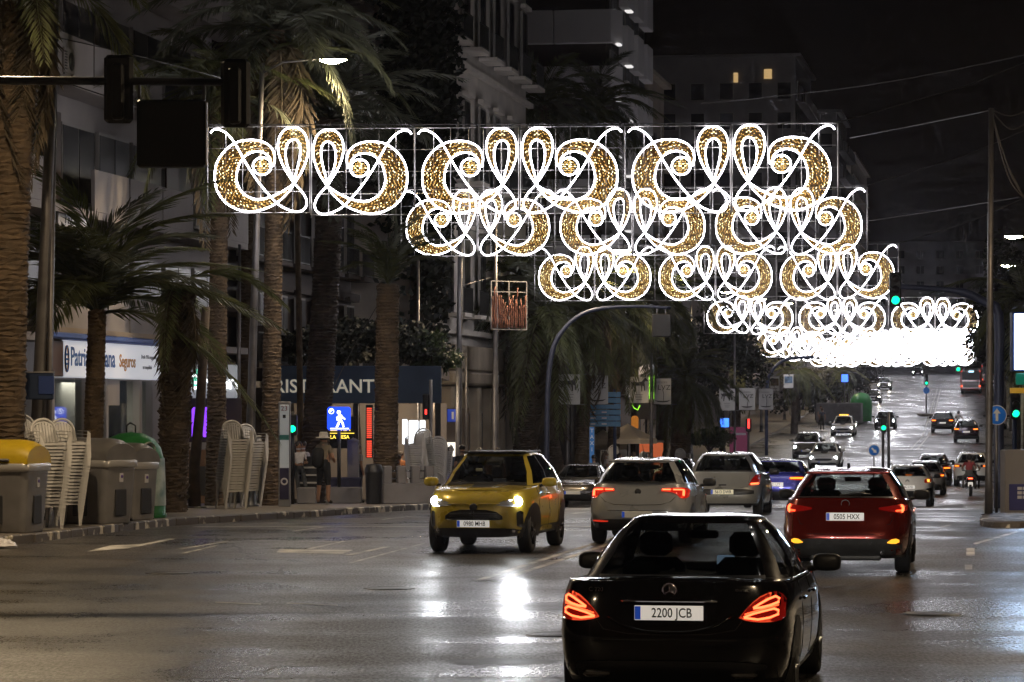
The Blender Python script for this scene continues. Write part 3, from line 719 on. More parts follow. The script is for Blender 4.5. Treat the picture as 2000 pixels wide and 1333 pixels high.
def skirt(c, z0, z1, w_, m=None, rear=True, name='lower_bumper', x0=0):
    xs = [w_*k/8 for k in range(9)]
    b = MB(); vs = []; fn = c.yrear if rear else c.yfront
    P = [-x for x in xs[:0:-1]]+xs; NZ = 4
    for x in P:
        t = abs(x)/w_; a, e = z0+(.03*t**4), z1-(z1-z0)*.25*t**6
        for k in range(NZ+1): z = a+(e-a)*k/NZ; vs.append((x, fn(abs(x), z, .007), z))
    for i in range(len(P)-1):
        for k in range(NZ): q = i*(NZ+1)+k; b.f.append((q, q+NZ+1, q+NZ+2, q+1)); b.m.append(0); b.sm.append(True)
    b.v = vs; return b.build(name, m or M_trim, c.t)

HATCH = dict()
SUV = dict(L=4.3, W=1.8, H=1.6, z0=.27, wb=2.6, rw=.34, belt=[(-2.2, 1.12), (-1.2, 1.10), (.9, 1.04), (1.4, .99), (2.2, .84)],
           gr=[(0, -2.02), (.3, -1.95), (.7, -1.8), (1, -1.55)], gf=[(0, 1.1), (1, .2)], gw=[(0, -.08), (.5, -.165), (1, -.315)], cladding=1)
SEDAN = dict(L=4.69, W=1.81, H=1.445, z0=.22, wb=2.84, rw=.33, belt=[(-2.35, .995), (-1.9, 1.0), (-1.2, .97), (.9, .93), (1.5, .86), (2.3, .68)],
             rin=[(0, .2), (.15, .06), (.4, 0), (.6, .02), (.9, .06), (1, .09)], gr=[(0, -1.62), (.25, -1.42), (.6, -1.12), (.9, -.82), (1, -.66)], gf=[(0, 1.05), (1, .1)], gw=[(0, -.07), (.5, -.15), (1, -.28)], nR=8)
# --- the dark saloon in front
c = Car('black saloon car seen from behind, nearest of all, with plate 2200 JCB', paint('black', (.006, .0055, .006), .16, .1), M_glassb, name='black_saloon_car', rim='light', rwin=(.1, .96, 41), ngR=4.4, **dict(SEDAN, gw=[(0, -.07), (.4, -.15), (.8, -.27), (1, -.36)]))
tl = c.patch([(0.53, .73, .735), (0.572, .715, .79), (0.628, .705, .85), (0.684, .70, .895), (0.74, .70, .918), (0.789, .702, .925), (0.831, .71, .90), (0.855, .73, .86)], mat('tail_lamp_dark', (.08, .003, .003), .12, coat=1, emit=(1, .02, .01), es=.12), 'tail_light')
c.glow([(0.565, .738), (0.635, .765), (0.712, .785), (0.782, .80), (0.81, .785), (0.81, .755), (0.754, .735), (0.67, .722), (0.565, .735)], .0085, M_redhot, parents=tl)
c.glow([(0.635, .808), (0.684, .84), (0.74, .872), (0.789, .89), (0.814, .872), (0.81, .845), (0.754, .825), (0.698, .812), (0.635, .805)], .0085, M_redhot, parents=tl)
c.glow([(0.572, .76), (0.67, .79), (0.74, .81), (0.81, .825)], .006, M_redglow, parents=tl)
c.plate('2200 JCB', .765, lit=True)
skirt(c, .24, .40, .80)
MB().tube([(x, c.yrear(abs(x), .855, .012), .855) for x in [i*.06 for i in range(-6, 7)]], .012, 6).build('chrome_strip', M_chrome, c.t)
MB().tube([(x, c.yrear(abs(x), .62+.12*(abs(x)/.46)**3, .004), .62+.12*(abs(x)/.46)**3) for x in [i*.046 for i in range(-10, 11)]], .012, 6).build('plate_recess_edge', c.paint, c.t)
c.seam([(0, .60), (.3, .605), (.5, .64), (.56, .72)]); c.seam([(0, .56), (.5, .562), (.8, .58), (.88, .6)])
MB().lathe([(.045, 0), (.052, .006), (.058, 0)], 24, (0, c.yrear(0, .93, .01), .93), 'Y').build('round_badge', M_chrome, c.t)
b_ = MB()
for k in range(3):
    a = PI/2+k*2*PI/3; b_.tube([(0, c.yrear(0, .93, .01), .93), (.045*math.cos(a), c.yrear(0, .93, .01), .93+.045*math.sin(a))], .006, 4)
b_.build('badge_star', M_chrome, c.t)
text('C 220', .045, M_chrome, c.t, (-.56, c.yrear(.56, .935, .012), .935), name='model_lettering'); text('BlueTEC', .03, M_chrome, c.t, (.55, c.yrear(.55, .935, .012), .935), name='model_lettering')
for sg in (1, -1): MB().bbox((sg*.56, c.yrear(.56, .3, .01), .30), (.2, .05, .06), .02).build('exhaust_tip', M_chrome, c.t)
c.mirrors(.62, 1.0, M_trim); c.seats(-.05, -.95); c.sideseams([-.85, .12, 1.05]); c.handles([-.75, .3], .80)
MB().tube([(sg*c.xside(y, .96, .004), y, c.zb(y)+.006) for sg in (1,) for y in [-1.5+i*.24 for i in range(11)]], .008, 4).build('window_trim', M_chrome, c.t)
MB().bbox((.14, lin(c.gf, 0)-.42, 1.02), (.15, .02, .085), .008).build('dashboard_screen', emat('screen_light', (.5, .72, 1), .55), c.t)
c.place(1370, 25.4, R(-.2)); c.fronts()
# --- red hatchback
c = Car('dark red hatchback with plate 0505 HXX braking in the right lane', paint('red', (.22, .017, .010), .22, .45), M_glass, name='red_hatchback_car', L=4.46, W=1.795, H=1.455, wb=2.7, rim='dark', nR=6.5,
        belt=[(-2.25, 1.07), (-1.2, 1.02), (.9, .95), (1.4, .86), (2.25, .68)], rin=[(0, .2), (.16, .05), (.38, 0), (.5, .06), (.7, .10), (1, .22)], gr=[(0, -2.0), (.3, -1.86), (.7, -1.6), (1, -1.32)], rwin=(.12, .96, 41))
tl = c.patch([(.46, .90, .925), (.56, .88, .94), (.66, .865, .955), (.74, .86, .965), (.80, .865, .965), (.845, .88, .95)], M_red, 'tail_light')
c.glow([(.775, .87), (.79, .90), (.785, .935), (.765, .95)], .022, M_redhot, parents=tl); c.glow([(.70, .88), (.76, .885)], .012, M_redglow, parents=tl)
c.plate('0505 HXX', .80, lit=True)
skirt(c, .26, .50, .78, mat('grey_plastic', (.05, .05, .052), .55, var=.3))
am = c.patch([(.58, .44, .45), (.64, .43, .49), (.70, .43, .50), (.745, .45, .48)], M_amberlo, 'bumper_reflection', off=.016)  # glowing amber patch paints in headlights reflected on the bumper
c.seam([(0, .665), (.45, .668), (.62, .70), (.66, .80)]); c.seam([(0, .56), (.5, .562), (.82, .60)])
for sg in (1, -1): MB().lathe([(.028, -.06), (.03, 0), (.024, .0), (.022, .06)], 12, (.52 if sg > 0 else -.9, c.yrear(.5, .33, -.0), .31), 'Y').build('exhaust_tip', M_chrome, c.t) if sg > 0 else None
MB().prism([(-.13, 0), (.1, 0), (.06, .035), (-.03, .075), (-.06, .075)], -.02, .02, plane='YZ', c=(0, -1.0, c.H-.01)).build('shark_fin_antenna', M_trim, c.t)
def arch_spoiler(c, y, z, w_=.58, d=.16, m=None):
    MB().bbox((0, y, z), (w_*2, d, .035), .015).build('roof_spoiler', m or c.paint, c.t)
arch_spoiler(c, -1.42, 1.395); MB().tube([(-.08, -2.0, 1.09), (.16, -1.96, 1.12), (.36, -1.9, 1.1)], .012, 5).build('rear_wiper', M_trim, c.t)
MB().lathe([(.05, 0), (.056, .006), (.062, 0)], 20, (0, c.yrear(0, .97, .008), .97), 'Y').build('round_badge', M_chrome, c.t)
for x in (-.35, .35): MB().lathe([(.018, -.004), (.018, .008), (.004, .01)], 10, (x, c.yrear(x, .44, .012), .44), 'Y').build('parking_sensor', M_trim, c.t)
MB().bbox((0, c.yrear(0, .3, -.2), .24), (1.0, .3, .1), .03).build('underbody_silencer', mat('grimy_metal', (.12, .12, .12), .6, .5, var=.5, scale=8), c.t)
c.mirrors(.7, 1.02, M_trim); c.seats(0, -.85); c.sideseams([-.9, .1, 1.0]); c.handles([-.75, .25], .84)
c.place(1664, 44.6, R(.5)); c.fronts()
# --- light grey hatchback
c = Car('pale grey hatchback with red tail lights behind the black saloon', paint('pale_grey', (.27, .28, .30), .3, .15), M_glass, name='grey_hatchback_car', L=4.07, W=1.751, H=1.46, wb=2.56, nR=7,
        belt=[(-2.1, 1.04), (-1.2, 1.0), (.9, .93), (1.4, .86), (2.1, .7)], rin=[(0, .16), (.16, .04), (.4, 0), (.55, .03), (1, .16)], gr=[(0, -1.9), (.3, -1.8), (.7, -1.62), (1, -1.42)], gf=[(0, 1.0), (1, .12)], rwin=(.07, .96, 41))
tl = c.patch([(.40, .895, .93), (.5, .89, .95), (.60, .875, .955), (.66, .84, .955), (.71, .79, .955), (.76, .77, .955), (.81, .775, .94), (.84, .80, .91)], M_redlit, 'tail_light')
c.glow([(.42, .925), (.56, .925)], .013, M_redhot, parents=tl); c.glow([(.60, .925), (.72, .922), (.77, .915)], .013, M_redhot, parents=tl); c.glow([(.765, .9), (.765, .82)], .022, M_redhot, parents=tl)
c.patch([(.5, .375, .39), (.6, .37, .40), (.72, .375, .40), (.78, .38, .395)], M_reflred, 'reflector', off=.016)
MB().lathe([(.001, 0), (.05, .008), (.055, 0)], 20, (0, c.yrear(0, .885, .004), .885), 'Y', M=Matrix.Scale(-1, 3, Vector((0, 1, 0)))).build('round_badge', M_trim, c.t)
c.plate('', .50); skirt(c, .24, .42, .75); c.seam([(0, .66), (.4, .67), (.56, .72), (.64, .8)]); c.seam([(0, .565), (.5, .57), (.82, .6)])
arch_spoiler(c, -1.5, 1.4, .55, .18)
MB().tube([(0, -1.05, c.H-.01), (0, -1.12, c.H+.07), (0, -1.25, c.H+.21)], [.012, .006, .004], 5).build('roof_antenna', M_trim, c.t)
c.mirrors(.62, .99, M_trim); c.seats(-.05, -.8); c.sideseams([-.85, .08, .95]); c.handles([-.75, .2], .8)
c.place(1272, 54, R(0)); c.fronts()
# --- silver hatchback with a rounded bonnet-like tailgate
c = Car('silver hatchback with arched rear window and plate ending DWR', paint('silver', (.40, .40, .38), .3, .5), M_glass, name='silver_hatchback_car', L=4.2, W=1.777, H=1.46, wb=2.62, nR=6,
        belt=[(-2.1, 1.0), (-1.2, .98), (.9, .93), (1.4, .85), (2.1, .68)], rin=[(0, .12), (.2, .02), (.4, 0), (.6, .06), (.75, .16), (1, .24)], gr=[(0, -1.86), (.3, -1.84), (.7, -1.8), (1, -1.68)], gf=[(0, 1.05), (1, .15)], rwin=(.07, .96, 41))
tl = c.patch([(.60, .69, .70), (.66, .685, .83), (.73, .69, .92), (.79, .70, .945), (.83, .73, .93)], M_red, 'tail_light')
c.glow([(.645, .715), (.74, .725), (.80, .73)], .022, M_redhot, parents=tl)
skirt(c, .46, .60, .72); c.plate('5613 DWR', .53, m=mat('plate_cream', (.7, .66, .5), .4, emit=(1, .9, .6), es=.25))
c.seam([(0, .63), (.45, .632), (.58, .66), (.6, .8), (.62, .93)]); MB().bbox((0, c.yrear(0, .69, .01), .69), (.18, .03, .03), .01).build('tailgate_handle', M_trim, c.t)
MB().tube([(0, -1.35, c.H-.01), (0, -1.36, c.H+.06), (0, -1.5, c.H+.14), (0, -1.72, c.H+.2)], [.012, .006, .005, .004], 5).build('roof_antenna', M_trim, c.t)
c.mirrors(.62, .98, M_trim); c.seats(-.05, -.85); c.sideseams([-.9, .08, 1.0]); c.handles([-.8, .2], .8)
c.place(1427, 72.5, R(0)); c.fronts()
# --- blue coupe with the amber indicator
c = Car('low blue coupe with its amber indicator lit beside the silver hatchback', paint('blue', (.03, .035, .30), .25, .4), M_glassd, name='blue_coupe_car', rwin=(.1, .96, 41), **dict(SEDAN, H=1.38, W=1.87, nR=7))
tl = c.patch([(.42, .80, .86), (.6, .78, .88), (.76, .78, .89), (.84, .80, .88), (.885, .82, .86)], M_red, 'tail_light')
MB().tube([(x, c.yrear(x, .84, .018), .84) for x in (.45, .55, .65, .75, .83)], .026, 6).build('indicator_strip', M_amber, tl[0])
skirt(c, .22, .46, .82); c.plate('0021 LYY', .66, lit=True); c.seam([(0, .58), (.5, .585), (.8, .62)]); c.mirrors(.5, .98); c.seats(-.2, -1.0)
c.place(1524, 88, R(0)); c.fronts()
# --- white crossover with yellow tail lamp
c = Car('white crossover with roof rails and yellow lit tail lamp', paint('white', (.80, .78, .75), .35, 0), M_glassd, name='white_crossover_car', **dict(SUV, L=4.0, W=1.75, H=1.47, z0=.26, gr=[(0, -1.88), (.3, -1.83), (.7, -1.72), (1, -1.55)], nR=5.5, rwin=(.07, .96, 41), belt=[(-2, 1.06), (-1.2, 1.04), (.9, 1.0), (1.4, .94), (2, .8)]))
tl = c.patch([(.58, .84, .93), (.62, .82, .975), (.70, .815, .985), (.77, .82, .98), (.81, .84, .96)], M_red, 'tail_light')
for i, sg in enumerate((1, -1)):
    if sg > 0: MB().bbox((sg*.69, c.yrear(.69, .905, .014), .905), (.15, .02, .10), .009, rz=-.25).build('lit_lens', emat('lamp_yellow', (1, .50, .08), 1.8), tl[i])
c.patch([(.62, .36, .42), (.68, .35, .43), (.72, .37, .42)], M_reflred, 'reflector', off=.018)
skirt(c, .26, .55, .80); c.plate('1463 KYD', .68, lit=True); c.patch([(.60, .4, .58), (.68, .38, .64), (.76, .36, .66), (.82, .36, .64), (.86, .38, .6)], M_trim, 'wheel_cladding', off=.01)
b_ = MB()
for z in (0, .035): b_.add([(x, c.yrear(abs(x), .9, .012), .90+z-abs(x)*.75) for x in (-.07, 0, .07)]+[(x, c.yrear(abs(x), .9, .012), .915+z-abs(x)*.75) for x in (-.07, 0, .07)], [(0, 1, 4, 3), (1, 2, 5, 4)])
b_.build('chevron_badge', M_trim, c.t)
for sg in (1, -1): MB().tube([(sg*.60, -1.45, c.H-.04), (sg*.61, -1.3, c.H+.03), (sg*.61, .1, c.H+.03), (sg*.6, .25, c.H-.03)], .017, 6).build('roof_rail', M_rimdark, c.t)
c.seam([(0, .58), (.5, .585), (.6, .62)]); c.mirrors(.6, 1.05, M_trim); c.seats(-.05, -.8); c.sideseams([-.8, .1, .95]); arch_spoiler(c, -1.6, 1.41, .58, .16)
c.place(1776, 108, R(0)); c.fronts()

def rear_car(label, pm, px, Y, kind, rz=0, name='car', lamps=M_redhot, glass=M_glassd, braket=True, **kw):
    base = dict(SUV, cladding=0) if kind == 'suv' else (dict(SEDAN) if kind == 'sedan' else dict(L=4.05, W=1.74, H=1.45))
    base.update(kw); lod = 1 if Y > 150 else 0
    c = Car(label, pm, glass, name=name, lod=lod, **base); z = c.zb(-2)-.16
    tl = c.patch([(.46, z-.02, z+.05), (.6, z-.05, z+.07), (.74, z-.06, z+.08), (.82, z-.03, z+.06)], M_red, 'tail_light')
    c.glow([(.52, z+.01), (.66, z+.012), (.79, z+.01)], .026 if Y < 150 else .036, lamps, parents=tl)  # far strips thickened to stand in for lamp glare
    skirt(c, c.z0+.02, c.z0+.26, .78); c.plate('', .66 if kind != 'suv' else .78, lit=True)
    c.mirrors(.6, c.zb(.6)+.06, M_trim)
    if Y < 200: c.seats(-.05, -.8); c.fronts(900)
    return c.place(px, Y, rz)
P_dark = paint('charcoal', (.02, .02, .023), .25, .4); P_white = paint('white', (0, 0, 0)); P_silver = paint('silver', (0, 0, 0)); P_maroon = paint('maroon', (.10, .03, .02), .25, .4)
rear_car('grey hatchback half hidden past the white crossover', paint('mid_grey', (.2, .2, .21), .3, .4), 1808, 131, 'hatch', 0, 'grey_hatchback_car', M_amber)
rear_car('maroon hatchback with glowing lamps ahead of the grey hatchback', P_maroon, 1824, 147, 'hatch', 0, 'maroon_hatchback_car', M_amber, H=1.5)
rear_car('white car with wide tail lights right behind the motorbike', P_white, 1900, 146, 'suv', 0, 'white_suv_car', M_amber)
rear_car('dark plum estate car with orange lit tail lamps in the right lane', paint('plum', (.05, .025, .04), .25, .5), 1888, 219, 'suv', 0, 'plum_estate_car', M_amber, W=1.84)
rear_car('black car beside the cyclist with a long glowing tail light', P_dark, 1842, 241, 'suv', 0, 'black_suv_car', M_amber, W=1.86)

def front_car(label, pm, px, Y, kind, rz=0, name='car', lamp=M_head, lz=None, beam=0, on=(1, 1), group='cars on the avenue', glass=None, plate='', **kw):
    base = dict(SUV, cladding=0) if kind == 'suv' else (dict(SEDAN) if kind == 'sedan' else dict(L=4.05, W=1.74, H=1.45))
    base.update(kw); lod = 1 if Y > 150 else 0
    c = Car(label, pm, glass, name=name, lod=lod, group=group, **base); z = lz or c.zb(c.L/2)-.06
    if kind == 'suv': z -= .06
    G_ = 1.0 if Y < 150 else 1.35  # far lenses drawn larger to stand in for headlight glare
    hl = c.patch([(.50, z-.05, z-.01), (.6, z-.07, z+.04), (.72, z-.07, z+.06), (.80, z-.05, z+.06)], M_headoff, 'headlight', rear=False)
    for i, sg in enumerate((1, -1)):
        if on[i]: MB().lathe([(.001, .03), (.04*G_, .025), (.062*G_, .012), (.068*G_, -.02)], 12, (sg*.66, c.yfront(.66, z, .0), z), 'Y').build('lit_lens', lamp, hl[i])
    c.patch([(0, z-.15, z-.02), (.25, z-.15, z-.02), (.42, z-.13, z-.03), (.47, z-.1, z-.05)], M_trim, 'grille', rear=False)
    skirt(c, c.z0+.02, z-.24, .7, rear=False); c.plate(plate, z-.21, rear=False)
    c.mirrors(.6, c.zb(.6)+.06); 
    if Y < 250: c.seats(.0, -.8)
    c.place(px, Y, PI+rz)
    if beam: c.beams(.66, z, beam, (.93, .97, 1) if lamp is M_head else (1, .9, .7))
    return c
# --- the yellow crossover coming towards us
c = Car('yellow crossover with lit headlights coming forward, plate 0980 MHB', paint('yellow', (.50, .385, .04), .3, .2), M_glassd, name='yellow_crossover_car', rim='dark', **dict(SUV, L=4.18, W=1.765, H=1.595, wb=2.56, rw=.345, nF=3.9, ngF=4.0, z0=.28,
    belt=[(-2.1, 1.10), (-1.2, 1.08), (.85, 1.05), (1.35, 1.02), (1.75, 1.0), (2.1, .93)], fin=[(0, .12), (.25, .02), (.5, 0), (.72, .015), (.9, .06), (1, .16)], gf=[(0, 1.05), (1, .28)], crown=.035))
hl = c.patch([(.36, .775, .79), (.46, .755, .835), (.56, .75, .865), (.66, .755, .885), (.74, .77, .895), (.80, .79, .885)], M_headoff, 'headlight', rear=False)
for i, sg in enumerate((1, -1)):
    MB().lathe([(.001, .04), (.05, .034), (.075, .014), (.082, -.03)], 16, (sg*.655, c.yfront(.655, .825, .004), .825), 'Y').build('lit_lens', M_head, hl[i])  # lens widened so its shape stands in for flare
    MB().tube([(sg*x, c.yfront(x, z, .016), z) for x, z in ((.56, .845), (.66, .862), (.76, .87))], .008, 5).build('daylight_strip', emat('drl', (.9, .95, 1), 14), hl[i])
c.patch([(0, .535, .70), (.2, .535, .70), (.36, .535, .67), (.46, .545, .60)], M_trim, 'grille', rear=False)
for z in (.585, .61, .64): MB().tube([(x, c.yfront(abs(x), z, .016), z) for x in (-.38, -.2, 0, .2, .38)], .006, 4).build('grille_bar', M_black, c.t)
MB().lathe([(.001, .018), (.045, .014), (.062, .01), (.066, -.01)], 20, (0, c.yfront(0, .735, .0), .735), 'Y').build('round_badge', M_trim, c.t)
MB().tube([(x, c.yfront(abs(x), .775, .006), .775+(.018 if abs(x) > .08 else 0)) for x in (-.42, -.3, -.1, -.06, .06, .1, .3, .42)], .009, 5).build('bonnet_edge', M_chrome if 0 else c.paint, c.t)
skirt(c, .26, .41, .72, rear=False); c.plate('0980 MHB', .48, rear=False, m=M_platelit)
c.patch([(.66, .44, .66), (.70, .42, .68), (.74, .42, .66)], M_trim, 'air_curtain', rear=False)
for sg in (1, -1): MB().lathe([(.001, .02), (.032, .016), (.04, -.01)], 12, (sg*.60, c.yfront(.6, .37, .008), .37), 'Y').build('fog_lamp', M_chrome, c.t)
for sg in (1, -1):
    P = [(-.98, .30), (.98, .30), (.96, .42), (-.96, .42)]
    MB().add([(sg*c.xside(y, z, .006), y, z) for y, z in P], [(0, 1, 2, 3) if sg > 0 else (3, 2, 1, 0)]).build('sill_cladding', M_trim, c.t)
MB().bbox((0, -.45, c.H-.012), (1.05, 1.5, .03), .02).build('roof_panel', M_trim, c.t)
for sg in (1, -1): MB().tube([(sg*.2, 1.02, 1.09), (sg*.45, .98, 1.14)], .008, 4).build('wiper', M_trim, c.t)
c.mirrors(.66, 1.10); c.seats(.0, -.8); c.sideseams([-.8, .12, .95]); c.handles([-.7, .25], .92)
MB().bbox((.2, lin(c.gf, .5)-.1, 1.3), (.11, .02, .05), .01).build('mirror_tag', mat('pale_card', (.5, .5, .4), .6), c.t)
c.place(972, 50.4, PI+R(-1)); c.beams(.655, .825, 420)
# --- the other oncoming and parked cars
front_car('dark brown hatchback with one warm headlight and red plate by the pavement', paint('dark_brown', (.03, .024, .02), .25, .4), 1136, 102, 'hatch', 0, 'brown_hatchback_car', M_headwarm, beam=60, L=4.34, W=1.795, H=1.455, glass=M_glassd, on=(1, 1), lz=.70)
bpy.context.view_layer.update()
front_car('dark estate car parked nose out behind the grey hatchback', P_dark, 1322, 138, 'hatch', 0, 'dark_estate_car', beam=0, on=(0, 0), W=1.82)
front_car('dark pickup-style car with roof rails waiting behind the silver hatchback', paint('bronze', (.05, .04, .03), .3, .4), 1474, 122, 'suv', 0, 'bronze_suv_car', beam=0, on=(0, 0), H=1.68)
front_car('small dark car half hidden beside the bronze car', P_dark, 1517, 136, 'hatch', 0, 'small_dark_car', beam=0, on=(0, 0))
front_car('dark grey crossover coming with bright headlights, left of the white saloon', paint('grey_green', (.13, .13, .11), .3, .4), 1578, 190, 'suv', 0, 'grey_crossover_car', beam=159)
front_car('white saloon coming forward with dazzling headlights', P_white, 1613, 173, 'sedan', 0, 'white_saloon_car', beam=159)
tx = front_car('white taxi with a roof sign turning out of the side street', P_white, 1648, 232, 'sedan', 0, 'taxi_car', beam=120, H=1.5)
MB().bbox((0, -.2, 1.56), (.7, .14, .1), .03).build('taxi_roof_sign', emat('taxi_light', (1, .45, .05), 2.2), tx.t)
front_car('dark car with glaring headlights behind the green pedestrian signal', P_dark, 1730, 249, 'hatch', 0, 'dark_hatchback_car', beam=198, W=1.78)
front_car('black car with headlights following the dark one downhill', P_dark, 1706, 330, 'hatch', 0, 'black_hatchback_car', M_headwarm, beam=120)
front_car('silver car high up the avenue with dipped headlights', P_silver, 1728, 395, 'suv', 0, 'silver_suv_car', M_headwarm, beam=120)
front_car('dark off-road car parked up the slope', P_dark, 1706, 432, 'suv', 0, 'dark_offroad_car', beam=0, on=(0, 0))
front_car('car whose two white headlights show just under the far light panels', P_dark, 1793, 480, 'hatch', 0, 'far_car', beam=99)
rear_car('white car parked half behind the right posts', P_white, 1946, 250, 'hatch', 0, 'white_parked_car', M_red)
# ---------------------------------------------------------------- street lamps
M_lampwarm = emat('street_lamp_lens', (1, .86, .5), 160)
def lamp_mesh():
    h = MB(); h.grid(lambda u, v: (.95*(u-.5), .17*math.sin(PI*u)**.5*math.cos(PI*v), .07*math.sin(PI*v)*math.sin(PI*u)**.5), 10, 8)
    l = MB(); l.grid(lambda u, v: (.1+.36*math.cos(2*PI*u)*v, .13*math.sin(2*PI*u)*v, -.10+.10*v*v), 14, 3)
    return h.mesh('lamp_head', M_steel), l.mesh('lens', M_lampwarm)
LAMPH, LAMPL = lamp_mesh()
def street_lamp(x, y, h, side, label, arm=2.0, power=1500, r0=.11, lean=0, col_=(1, .75, .47), group='street lamps along the avenue', base=None, cone=148):
    z = pz(y) if base is None else base
    t = thing('street_lamp', label, 'street lamp', (x, y, z), 0, group)
    MB().tube([(0, 0, 0), (0, 0, .05), (0, 0, 1.2), (lean*.4, 0, h*.5), (lean, 0, h)], [r0*1.5, r0*1.1, r0, r0*.75, r0*.5], 10).build('post', M_steel, t)
    MB().lathe([(r0*2, 0), (r0*2, .03), (r0*1.3, .06), (r0*1.15, .5)], 10).build('base_sleeve', M_dark, t)
    MB().tube([(lean, 0, h-.25), (lean+side*arm*.4, 0, h+.02), (lean+side*arm, 0, h+.08)], .03, 6).build('arm', M_steel, t)
    hd = link('lamp_head', LAMPH, t, (lean+side*(arm+.35), 0, h+.08), (0, 0, 0 if side > 0 else PI)); link('lens', LAMPL, hd)
    ld = bpy.data.lights.new('lamp_light', 'SPOT'); ld.energy = power; ld.color = col_; ld.spot_size = R(cone); ld.spot_blend = .6 if cone < 160 else .25; ld.shadow_soft_size = .15
    o = bpy.data.objects.new('lamp_light', ld); col.objects.link(o); o.parent = t; o.location = (lean+side*(arm+.45), 0, h-.02)
    return t
LP = 1850
street_lamp(X(488, 74.5), 74.5, 10.75, 1, 'tall street lamp with a lit yellowish head above the nearest panels', 1.25, LP, .115, .3)
k = 0
for y in (99, 124, 150, 178, 206, 236, 268, 300, 335, 370, 410, 455):
    street_lamp(kerb(y)-1.0, y, 9.8, 1, 'slim street lamp, %s along the left pavement beyond the tall one' % ('first second third fourth fifth sixth seventh eighth ninth tenth eleventh twelfth'.split()[k]), 1.6, LP*(1.9 if y < 130 else (.9 if y < 200 else 1.2))); k += 1
for i, (px, py, y) in enumerate(((1972, 462, 118), (1964, 519, 150))):
    street_lamp(X(px, y)+2.2, y, Zp(py, y)-gz(y)-.1, -1, ('upper' if i == 0 else 'lower')+' of the two lit lamp heads at the right edge', 1.6, LP*.8, base=gz(y)+.02)
for i, y in enumerate((190, 230, 275, 325, 380, 440)):
    street_lamp(cl(y)+13, y, 9.6, -1, 'far street lamp on the right side of the rising avenue', 1.6, LP, group='far street lamps on the right', base=gz(y))
for i, y in enumerate((49, 2)):      # the same lamps go on beside and behind the viewer
    street_lamp(kerb(y)-1.0, y, 10.5, 1, 'street lamp on the near left pavement out of the picture', 1.6, LP*(1.7 if y > 40 else 1.0), group='street lamps behind the viewer', base=PAVE, cone=172)
for i, y in enumerate((50, 14)):
    street_lamp(cl(y)+13.0, y, 10.5, -1, 'street lamp on the near right side out of the picture', 1.6, LP*(3.2 if y > 40 else 1.6), group='street lamps on the near right', base=.0, cone=172)

# ---------------------------------------------------------------- buildings
M_wallwhite = mat('render_white', (.37, .335, .32), .8, var=.14, scale=.8, bump=.1)
M_wallbeige = mat('render_beige', (.38, .31, .24), .8, var=.2, scale=.6, bump=.1)
M_walltan = mat('stone_tan', (.40, .33, .25), .75, var=.22, scale=1.2, bump=.2, bscale=12)
M_wallgrey = mat('render_grey', (.27, .25, .25), .8, var=.15, scale=.7)
M_walldark = mat('facade_dark', (.06, .045, .04), .7, var=.3, scale=.7)
M_brown = mat('brown_shutter', (.07, .045, .035), .5, var=.3, scale=3)
M_pane = mat('dark_pane', (.012, .012, .015), .3, 0, .25, bump=.3, scale=1.2)
M_frame = mat('window_frame', (.3, .28, .26), .5)
M_rail = mat('railing_iron', (.03, .03, .03), .5, .4)
M_litwin = emat('lit_window', (1, .66, .28), .5, False)
_wb = {}
def wbox(d, m, nm):
    k = (tuple(round(x, 3) for x in d), m.name, nm)
    if k not in _wb: _wb[k] = MB().box((0, 0, 0), d).mesh(nm, m)
    return _wb[k]
BROT = PI/2-math.atan(.165)
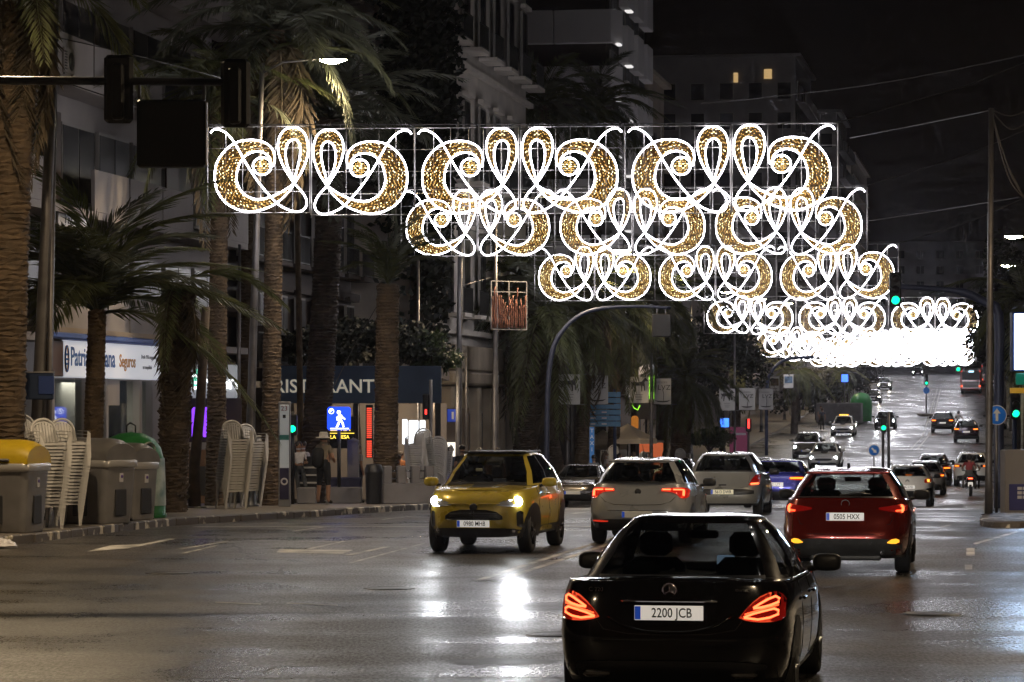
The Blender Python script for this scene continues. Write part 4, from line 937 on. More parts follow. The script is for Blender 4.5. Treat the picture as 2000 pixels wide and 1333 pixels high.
def building(name, label, x, y, length, depth, height, wm, pitch=3.1, z0=4.0, bay=2.6, win=(1.2, 1.6), style='window', rz=BROT, base=None, lit=(), roof=True, cat='building', end_bays=0, group=None, parapet=True):
    """local +x runs along the street front, the front faces local -y"""
    zb = pz(y) if base is None else base
    t = thing(name, label, cat, (x, y, zb-.3), rz, group)
    MB().box((length/2, depth/2+.18, height/2), (length, depth-.36, height)).build('wall', wm, t)
    nb = max(1, int(length/bay)); bw = length/nb; nf = int((height-z0-.4)/pitch)
    for f in range(nf):
        z = z0+f*pitch+.3
        if style == 'balcony':
            link('balcony_slab', wbox((length-.02, .9, .18), wm, 'balcony_slab'), t, (length/2, -.27, z-.12))
        for i in range(nb):
            cx = (i+.5)*bw
            o = link('window', wbox((win[0], .1, win[1]), M_frame, 'window'), t, (cx, .16, z+.25+win[1]/2))
            m = M_litwin if (f, i) in lit else M_pane
            for sx in (-1, 1): link('pane', wbox((win[0]/2-.08, .03, win[1]-.14), m, 'pane'), o, (sx*(win[0]/4), -.05, 0))
            if style == 'window':
                link('sill', wbox((win[0]+.3, .18, .1), wm, 'sill'), o, (0, -.09, -win[1]/2-.05))
                link('lintel', wbox((win[0]+.3, .1, .16), wm, 'lintel'), o, (0, -.06, win[1]/2+.08))
            elif style == 'balcony':
                if rnd.random() < .45: link('shutter', wbox((bw*.42, .05, win[1]+.25), M_brown, 'shutter'), t, (cx+rnd.choice((-.25, .25))*bw, .06, z+.3+win[1]/2))
                if rnd.random() < .85: link('balcony_panel', wbox((bw*.96, .09, 1.0), wm, 'balcony_panel'), t, (cx, -.70, z+.47))
            elif style == 'french':
                link('balcony_floor', wbox((win[0]+.7, .7, .14), wm, 'balcony_floor'), o, (0, -.4, -win[1]/2-.1))
                b = ('rail', round(win[0], 2))
                if b not in _wb:
                    r = MB(); hw = win[0]/2+.32
                    for q in range(13): r.box((-hw+2*hw*q/12, -.7, .45), (.025, .025, .9))
                    r.box((0, -.7, .92), (2*hw, .05, .05)); r.box((0, -.7, .06), (2*hw, .04, .04))
                    _wb[b] = r.mesh('railing', M_rail)
                link('railing', _wb[b], o, (0, 0, -win[1]/2-.04))
                link('hood_mould', wbox((win[0]+.4, .22, .16), wm, 'hood_mould'), o, (0, -.1, win[1]/2+.2))
        if style == 'french': link('string_course', wbox((length+.06, .22, .2), wm, 'string_course'), t, (length/2, .14, z-.42))
    for j in range(end_bays):                      # windows in the gable that faces the viewer
        for f in range(nf):
            z = z0+f*pitch+.3
            o = link('gable_window', wbox((.1, win[0], win[1]), M_frame, 'gable_window'), t, (-.02, 1.5+j*bay, z+.25+win[1]/2))
            link('pane', wbox((.03, win[0]-.14, win[1]-.14), M_litwin if (f, -1-j) in lit else M_pane, 'pane'), o, (-.05, 0, 0))
    if parapet: link('cornice', MB().box((length/2, depth/2, height+.05), (length+.5, depth+.4, .3)).mesh('cornice', wm), t)
    return t
fl = lambda y: -9.2+.165*(y-80)
A = building('apartment_block', 'white apartment block with long balcony bands above the insurance office', fl(50)-.5, 50, 39, 12, 29, M_wallwhite, 3.0, 3.9, 3.0, (2.6, 1.9), 'balcony')
building('dark_apartment_block', 'dark brown block with tall shutters behind the restaurant', fl(92)-1, 92, 17.5, 12, 27, M_walldark, 3.2, 4.0, 2.4, (1.2, 2.2), 'french')
C = building('corner_mansion', 'pale classical mansion with iron balconies and pilastered ground floor', -2.4, 110.5, 20.5, 12, 22.5, mat('mansion_stucco', (.74, .67, .60), .75, var=.15, scale=1.2, bump=.2, bscale=12), 5.0, 6.6, 3.0, (1.2, 3.1), 'french')
# pilasters and tall openings of the mansion's ground floor
for i in range(8):
    x = .5+i*2.75
    MB().bbox((x, .02, 2.35), (.62, .5, 4.2), .05).build('pilaster', M_walltan, C)
    if i < 7:
        o = MB().box((x+1.37, .12, 1.9), (1.5, .12, 3.3)).build('window', M_frame, C)
        MB().box((x+1.37, .05, 1.9), (1.3, .04, 3.1)).build('pane', M_pane, o)
MB().bbox((10.2, -.05, 4.75), (20.8, .7, .5), .08).build('cornice', M_walltan, C); MB().bbox((10.2, -.25, 5.5), (20.8, .3, .9), .04).build('balustrade', M_walltan, C)
M_tower = mat('tower_cladding', (.84, .80, .80), .6, var=.06, scale=.8)
M_mansion = mat('mansion_stucco', (.56, .50, .43), .75, var=.2, scale=1.2, bump=.2, bscale=12)
D = building('white_office_tower', 'white tower of broad blank bands with dark glazing between', X(1196, 170), 170, 16, 14, 33, M_walldark, 3.4, 4.0, 3.2, (2.6, 1.9), 'window', parapet=False)
zt_ = Zp(85, 170)-(pz(170)-.3)
for f in range(-6, 3):
    z = zt_+f*3.12
    for k in range(4): MB().bbox((-.25, 1.6+k*3.25, z+.92), (.5, 3.2, 1.85), .03).build('cladding_panel', M_tower, D)
    MB().add([(-.5, .02, z), (.6, -.5, z), (.6, -.5, z+1.85), (-.5, .02, z+1.85), (.6, 0, z), (.6, 0, z+1.85)], [(0, 1, 2, 3), (0, 4, 1), (3, 2, 5), (1, 4, 5, 2)]).build('corner_panel', M_tower, D)
    for k in range(3): MB().bbox((4.2+k*4.6, -.25, z+.3), (2.6, .55, 2.1), .03).build('cladding_panel', M_tower, D)
    MB().bbox((.3, -.32, z-.05), (.7, .3, .12), .04).build('soffit_reflection', emat('soffit_glow', (1, .97, .95), .9, False), D)  # glowing blocks paint in the bright reflections at the panel corners
    MB().bbox((4.6, -.35, z-.78), (.9, .4, .12), .04).build('soffit_reflection', emat('soffit_glow', (1, .97, .95), .9, False), D)
E = building('beige_house', 'beige block with a lit slab edge, right of the white tower', X(1262, 215), 215, 14, 14, 26.5, M_wallbeige, 3.2, 4.0, 3.0, (1.2, 1.7), 'balcony', end_bays=2)
E2 = building('stepped_apartment_block', 'far stepped block with two lit top windows', X(1560, 318), 318, 24, 34, 36.5, M_wallgrey, 3.1, 3.5, 3.0, (1.5, 1.8), 'balcony', end_bays=5)
for (px, py, w_) in ((1437, 150, .45), (1500, 144, .8)):
    q_ = E2.matrix_basis.inverted() @ Vector((0, 0, 0)) if 0 else None
    o = MB().box((-.1, (X(1560, 318)-X(px, 318)), Zp(py, 318)-pz(318)+.3), (.12, w_, 1.0)).build('gable_window', M_litwin, E2)
building('far_grey_block', 'far grey block behind the right end of the nearest panels', X(1640, 352), 352, 20, 24, 33, M_wallgrey, 3.1, 3.5, 3.0, (1.4, 1.7), 'balcony', end_bays=2)
building('far_tan_block', 'far tan block going up the avenue behind the panels', X(1668, 385), 385, 40, 20, 30, M_walltan, 3.1, 3.5, 3.0, (1.4, 1.7), 'window', end_bays=1)
building('low_brick_block', 'brown block with striped awnings behind the white banners', 4.9, 196, 17, 12, 19, mat('brown_brick', (.2, .13, .10), .8, var=.3, scale=3), 3.2, 4.0, 2.6, (1.3, 1.8), 'balcony', end_bays=3)
building('uphill_white_block', 'white block uphill past the taxi', 19, 262, 26, 12, 17, M_wallwhite, 3.2, 4.0, 2.8, (1.3, 1.7), 'balcony', end_bays=2)
building('uphill_grey_block', 'grey block further uphill by the no entry sign', 31, 345, 60, 12, 15, M_wallgrey, 3.2, 4.0, 3.0, (1.3, 1.7), 'window', end_bays=2)
building('far_end_block', 'dark building closing the top of the avenue', cl(640)-40, 640, 90, 20, 24, M_wallgrey, 3.2, 4, 4, (1.6, 1.7), 'window', rz=0)
building('right_side_block', 'dark block along the right side of the avenue uphill', cl(300)+24, 300, 150, 14, 16, M_walldark, 3.2, 4, 4, (1.5, 1.7), 'window', rz=BROT+PI-2*0)
# air conditioners on the white block
def ac(px, py, y, label):
    t = thing('air_conditioner', label, 'air conditioner', at(px, py, y), BROT, 'air conditioners on the facades')
    MB().bbox((0, 0, 0), (.8, .3, .58), .02).build('casing', M_wallwhite, t)
    MB().lathe([(.001, -.165), (.2, -.165), (.215, -.15)], 18, (.14, 0, 0), 'Y').build('fan_grille', M_dark, t)
    for k in range(7): MB().box((-.28, -.156, -.2+k*.066), (.16, .01, .03)).build('vent_slat', M_dark, t)
    for sx in (-.3, .3): MB().box((sx, .05, -.31), (.04, .36, .04)).build('bracket', M_steel, t)
ac(253, 622, 79.0, 'white air conditioner on the ledge over the insurance office'); ac(124, 120, 71.5, 'white air conditioner high on the white apartment block')
# insurance office front
SH = thing('insurance_office', 'insurance office front with blue and yellow lettered fascia', 'shop', (fl(70.3)+.05, 70.3, pz(74)-.1), BROT)
M_blue = mat('fascia_blue', (.04, .10, .42), .45); M_fascia = mat('fascia_white', (.62, .60, .60), .45, emit=(.9, .92, 1), es=.4); M_orange = mat('letter_orange', (.6, .26, .02), .5); M_letblue = mat('letter_blue', (.03, .12, .42), .5)
MB().bbox((5.0, -.1, 3.62), (8.2, .3, .86), .02).build('fascia', M_fascia, SH)
MB().bbox((4.7, -.12, 4.15), (10, .5, .16), .04).build('fascia_cornice', mat('cornice_blue', (.08, .16, .5), .5), SH); MB().box((4.7, .1, 4.28), (10, .9, .12)).build('ledge', M_wallbeige, SH)
MB().bbox((.35, -.08, 3.62), (1.1, .28, .84), .02).build('fascia_end', mat('fascia_brown', (.12, .06, .03), .5), SH); MB().bbox((9.45, -.1, 3.66), (.7, .3, .92), .02).build('fascia_end', M_blue, SH)
text('Patria Hispana', .62, M_letblue, SH, (3.1, -.26, 3.66), name='lettering', bold=.008); text('Seguros', .44, M_orange, SH, (5.95, -.26, 3.62), name='lettering', bold=.006)
text('Desde 1916 aseguramos', .14, mat('letter_grey', (.25, .25, .27), .6), SH, (7.85, -.26, 3.76), name='lettering'); text('tu tranquilidad', .14, MATS['letter_grey'], SH, (7.7, -.26, 3.5), name='lettering')
for k in range(2): MB().tube([(.98+.13*math.cos(a), -.27-.01*k, 3.62+.30*math.sin(a)) for a in [q*PI/8 for q in range(17)]], .02, 5).build('shield_emblem', M_orange if k == 0 else M_letblue, SH)
for k in range(3): MB().bbox((.98, -.27, 3.5+k*.11), (.2, .03, .05), .01).build('emblem_bar', M_letblue, SH)
MB().tube([(8.95, -.27, 3.2), (9.05, -.27, 3.5), (9.08, -.27, 3.8), (9.06, -.27, 4.04)], .03, 5).build('yellow_stripe', M_orange, SH)
M_lshop = emat('shop_interior_light', (1, .95, .82), 2.2)
MB().box((4.4, 3.5, 1.7), (8.6, .1, 3.4)).build('back_wall', M_wallwhite, SH); MB().box((5.2, .02, 2.85), (1.0, .3, .62)).build('transom', M_wallwhite, SH)
for (x, w_) in ((.3, .5), (3.3, .25), (4.7, .2), (7.6, .22), (9.2, 1.1)): MB().bbox((x, .05, 1.6), (w_, .35, 3.2), .02).build('pier', M_wallwhite, SH)
for (x, w_) in ((1.9, 2.7), (4.0, 1.2), (6.15, 2.7), (8.2, 1.0)):
    MB().box((x, .06, 1.6), (w_, .02, 3.1)).build('shop_window', glassmat('shop_glass', (.75, .8, .78)), SH)
MB().bbox((5.0, 1.2, 2.75), (.7, .5, .5), .02).build('light_box', emat('lightbox_white', (1, .98, .92), 5), SH)
MB().bbox((6.0, 2.6, 3.0), (3.5, .2, .1), .02).build('ceiling_tube', M_lshop, SH); MB().bbox((1.9, 2.2, 3.1), (1.6, .2, .08), .02).build('ceiling_tube', M_lshop, SH)
for k in range(7): MB().box((9.55, -.14, 3.0-k*.28), (.5, .05, .1)).build('louvre_slat', M_dark, SH)
for k in range(6): MB().box((9.3+k*.12, -.14, .9), (.05, .05, 1.1)).build('louvre_slat', M_dark, SH)
ld = bpy.data.lights.new('shop_light', 'AREA'); ld.energy = 320; ld.size = 2.5; ld.color = (1, .93, .8); o = bpy.data.objects.new('shop_light', ld); col.objects.link(o); o.parent = SH; o.location = (5.5, 1.8, 3.1)
# property sign on the balcony
t = thing('estate_agent_board', 'white board with large dark capitals behind the short palm', 'sign', at(112, 447, 72.5), BROT)
MB().bbox((0, -.35, 0), (2.2, .05, 1.0), .01).build('board', M_whiteplastic, t); text('PROPE', .42, M_dark, t, (.0, -.385, .22), name='lettering', bold=.006); text('OFE', .42, M_dark, t, (.1, -.385, -.24), name='lettering', bold=.006)
# "Green" cafe light box
t = thing('cafe_sign', 'backlit white cafe sign box reading Green behind the trunks', 'sign', at(415, 778, 83), R(-4))
MB().bbox((0, 0, .45), (1.32, .3, .9), .02).build('box', mat('sign_grey', (.3, .3, .32), .5, emit=(.8, .85, .9), es=.22), t)
o = MB().lathe([(.001, -.17), (.17, -.17), (.19, -.15)], 20, (-.36, 0, .5), 'Y', M=Matrix.Diagonal((1, 1, 1.5))).build('letter_disc', emat('sign_teal', (.15, .75, .5), 1.6), t)
text('Green', .55, emat('sign_white', (.95, 1, 1), 4), t, (.02, -.2, .42), name='lettering', bold=.01)
MB().bbox((0, .3, -.6), (1.5, .1, 1.2), .02).build('backing_wall', M_walldark, t)
# restaurant pavilion
RY = 92.0
rp = thing('restaurant_pavilion', 'dark blue restaurant pavilion with white RISTORANTE lettering', 'restaurant', (X(540, RY), RY, pz(RY)-.1), 0)
PW = X(862, RY)-X(540, RY); zt = Zp(715, RY)-pz(RY)+.1; zbm = Zp(788, RY)-pz(RY)+.1
MB().bbox((PW/2, .1, (zt+zbm)/2), (PW, .3, zt-zbm), .02).build('fascia', mat('fascia_slate', (.07, .12, .22), .6, var=.15, scale=1.5), rp)
MB().box((PW/2, 6, zt-.2), (PW, 12, .3)).build('roof', M_walldark, rp); MB().box((PW/2, 7.5, zbm/2), (PW, .2, zbm)).build('back_wall', mat('restaurant_wall', (.2, .17, .15), .8), rp)
for x in (.1, PW*.48, PW*.72, PW-.1): MB().bbox((x, .1, zbm/2), (.16, .2, zbm), .02).build('post', M_dark, rp)
text('RISTORANTE', .56, mat('letter_ivory', (.75, .70, .58), .5, emit=(1, .92, .75), es=.25), rp, (X(642, RY)-X(540, RY), -.07, Zp(756, RY)-pz(RY)+.1), name='lettering', bold=.008, sx=1.0)
for (px, a, b_, m) in ((800, 830, 775, None),): pass
for (p0, p1, y0, y1) in ((780, 790, 820, 870), (793, 812, 822, 872), (815, 826, 822, 868)):
    MB().bbox(((X((p0+p1)/2, RY)-X(540, RY)), 2.5, Zp((y0+y1)/2, RY)-pz(RY)+.1), (X(p1, RY)-X(p0, RY), .1, (y1-y0)*RY/FPX), .02).build('lit_doorway', emat('doorway_glow', (.9, .95, 1), 2.6), rp)
t2 = MB().bbox((X(722, RY)-X(540, RY), -.2, Zp(843, RY)-pz(RY)+.1), (.22, .1, 104*RY/FPX), .02).build('sign_column', M_dark, rp)
for k in range(26):
    if k != 9: MB().bbox((X(722, RY)-X(540, RY), -.26, Zp(892-k*3.75, RY)-pz(RY)+.1), (.15, .03, .042), .006).build('led_row', emat('neon_red', (1, .09, .045), 1.1), t2)
t = thing('violet_neon', 'pair of glowing violet neon panels in the cafe doorway', 'neon light', (X(391, 82), 82, pz(82)), 0)
for px in (380, 402): MB().bbox((X(px, 82)-X(391, 82), 0, Zp(825, 82)-pz(82)), (.15, .06, .80), .02).build('neon_panel', emat('neon_violet', (.25, .05, 1), 1.7), t)
MB().bbox((0, .06, .72), (.62, .05, 1.44), .02).build('door_frame', mat('door_wood', (.25, .14, .07), .6), t)
MB().bbox((X(662, RY)-X(540, RY), -.25, Zp(845, RY)-pz(RY)+.1), (1.05, .06, .95), .02).build('menu_board', M_dark, rp)
text('PIZZERIA', .19, emat('letter_yellow', (1, .7, .08), 2.0, False), rp, (X(660, RY)-X(540, RY), -.3, Zp(838, RY)-pz(RY)+.1), name='lettering', bold=.004)
text('A LA MESA', .15, MATS['letter_yellow'], rp, (X(660, RY)-X(540, RY), -.3, Zp(854, RY)-pz(RY)+.1), name='lettering', bold=.003)
MB().box((X(662, RY)-X(540, RY), -.3, Zp(846.5, RY)-pz(RY)+.1), (.95, .01, .02)).build('underline', MATS['letter_yellow'], rp)
MB().bbox((X(690, RY)-X(540, RY), .3, 1.6), (.28, .1, 1.9), .04).build('curtain', mat('curtain_cream', (.5, .46, .38), .9), rp)
for (x, yy) in ((1.2, 4), (3.2, 5), (4.4, 3)):
    MB().lathe([(.001, 0), (.12, .02), (.16, .12), (.05, .2)], 12, (x, yy, zt-.9)).build('pendant_lamp', emat('pendant_glow', (1, .75, .4), 9), rp)
    ld = bpy.data.lights.new('pendant_fill', 'POINT'); ld.energy = 110; ld.color = (1, .8, .55); ld.shadow_soft_size = .15; o = bpy.data.objects.new('pendant_fill', ld); col.objects.link(o); o.parent = rp; o.location = (x, yy, zt-1.1)  # point light added by each pendant to brighten the restaurant front
# white "Sisters" neon above the pavilion
t = thing('script_sign', 'white neon script sign above the pavilion roof', 'sign', at(832, 690, 97), R(-3)); text('Sisters', .72, emat('neon_white', (.92, .97, 1), 4), t, (0, -.05, .0), name='lettering', sx=.55, bold=.008); MB().box((0, .1, -.75), (.9, .05, .3)).build('mount', M_dark, t)
# awning lights
for i, (px, py) in enumerate(((300, 617), (375, 620))):
    tag(MB().bbox((0, 0, 0), (.42, .1, .035), .01).build('tube_light', emat('tube_warm', (1, .9, .72), 5), None, at(px, py, 88)), ('left' if i == 0 else 'right')+'hand tube light under the dark canopy by the ragged trunk', 'tube light')
tag(MB().box((0, 0, 0), (4.0, 6, .12)).build('dark_canopy', M_walldark, None, at(360, 611, 90)), 'dark canopy between the insurance office and the cafe', 'canopy')
tag(MB().box((0, 0, 0), (4.2, .2, 6)).build('dark_back_wall', M_walldark, None, (X(400, 95), 95.2, pz(95)+2.5)), 'dark wall behind the cafe tables', 'wall')

# ---------------------------------------------------------------- palms
M_frond = leafmat('palm_leaf', (.12, .13, .05)); M_frondpale = leafmat('palm_leaf_pale', (.15, .16, .11)); M_dry = mat('palm_leaf_dry', (.10, .075, .045), .8, var=.4, scale=1.5)
M_trunk = mat('palm_trunk', (.125, .085, .05), .85, var=.5, scale=4, bump=.4); M_trunkd = mat('palm_trunk_dark', (.085, .062, .045), .9, var=.5, scale=4, bump=.5)
def frond_mesh(L_, arch, droop, seed, m, n=58, ll=.5, stiff=.25):
    r = random.Random(seed); b = MB(); P = []
    for i in range(n+1):
        u = i/n; P.append(Vector((L_*u*(1-.12*u*arch), .05*math.sin(3*u)*L_*r.uniform(-.3, .3)*0, L_*(arch*u-(arch+droop)*u*u))))
    b.tube(P[::4], [.032*(1-.85*i/(len(P[::4])-1)) for i in range(len(P[::4]))], 4)
    for i in range(4, n):
        u = i/n; t = (P[i+1]-P[i-1]).normalized(); side = Vector((0, 1, 0)); up = t.cross(side)
        l = ll*(.35+1.1*math.sin(PI*min(1, u*.85+.12))**.8)*r.uniform(.8, 1.1)
        for sg in (-1, 1):
            d = (t*(.55+.5*u)+side*sg*(.9-.35*u)-up*r.uniform(-.1, .4)*stiff*1.6+Vector((0, 0, r.uniform(-.12, .1)))).normalized()
            p = P[i]+t*r.uniform(-.02, .02); tip = p+d*l+Vector((0, 0, -l*r.uniform(.05, .32)*stiff*2)); mid = p+d*l*.5
            w_ = t.cross(d).cross(d).normalized()*.022
            b.add([p, mid+w_, tip, mid-w_], [(0, 1, 2), (0, 2, 3)])
    return b.mesh('frond', m)
FR = [frond_mesh(3.0, .55, .30, 1, M_frond), frond_mesh(3.0, .4, .55, 2, M_frond), frond_mesh(2.8, .2, .9, 3, M_frond), frond_mesh(3.0, .6, .22, 4, M_frondpale)]
FRD = [frond_mesh(2.6, .1, 1.0, 5, M_dry, stiff=.6), frond_mesh(2.4, -.1, .9, 6, M_dry, stiff=.7)]
FRP = [frond_mesh(3.0, .5, .35, 7, M_frondpale), frond_mesh(3.0, .3, .5, 8, M_frondpale), frond_mesh(3.2, .6, .2, 9, M_frondpale)]
def trunk(pts, r, step=.09, amp=.06, n=14, seed=0, jag=.02):
    rr = random.Random(seed); b = MB(); pts = [Vector(p) for p in pts]
    ln = sum((q-p).length for p, q in zip(pts, pts[1:])); N = int(ln/step); sp = resample(spline([tuple(p) for p in pts], 8) if len(pts) > 2 else pts, N*2+1)
    vs = []; M_ = len(sp)
    for i, p in enumerate(sp):
        u = i/(M_-1); ra = lerp(r[0], r[1], u)*(1+(amp if i % 2 else -amp*.6)); ph = (i//2 % 2)*PI/n
        for k in range(n):
            a = 2*PI*k/n+ph; q = ra*(1+rr.uniform(-jag, jag)+(amp*.7 if (k % 2 and i % 2) else 0)); vs.append((p.x+q*math.cos(a), p.y+q*math.sin(a), p.z+rr.uniform(-jag, jag)*.5))
    b.add(vs, [(i*n+k, i*n+(k+1) % n, (i+1)*n+(k+1) % n, (i+1)*n+k) for i in range(M_-1) for k in range(n)], 0, False)
    return b
def palm(label, base, top, Y, r=(.24, .2), fr=26, ln=1.0, el=(-25, 70), name='palm_tree', fset=None, dry=0, seed=1, style='ring', az=None, tm=None, mid=None, yo=0, group='palms along the pavement'):
    """base and top are picture points of the trunk's foot and crown at distance Y"""
    rr = random.Random(seed); bz = pz(Y); B = Vector((X(base, Y), Y, bz)); T = Vector((X(top[0], Y), Y+yo, Zp(top[1], Y)))
    t = thing(name, label, 'palm tree', B, 0, group); d = T-B
    pts = [(0, 0, -.1), tuple(d*.33+Vector((mid or 0, 0, 0))*.8), tuple(d*.7+Vector((mid or 0, 0, 0))), tuple(d)]
    st = {'ring': (.095, .038, 16, .055), 'ragged': (.085, .05, 14, .06), 'scale': (.085, .04, 14, .04), 'smooth': (.16, .015, 10, .012)}[style]
    trunk(pts, r, st[0], st[1], st[2], seed, st[3]).build('trunk', tm or M_trunk, t)
    if style in ('ragged', 'scale'):
        b = MB(); cv = resample(spline(pts, 8), 60); nl = int(d.length/(.085 if style == 'scale' else .075)); rs = random.Random(seed+5)
        for i in range(nl*4):
            u = i/(nl*4); p = cv[min(59, int(u*59))]; a = i*2.399963; ra = lerp(r[0], r[1], u); e_ = Vector((math.cos(a), math.sin(a), 0)); sd = Vector((-e_.y, e_.x, 0))
            q = rs.uniform(.6, 1.3); o_ = .05*q if style == 'scale' else .09*q; h_ = .11*q; wd = .075*q
            c0 = p+e_*ra*.92
            b.add([c0-sd*wd, c0+sd*wd, c0+e_*o_+Vector((0, 0, h_*.9))+sd*wd*.7, c0+e_*o_+Vector((0, 0, h_*.9))-sd*wd*.7, c0+Vector((0, 0, h_*1.5))], [(0, 1, 2, 3), (3, 2, 4), (0, 3, 4), (1, 4, 2)])
        b.build('leaf_bases', tm or M_trunk, t)['kind'] = 'stuff'
    fset = fset or FR
    for i in range(fr):
        e = lerp(el[0], el[1], (i+.5)/fr); a = i*2.399+rr.uniform(-.3, .3) if az is None else lerp(az[0], az[1], rr.random())
        isd = i < dry; me = rr.choice(FRD if isd else (fset if e > 15 else fset[1:]))
        s_ = ln*rr.uniform(.85, 1.12)
        o = link('frond', me, t, tuple(d+Vector((0, 0, -.1+.25*i/fr))), (rr.uniform(-.25, .25), -R(e-20 if not isd else -45), a)); o.scale = (s_,)*3
    return t
palm('thick date palm trunk lit gold at the left edge', 12, (45, -60), 58, (.33, .40), 16, 1.1, (-40, 60), seed=11, dry=6, mid=-.1)
palm('short young palm with wide fronds in front of the insurance office', 178, (190, 606), 66.5, (.23, .19), 30, 1.22, (26, 94), seed=5)
palm('ragged dark palm trunk beside the green bottle bank', 335, (352, 566), 67, (.32, .30), 9, .75, (-60, 30), style='ragged', tm=M_trunkd, dry=6, seed=9)
palm('slim palm trunk glowing gold beside the chair stack', 420, (432, 190), 76, (.25, .2), 24, 1.0, (-25, 75), seed=3, dry=4)
palm('straight palm trunk behind the bus stop post', 527, (541, 60), 76, (.24, .2), 28, 1.25, (-25, 75), seed=4, fset=FRP, dry=4)
palm('leaning thick palm trunk behind the man in the hat', 607, (646, 232), 87, (.40, .36), 26, 1.2, (-15, 80), seed=6, tm=M_trunkd, fset=FRP, mid=.1)
palm('scaly palm with upright open fronds above the restaurant', 752, (758, 556), 82, (.33, .29), 13, .72, (58, 92), seed=8, style='scale', tm=M_trunk)
palm('thin bare palm stem behind the restaurant lettering', 589, (578, 200), 88, (.1, .07), 16, .8, (-30, 70), seed=10, style='smooth', dry=6)
palm('dark leaning palm in front of the mansion with drooping fronds', 1012, (1064, 612), 118, (.45, .42), 30, 1.3, (-55, 60), seed=12, tm=M_trunkd, dry=10, style='ragged')
palm('dark drooping palm right of the red hanging frame', 1100, (1012, 540), 121, (.3, .28), 30, 1.35, (-60, 55), seed=13, tm=M_trunkd, dry=8)
palm('palm with a gold lit trunk behind the blue direction boards', 1196, (1206, 600), 130, (.26, .22), 30, 1.3, (-50, 70), seed=14, dry=5)
palm('gold trunked palm behind the horse banner', 1132, (1150, 570), 123, (.28, .25), 26, 1.3, (-50, 60), seed=15, dry=6)
palm('bushy lamp lit palm behind the banners', 1325, (1336, 745), 143, (.5, .42), 46, .95, (-30, 80), seed=16, style='scale')
palm('dark palm behind the lit bushy one', 1290, (1300, 575), 150, (.3, .26), 28, 1.3, (-45, 70), seed=17)
palm('palm crown in front of the white tower, left one', 1040, (1062, 205), 140, (.3, .25), 34, 1.25, (-35, 80), seed=18, tm=M_trunkd)
palm('palm crown in front of the white tower, right one', 1150, (1170, 215), 148, (.3, .25), 34, 1.25, (-35, 80), seed=19, tm=M_trunkd)
palm('tall palm whose crown fills the top above the street lamp', 478, (492, 48), 90, (.25, .2), 34, 1.5, (-35, 75), seed=20, fset=FR, dry=6)
palm('palm at the right edge lit from below', 2040, (2000, 590), 128, (.28, .24), 30, 1.1, (-40, 70), seed=21)
for i, (px, py, y) in enumerate(((1440, 700, 180), (1555, 725, 235), (1640, 728, 300))):
    palm('far palm %s' % ('beside the second row of banners', 'behind the taxi', 'far up the left pavement')[i], px-4, (px, py), y, (.28, .24), 24, 1.0, (-40, 70), seed=30+i, tm=M_trunkd)

# leafy trees and hedges
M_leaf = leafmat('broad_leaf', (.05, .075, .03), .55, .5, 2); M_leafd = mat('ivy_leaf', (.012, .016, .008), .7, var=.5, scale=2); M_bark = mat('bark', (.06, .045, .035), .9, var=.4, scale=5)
def leafball(n, rx, ry, rz_, seed, size=.16, m=None, name='crown', clumps=14):
    r = random.Random(seed); b = MB(); C_ = []
    for i in range(clumps):
        a, e, q = r.uniform(0, 2*PI), math.asin(r.uniform(-.8, 1)), r.uniform(.35, .95); C_.append((Vector((q*math.cos(a)*math.cos(e)*rx, q*math.sin(a)*math.cos(e)*ry, q*math.sin(e)*rz_)), r.uniform(.28, .5)))
    for i in range(n):
        c_, k = r.choice(C_); v = Vector((r.gauss(0, 1), r.gauss(0, 1), r.gauss(0, 1))).normalized()*r.random()**.4
        p = c_+Vector((v.x*rx*k, v.y*ry*k, v.z*rz_*k)); t = Vector((r.uniform(-1, 1), r.uniform(-1, 1), r.uniform(-1, .6))).normalized(); s_ = t.orthogonal().normalized()*size*.35
        b.add([p, p+t*size*.5+s_, p+t*size, p+t*size*.5-s_], [(0, 1, 2, 3)])
    return b.mesh(name, m or M_leaf)
def tree(label, px, py, Y, rx, rz_, n, seed, m=None, ry=None, size=.16, trunk_r=.14, gx=None, cat='tree', name='broadleaf_tree', group=None):
    bz = pz(Y); zc = Zp(py, Y); t = thing(name, label, cat, (X(px, Y), Y, bz), 0, group)
    h = zc-bz
    MB().tube([(0, 0, -.05), (.05, 0, h*.4), (-.05, .05, h*.8), (0, 0, h)], [trunk_r, trunk_r*.85, trunk_r*.6, trunk_r*.3], 8).build('trunk', M_bark, t)
    b = MB(); r = random.Random(seed)
    for k in range(5):
        a = k*1.3+r.random(); b.tube([(0, 0, h*.65), (math.cos(a)*rx*.35, math.sin(a)*rx*.35, h*.9), (math.cos(a)*rx*.7, math.sin(a)*rx*.7, h+rz_*.3)], [trunk_r*.5, trunk_r*.3, .02], 5)
    b.build('limb', M_bark, t)
    link('crown', leafball(n, rx, ry or rx, rz_, seed, size, m, clumps=max(14, n//220)), t, (0, 0, h)); return t
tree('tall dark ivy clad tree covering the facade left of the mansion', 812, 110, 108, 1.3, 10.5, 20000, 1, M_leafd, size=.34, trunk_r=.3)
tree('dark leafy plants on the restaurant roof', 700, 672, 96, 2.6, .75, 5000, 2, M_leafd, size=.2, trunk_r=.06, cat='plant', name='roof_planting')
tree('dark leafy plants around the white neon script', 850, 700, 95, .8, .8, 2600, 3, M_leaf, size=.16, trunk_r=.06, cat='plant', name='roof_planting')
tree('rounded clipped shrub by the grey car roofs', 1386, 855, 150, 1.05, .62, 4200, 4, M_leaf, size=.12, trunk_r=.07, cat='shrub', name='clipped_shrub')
tree('dark street tree behind the dark estate car', 1235, 640, 160, 2.6, 2.4, 6000, 5, M_leafd, size=.25)
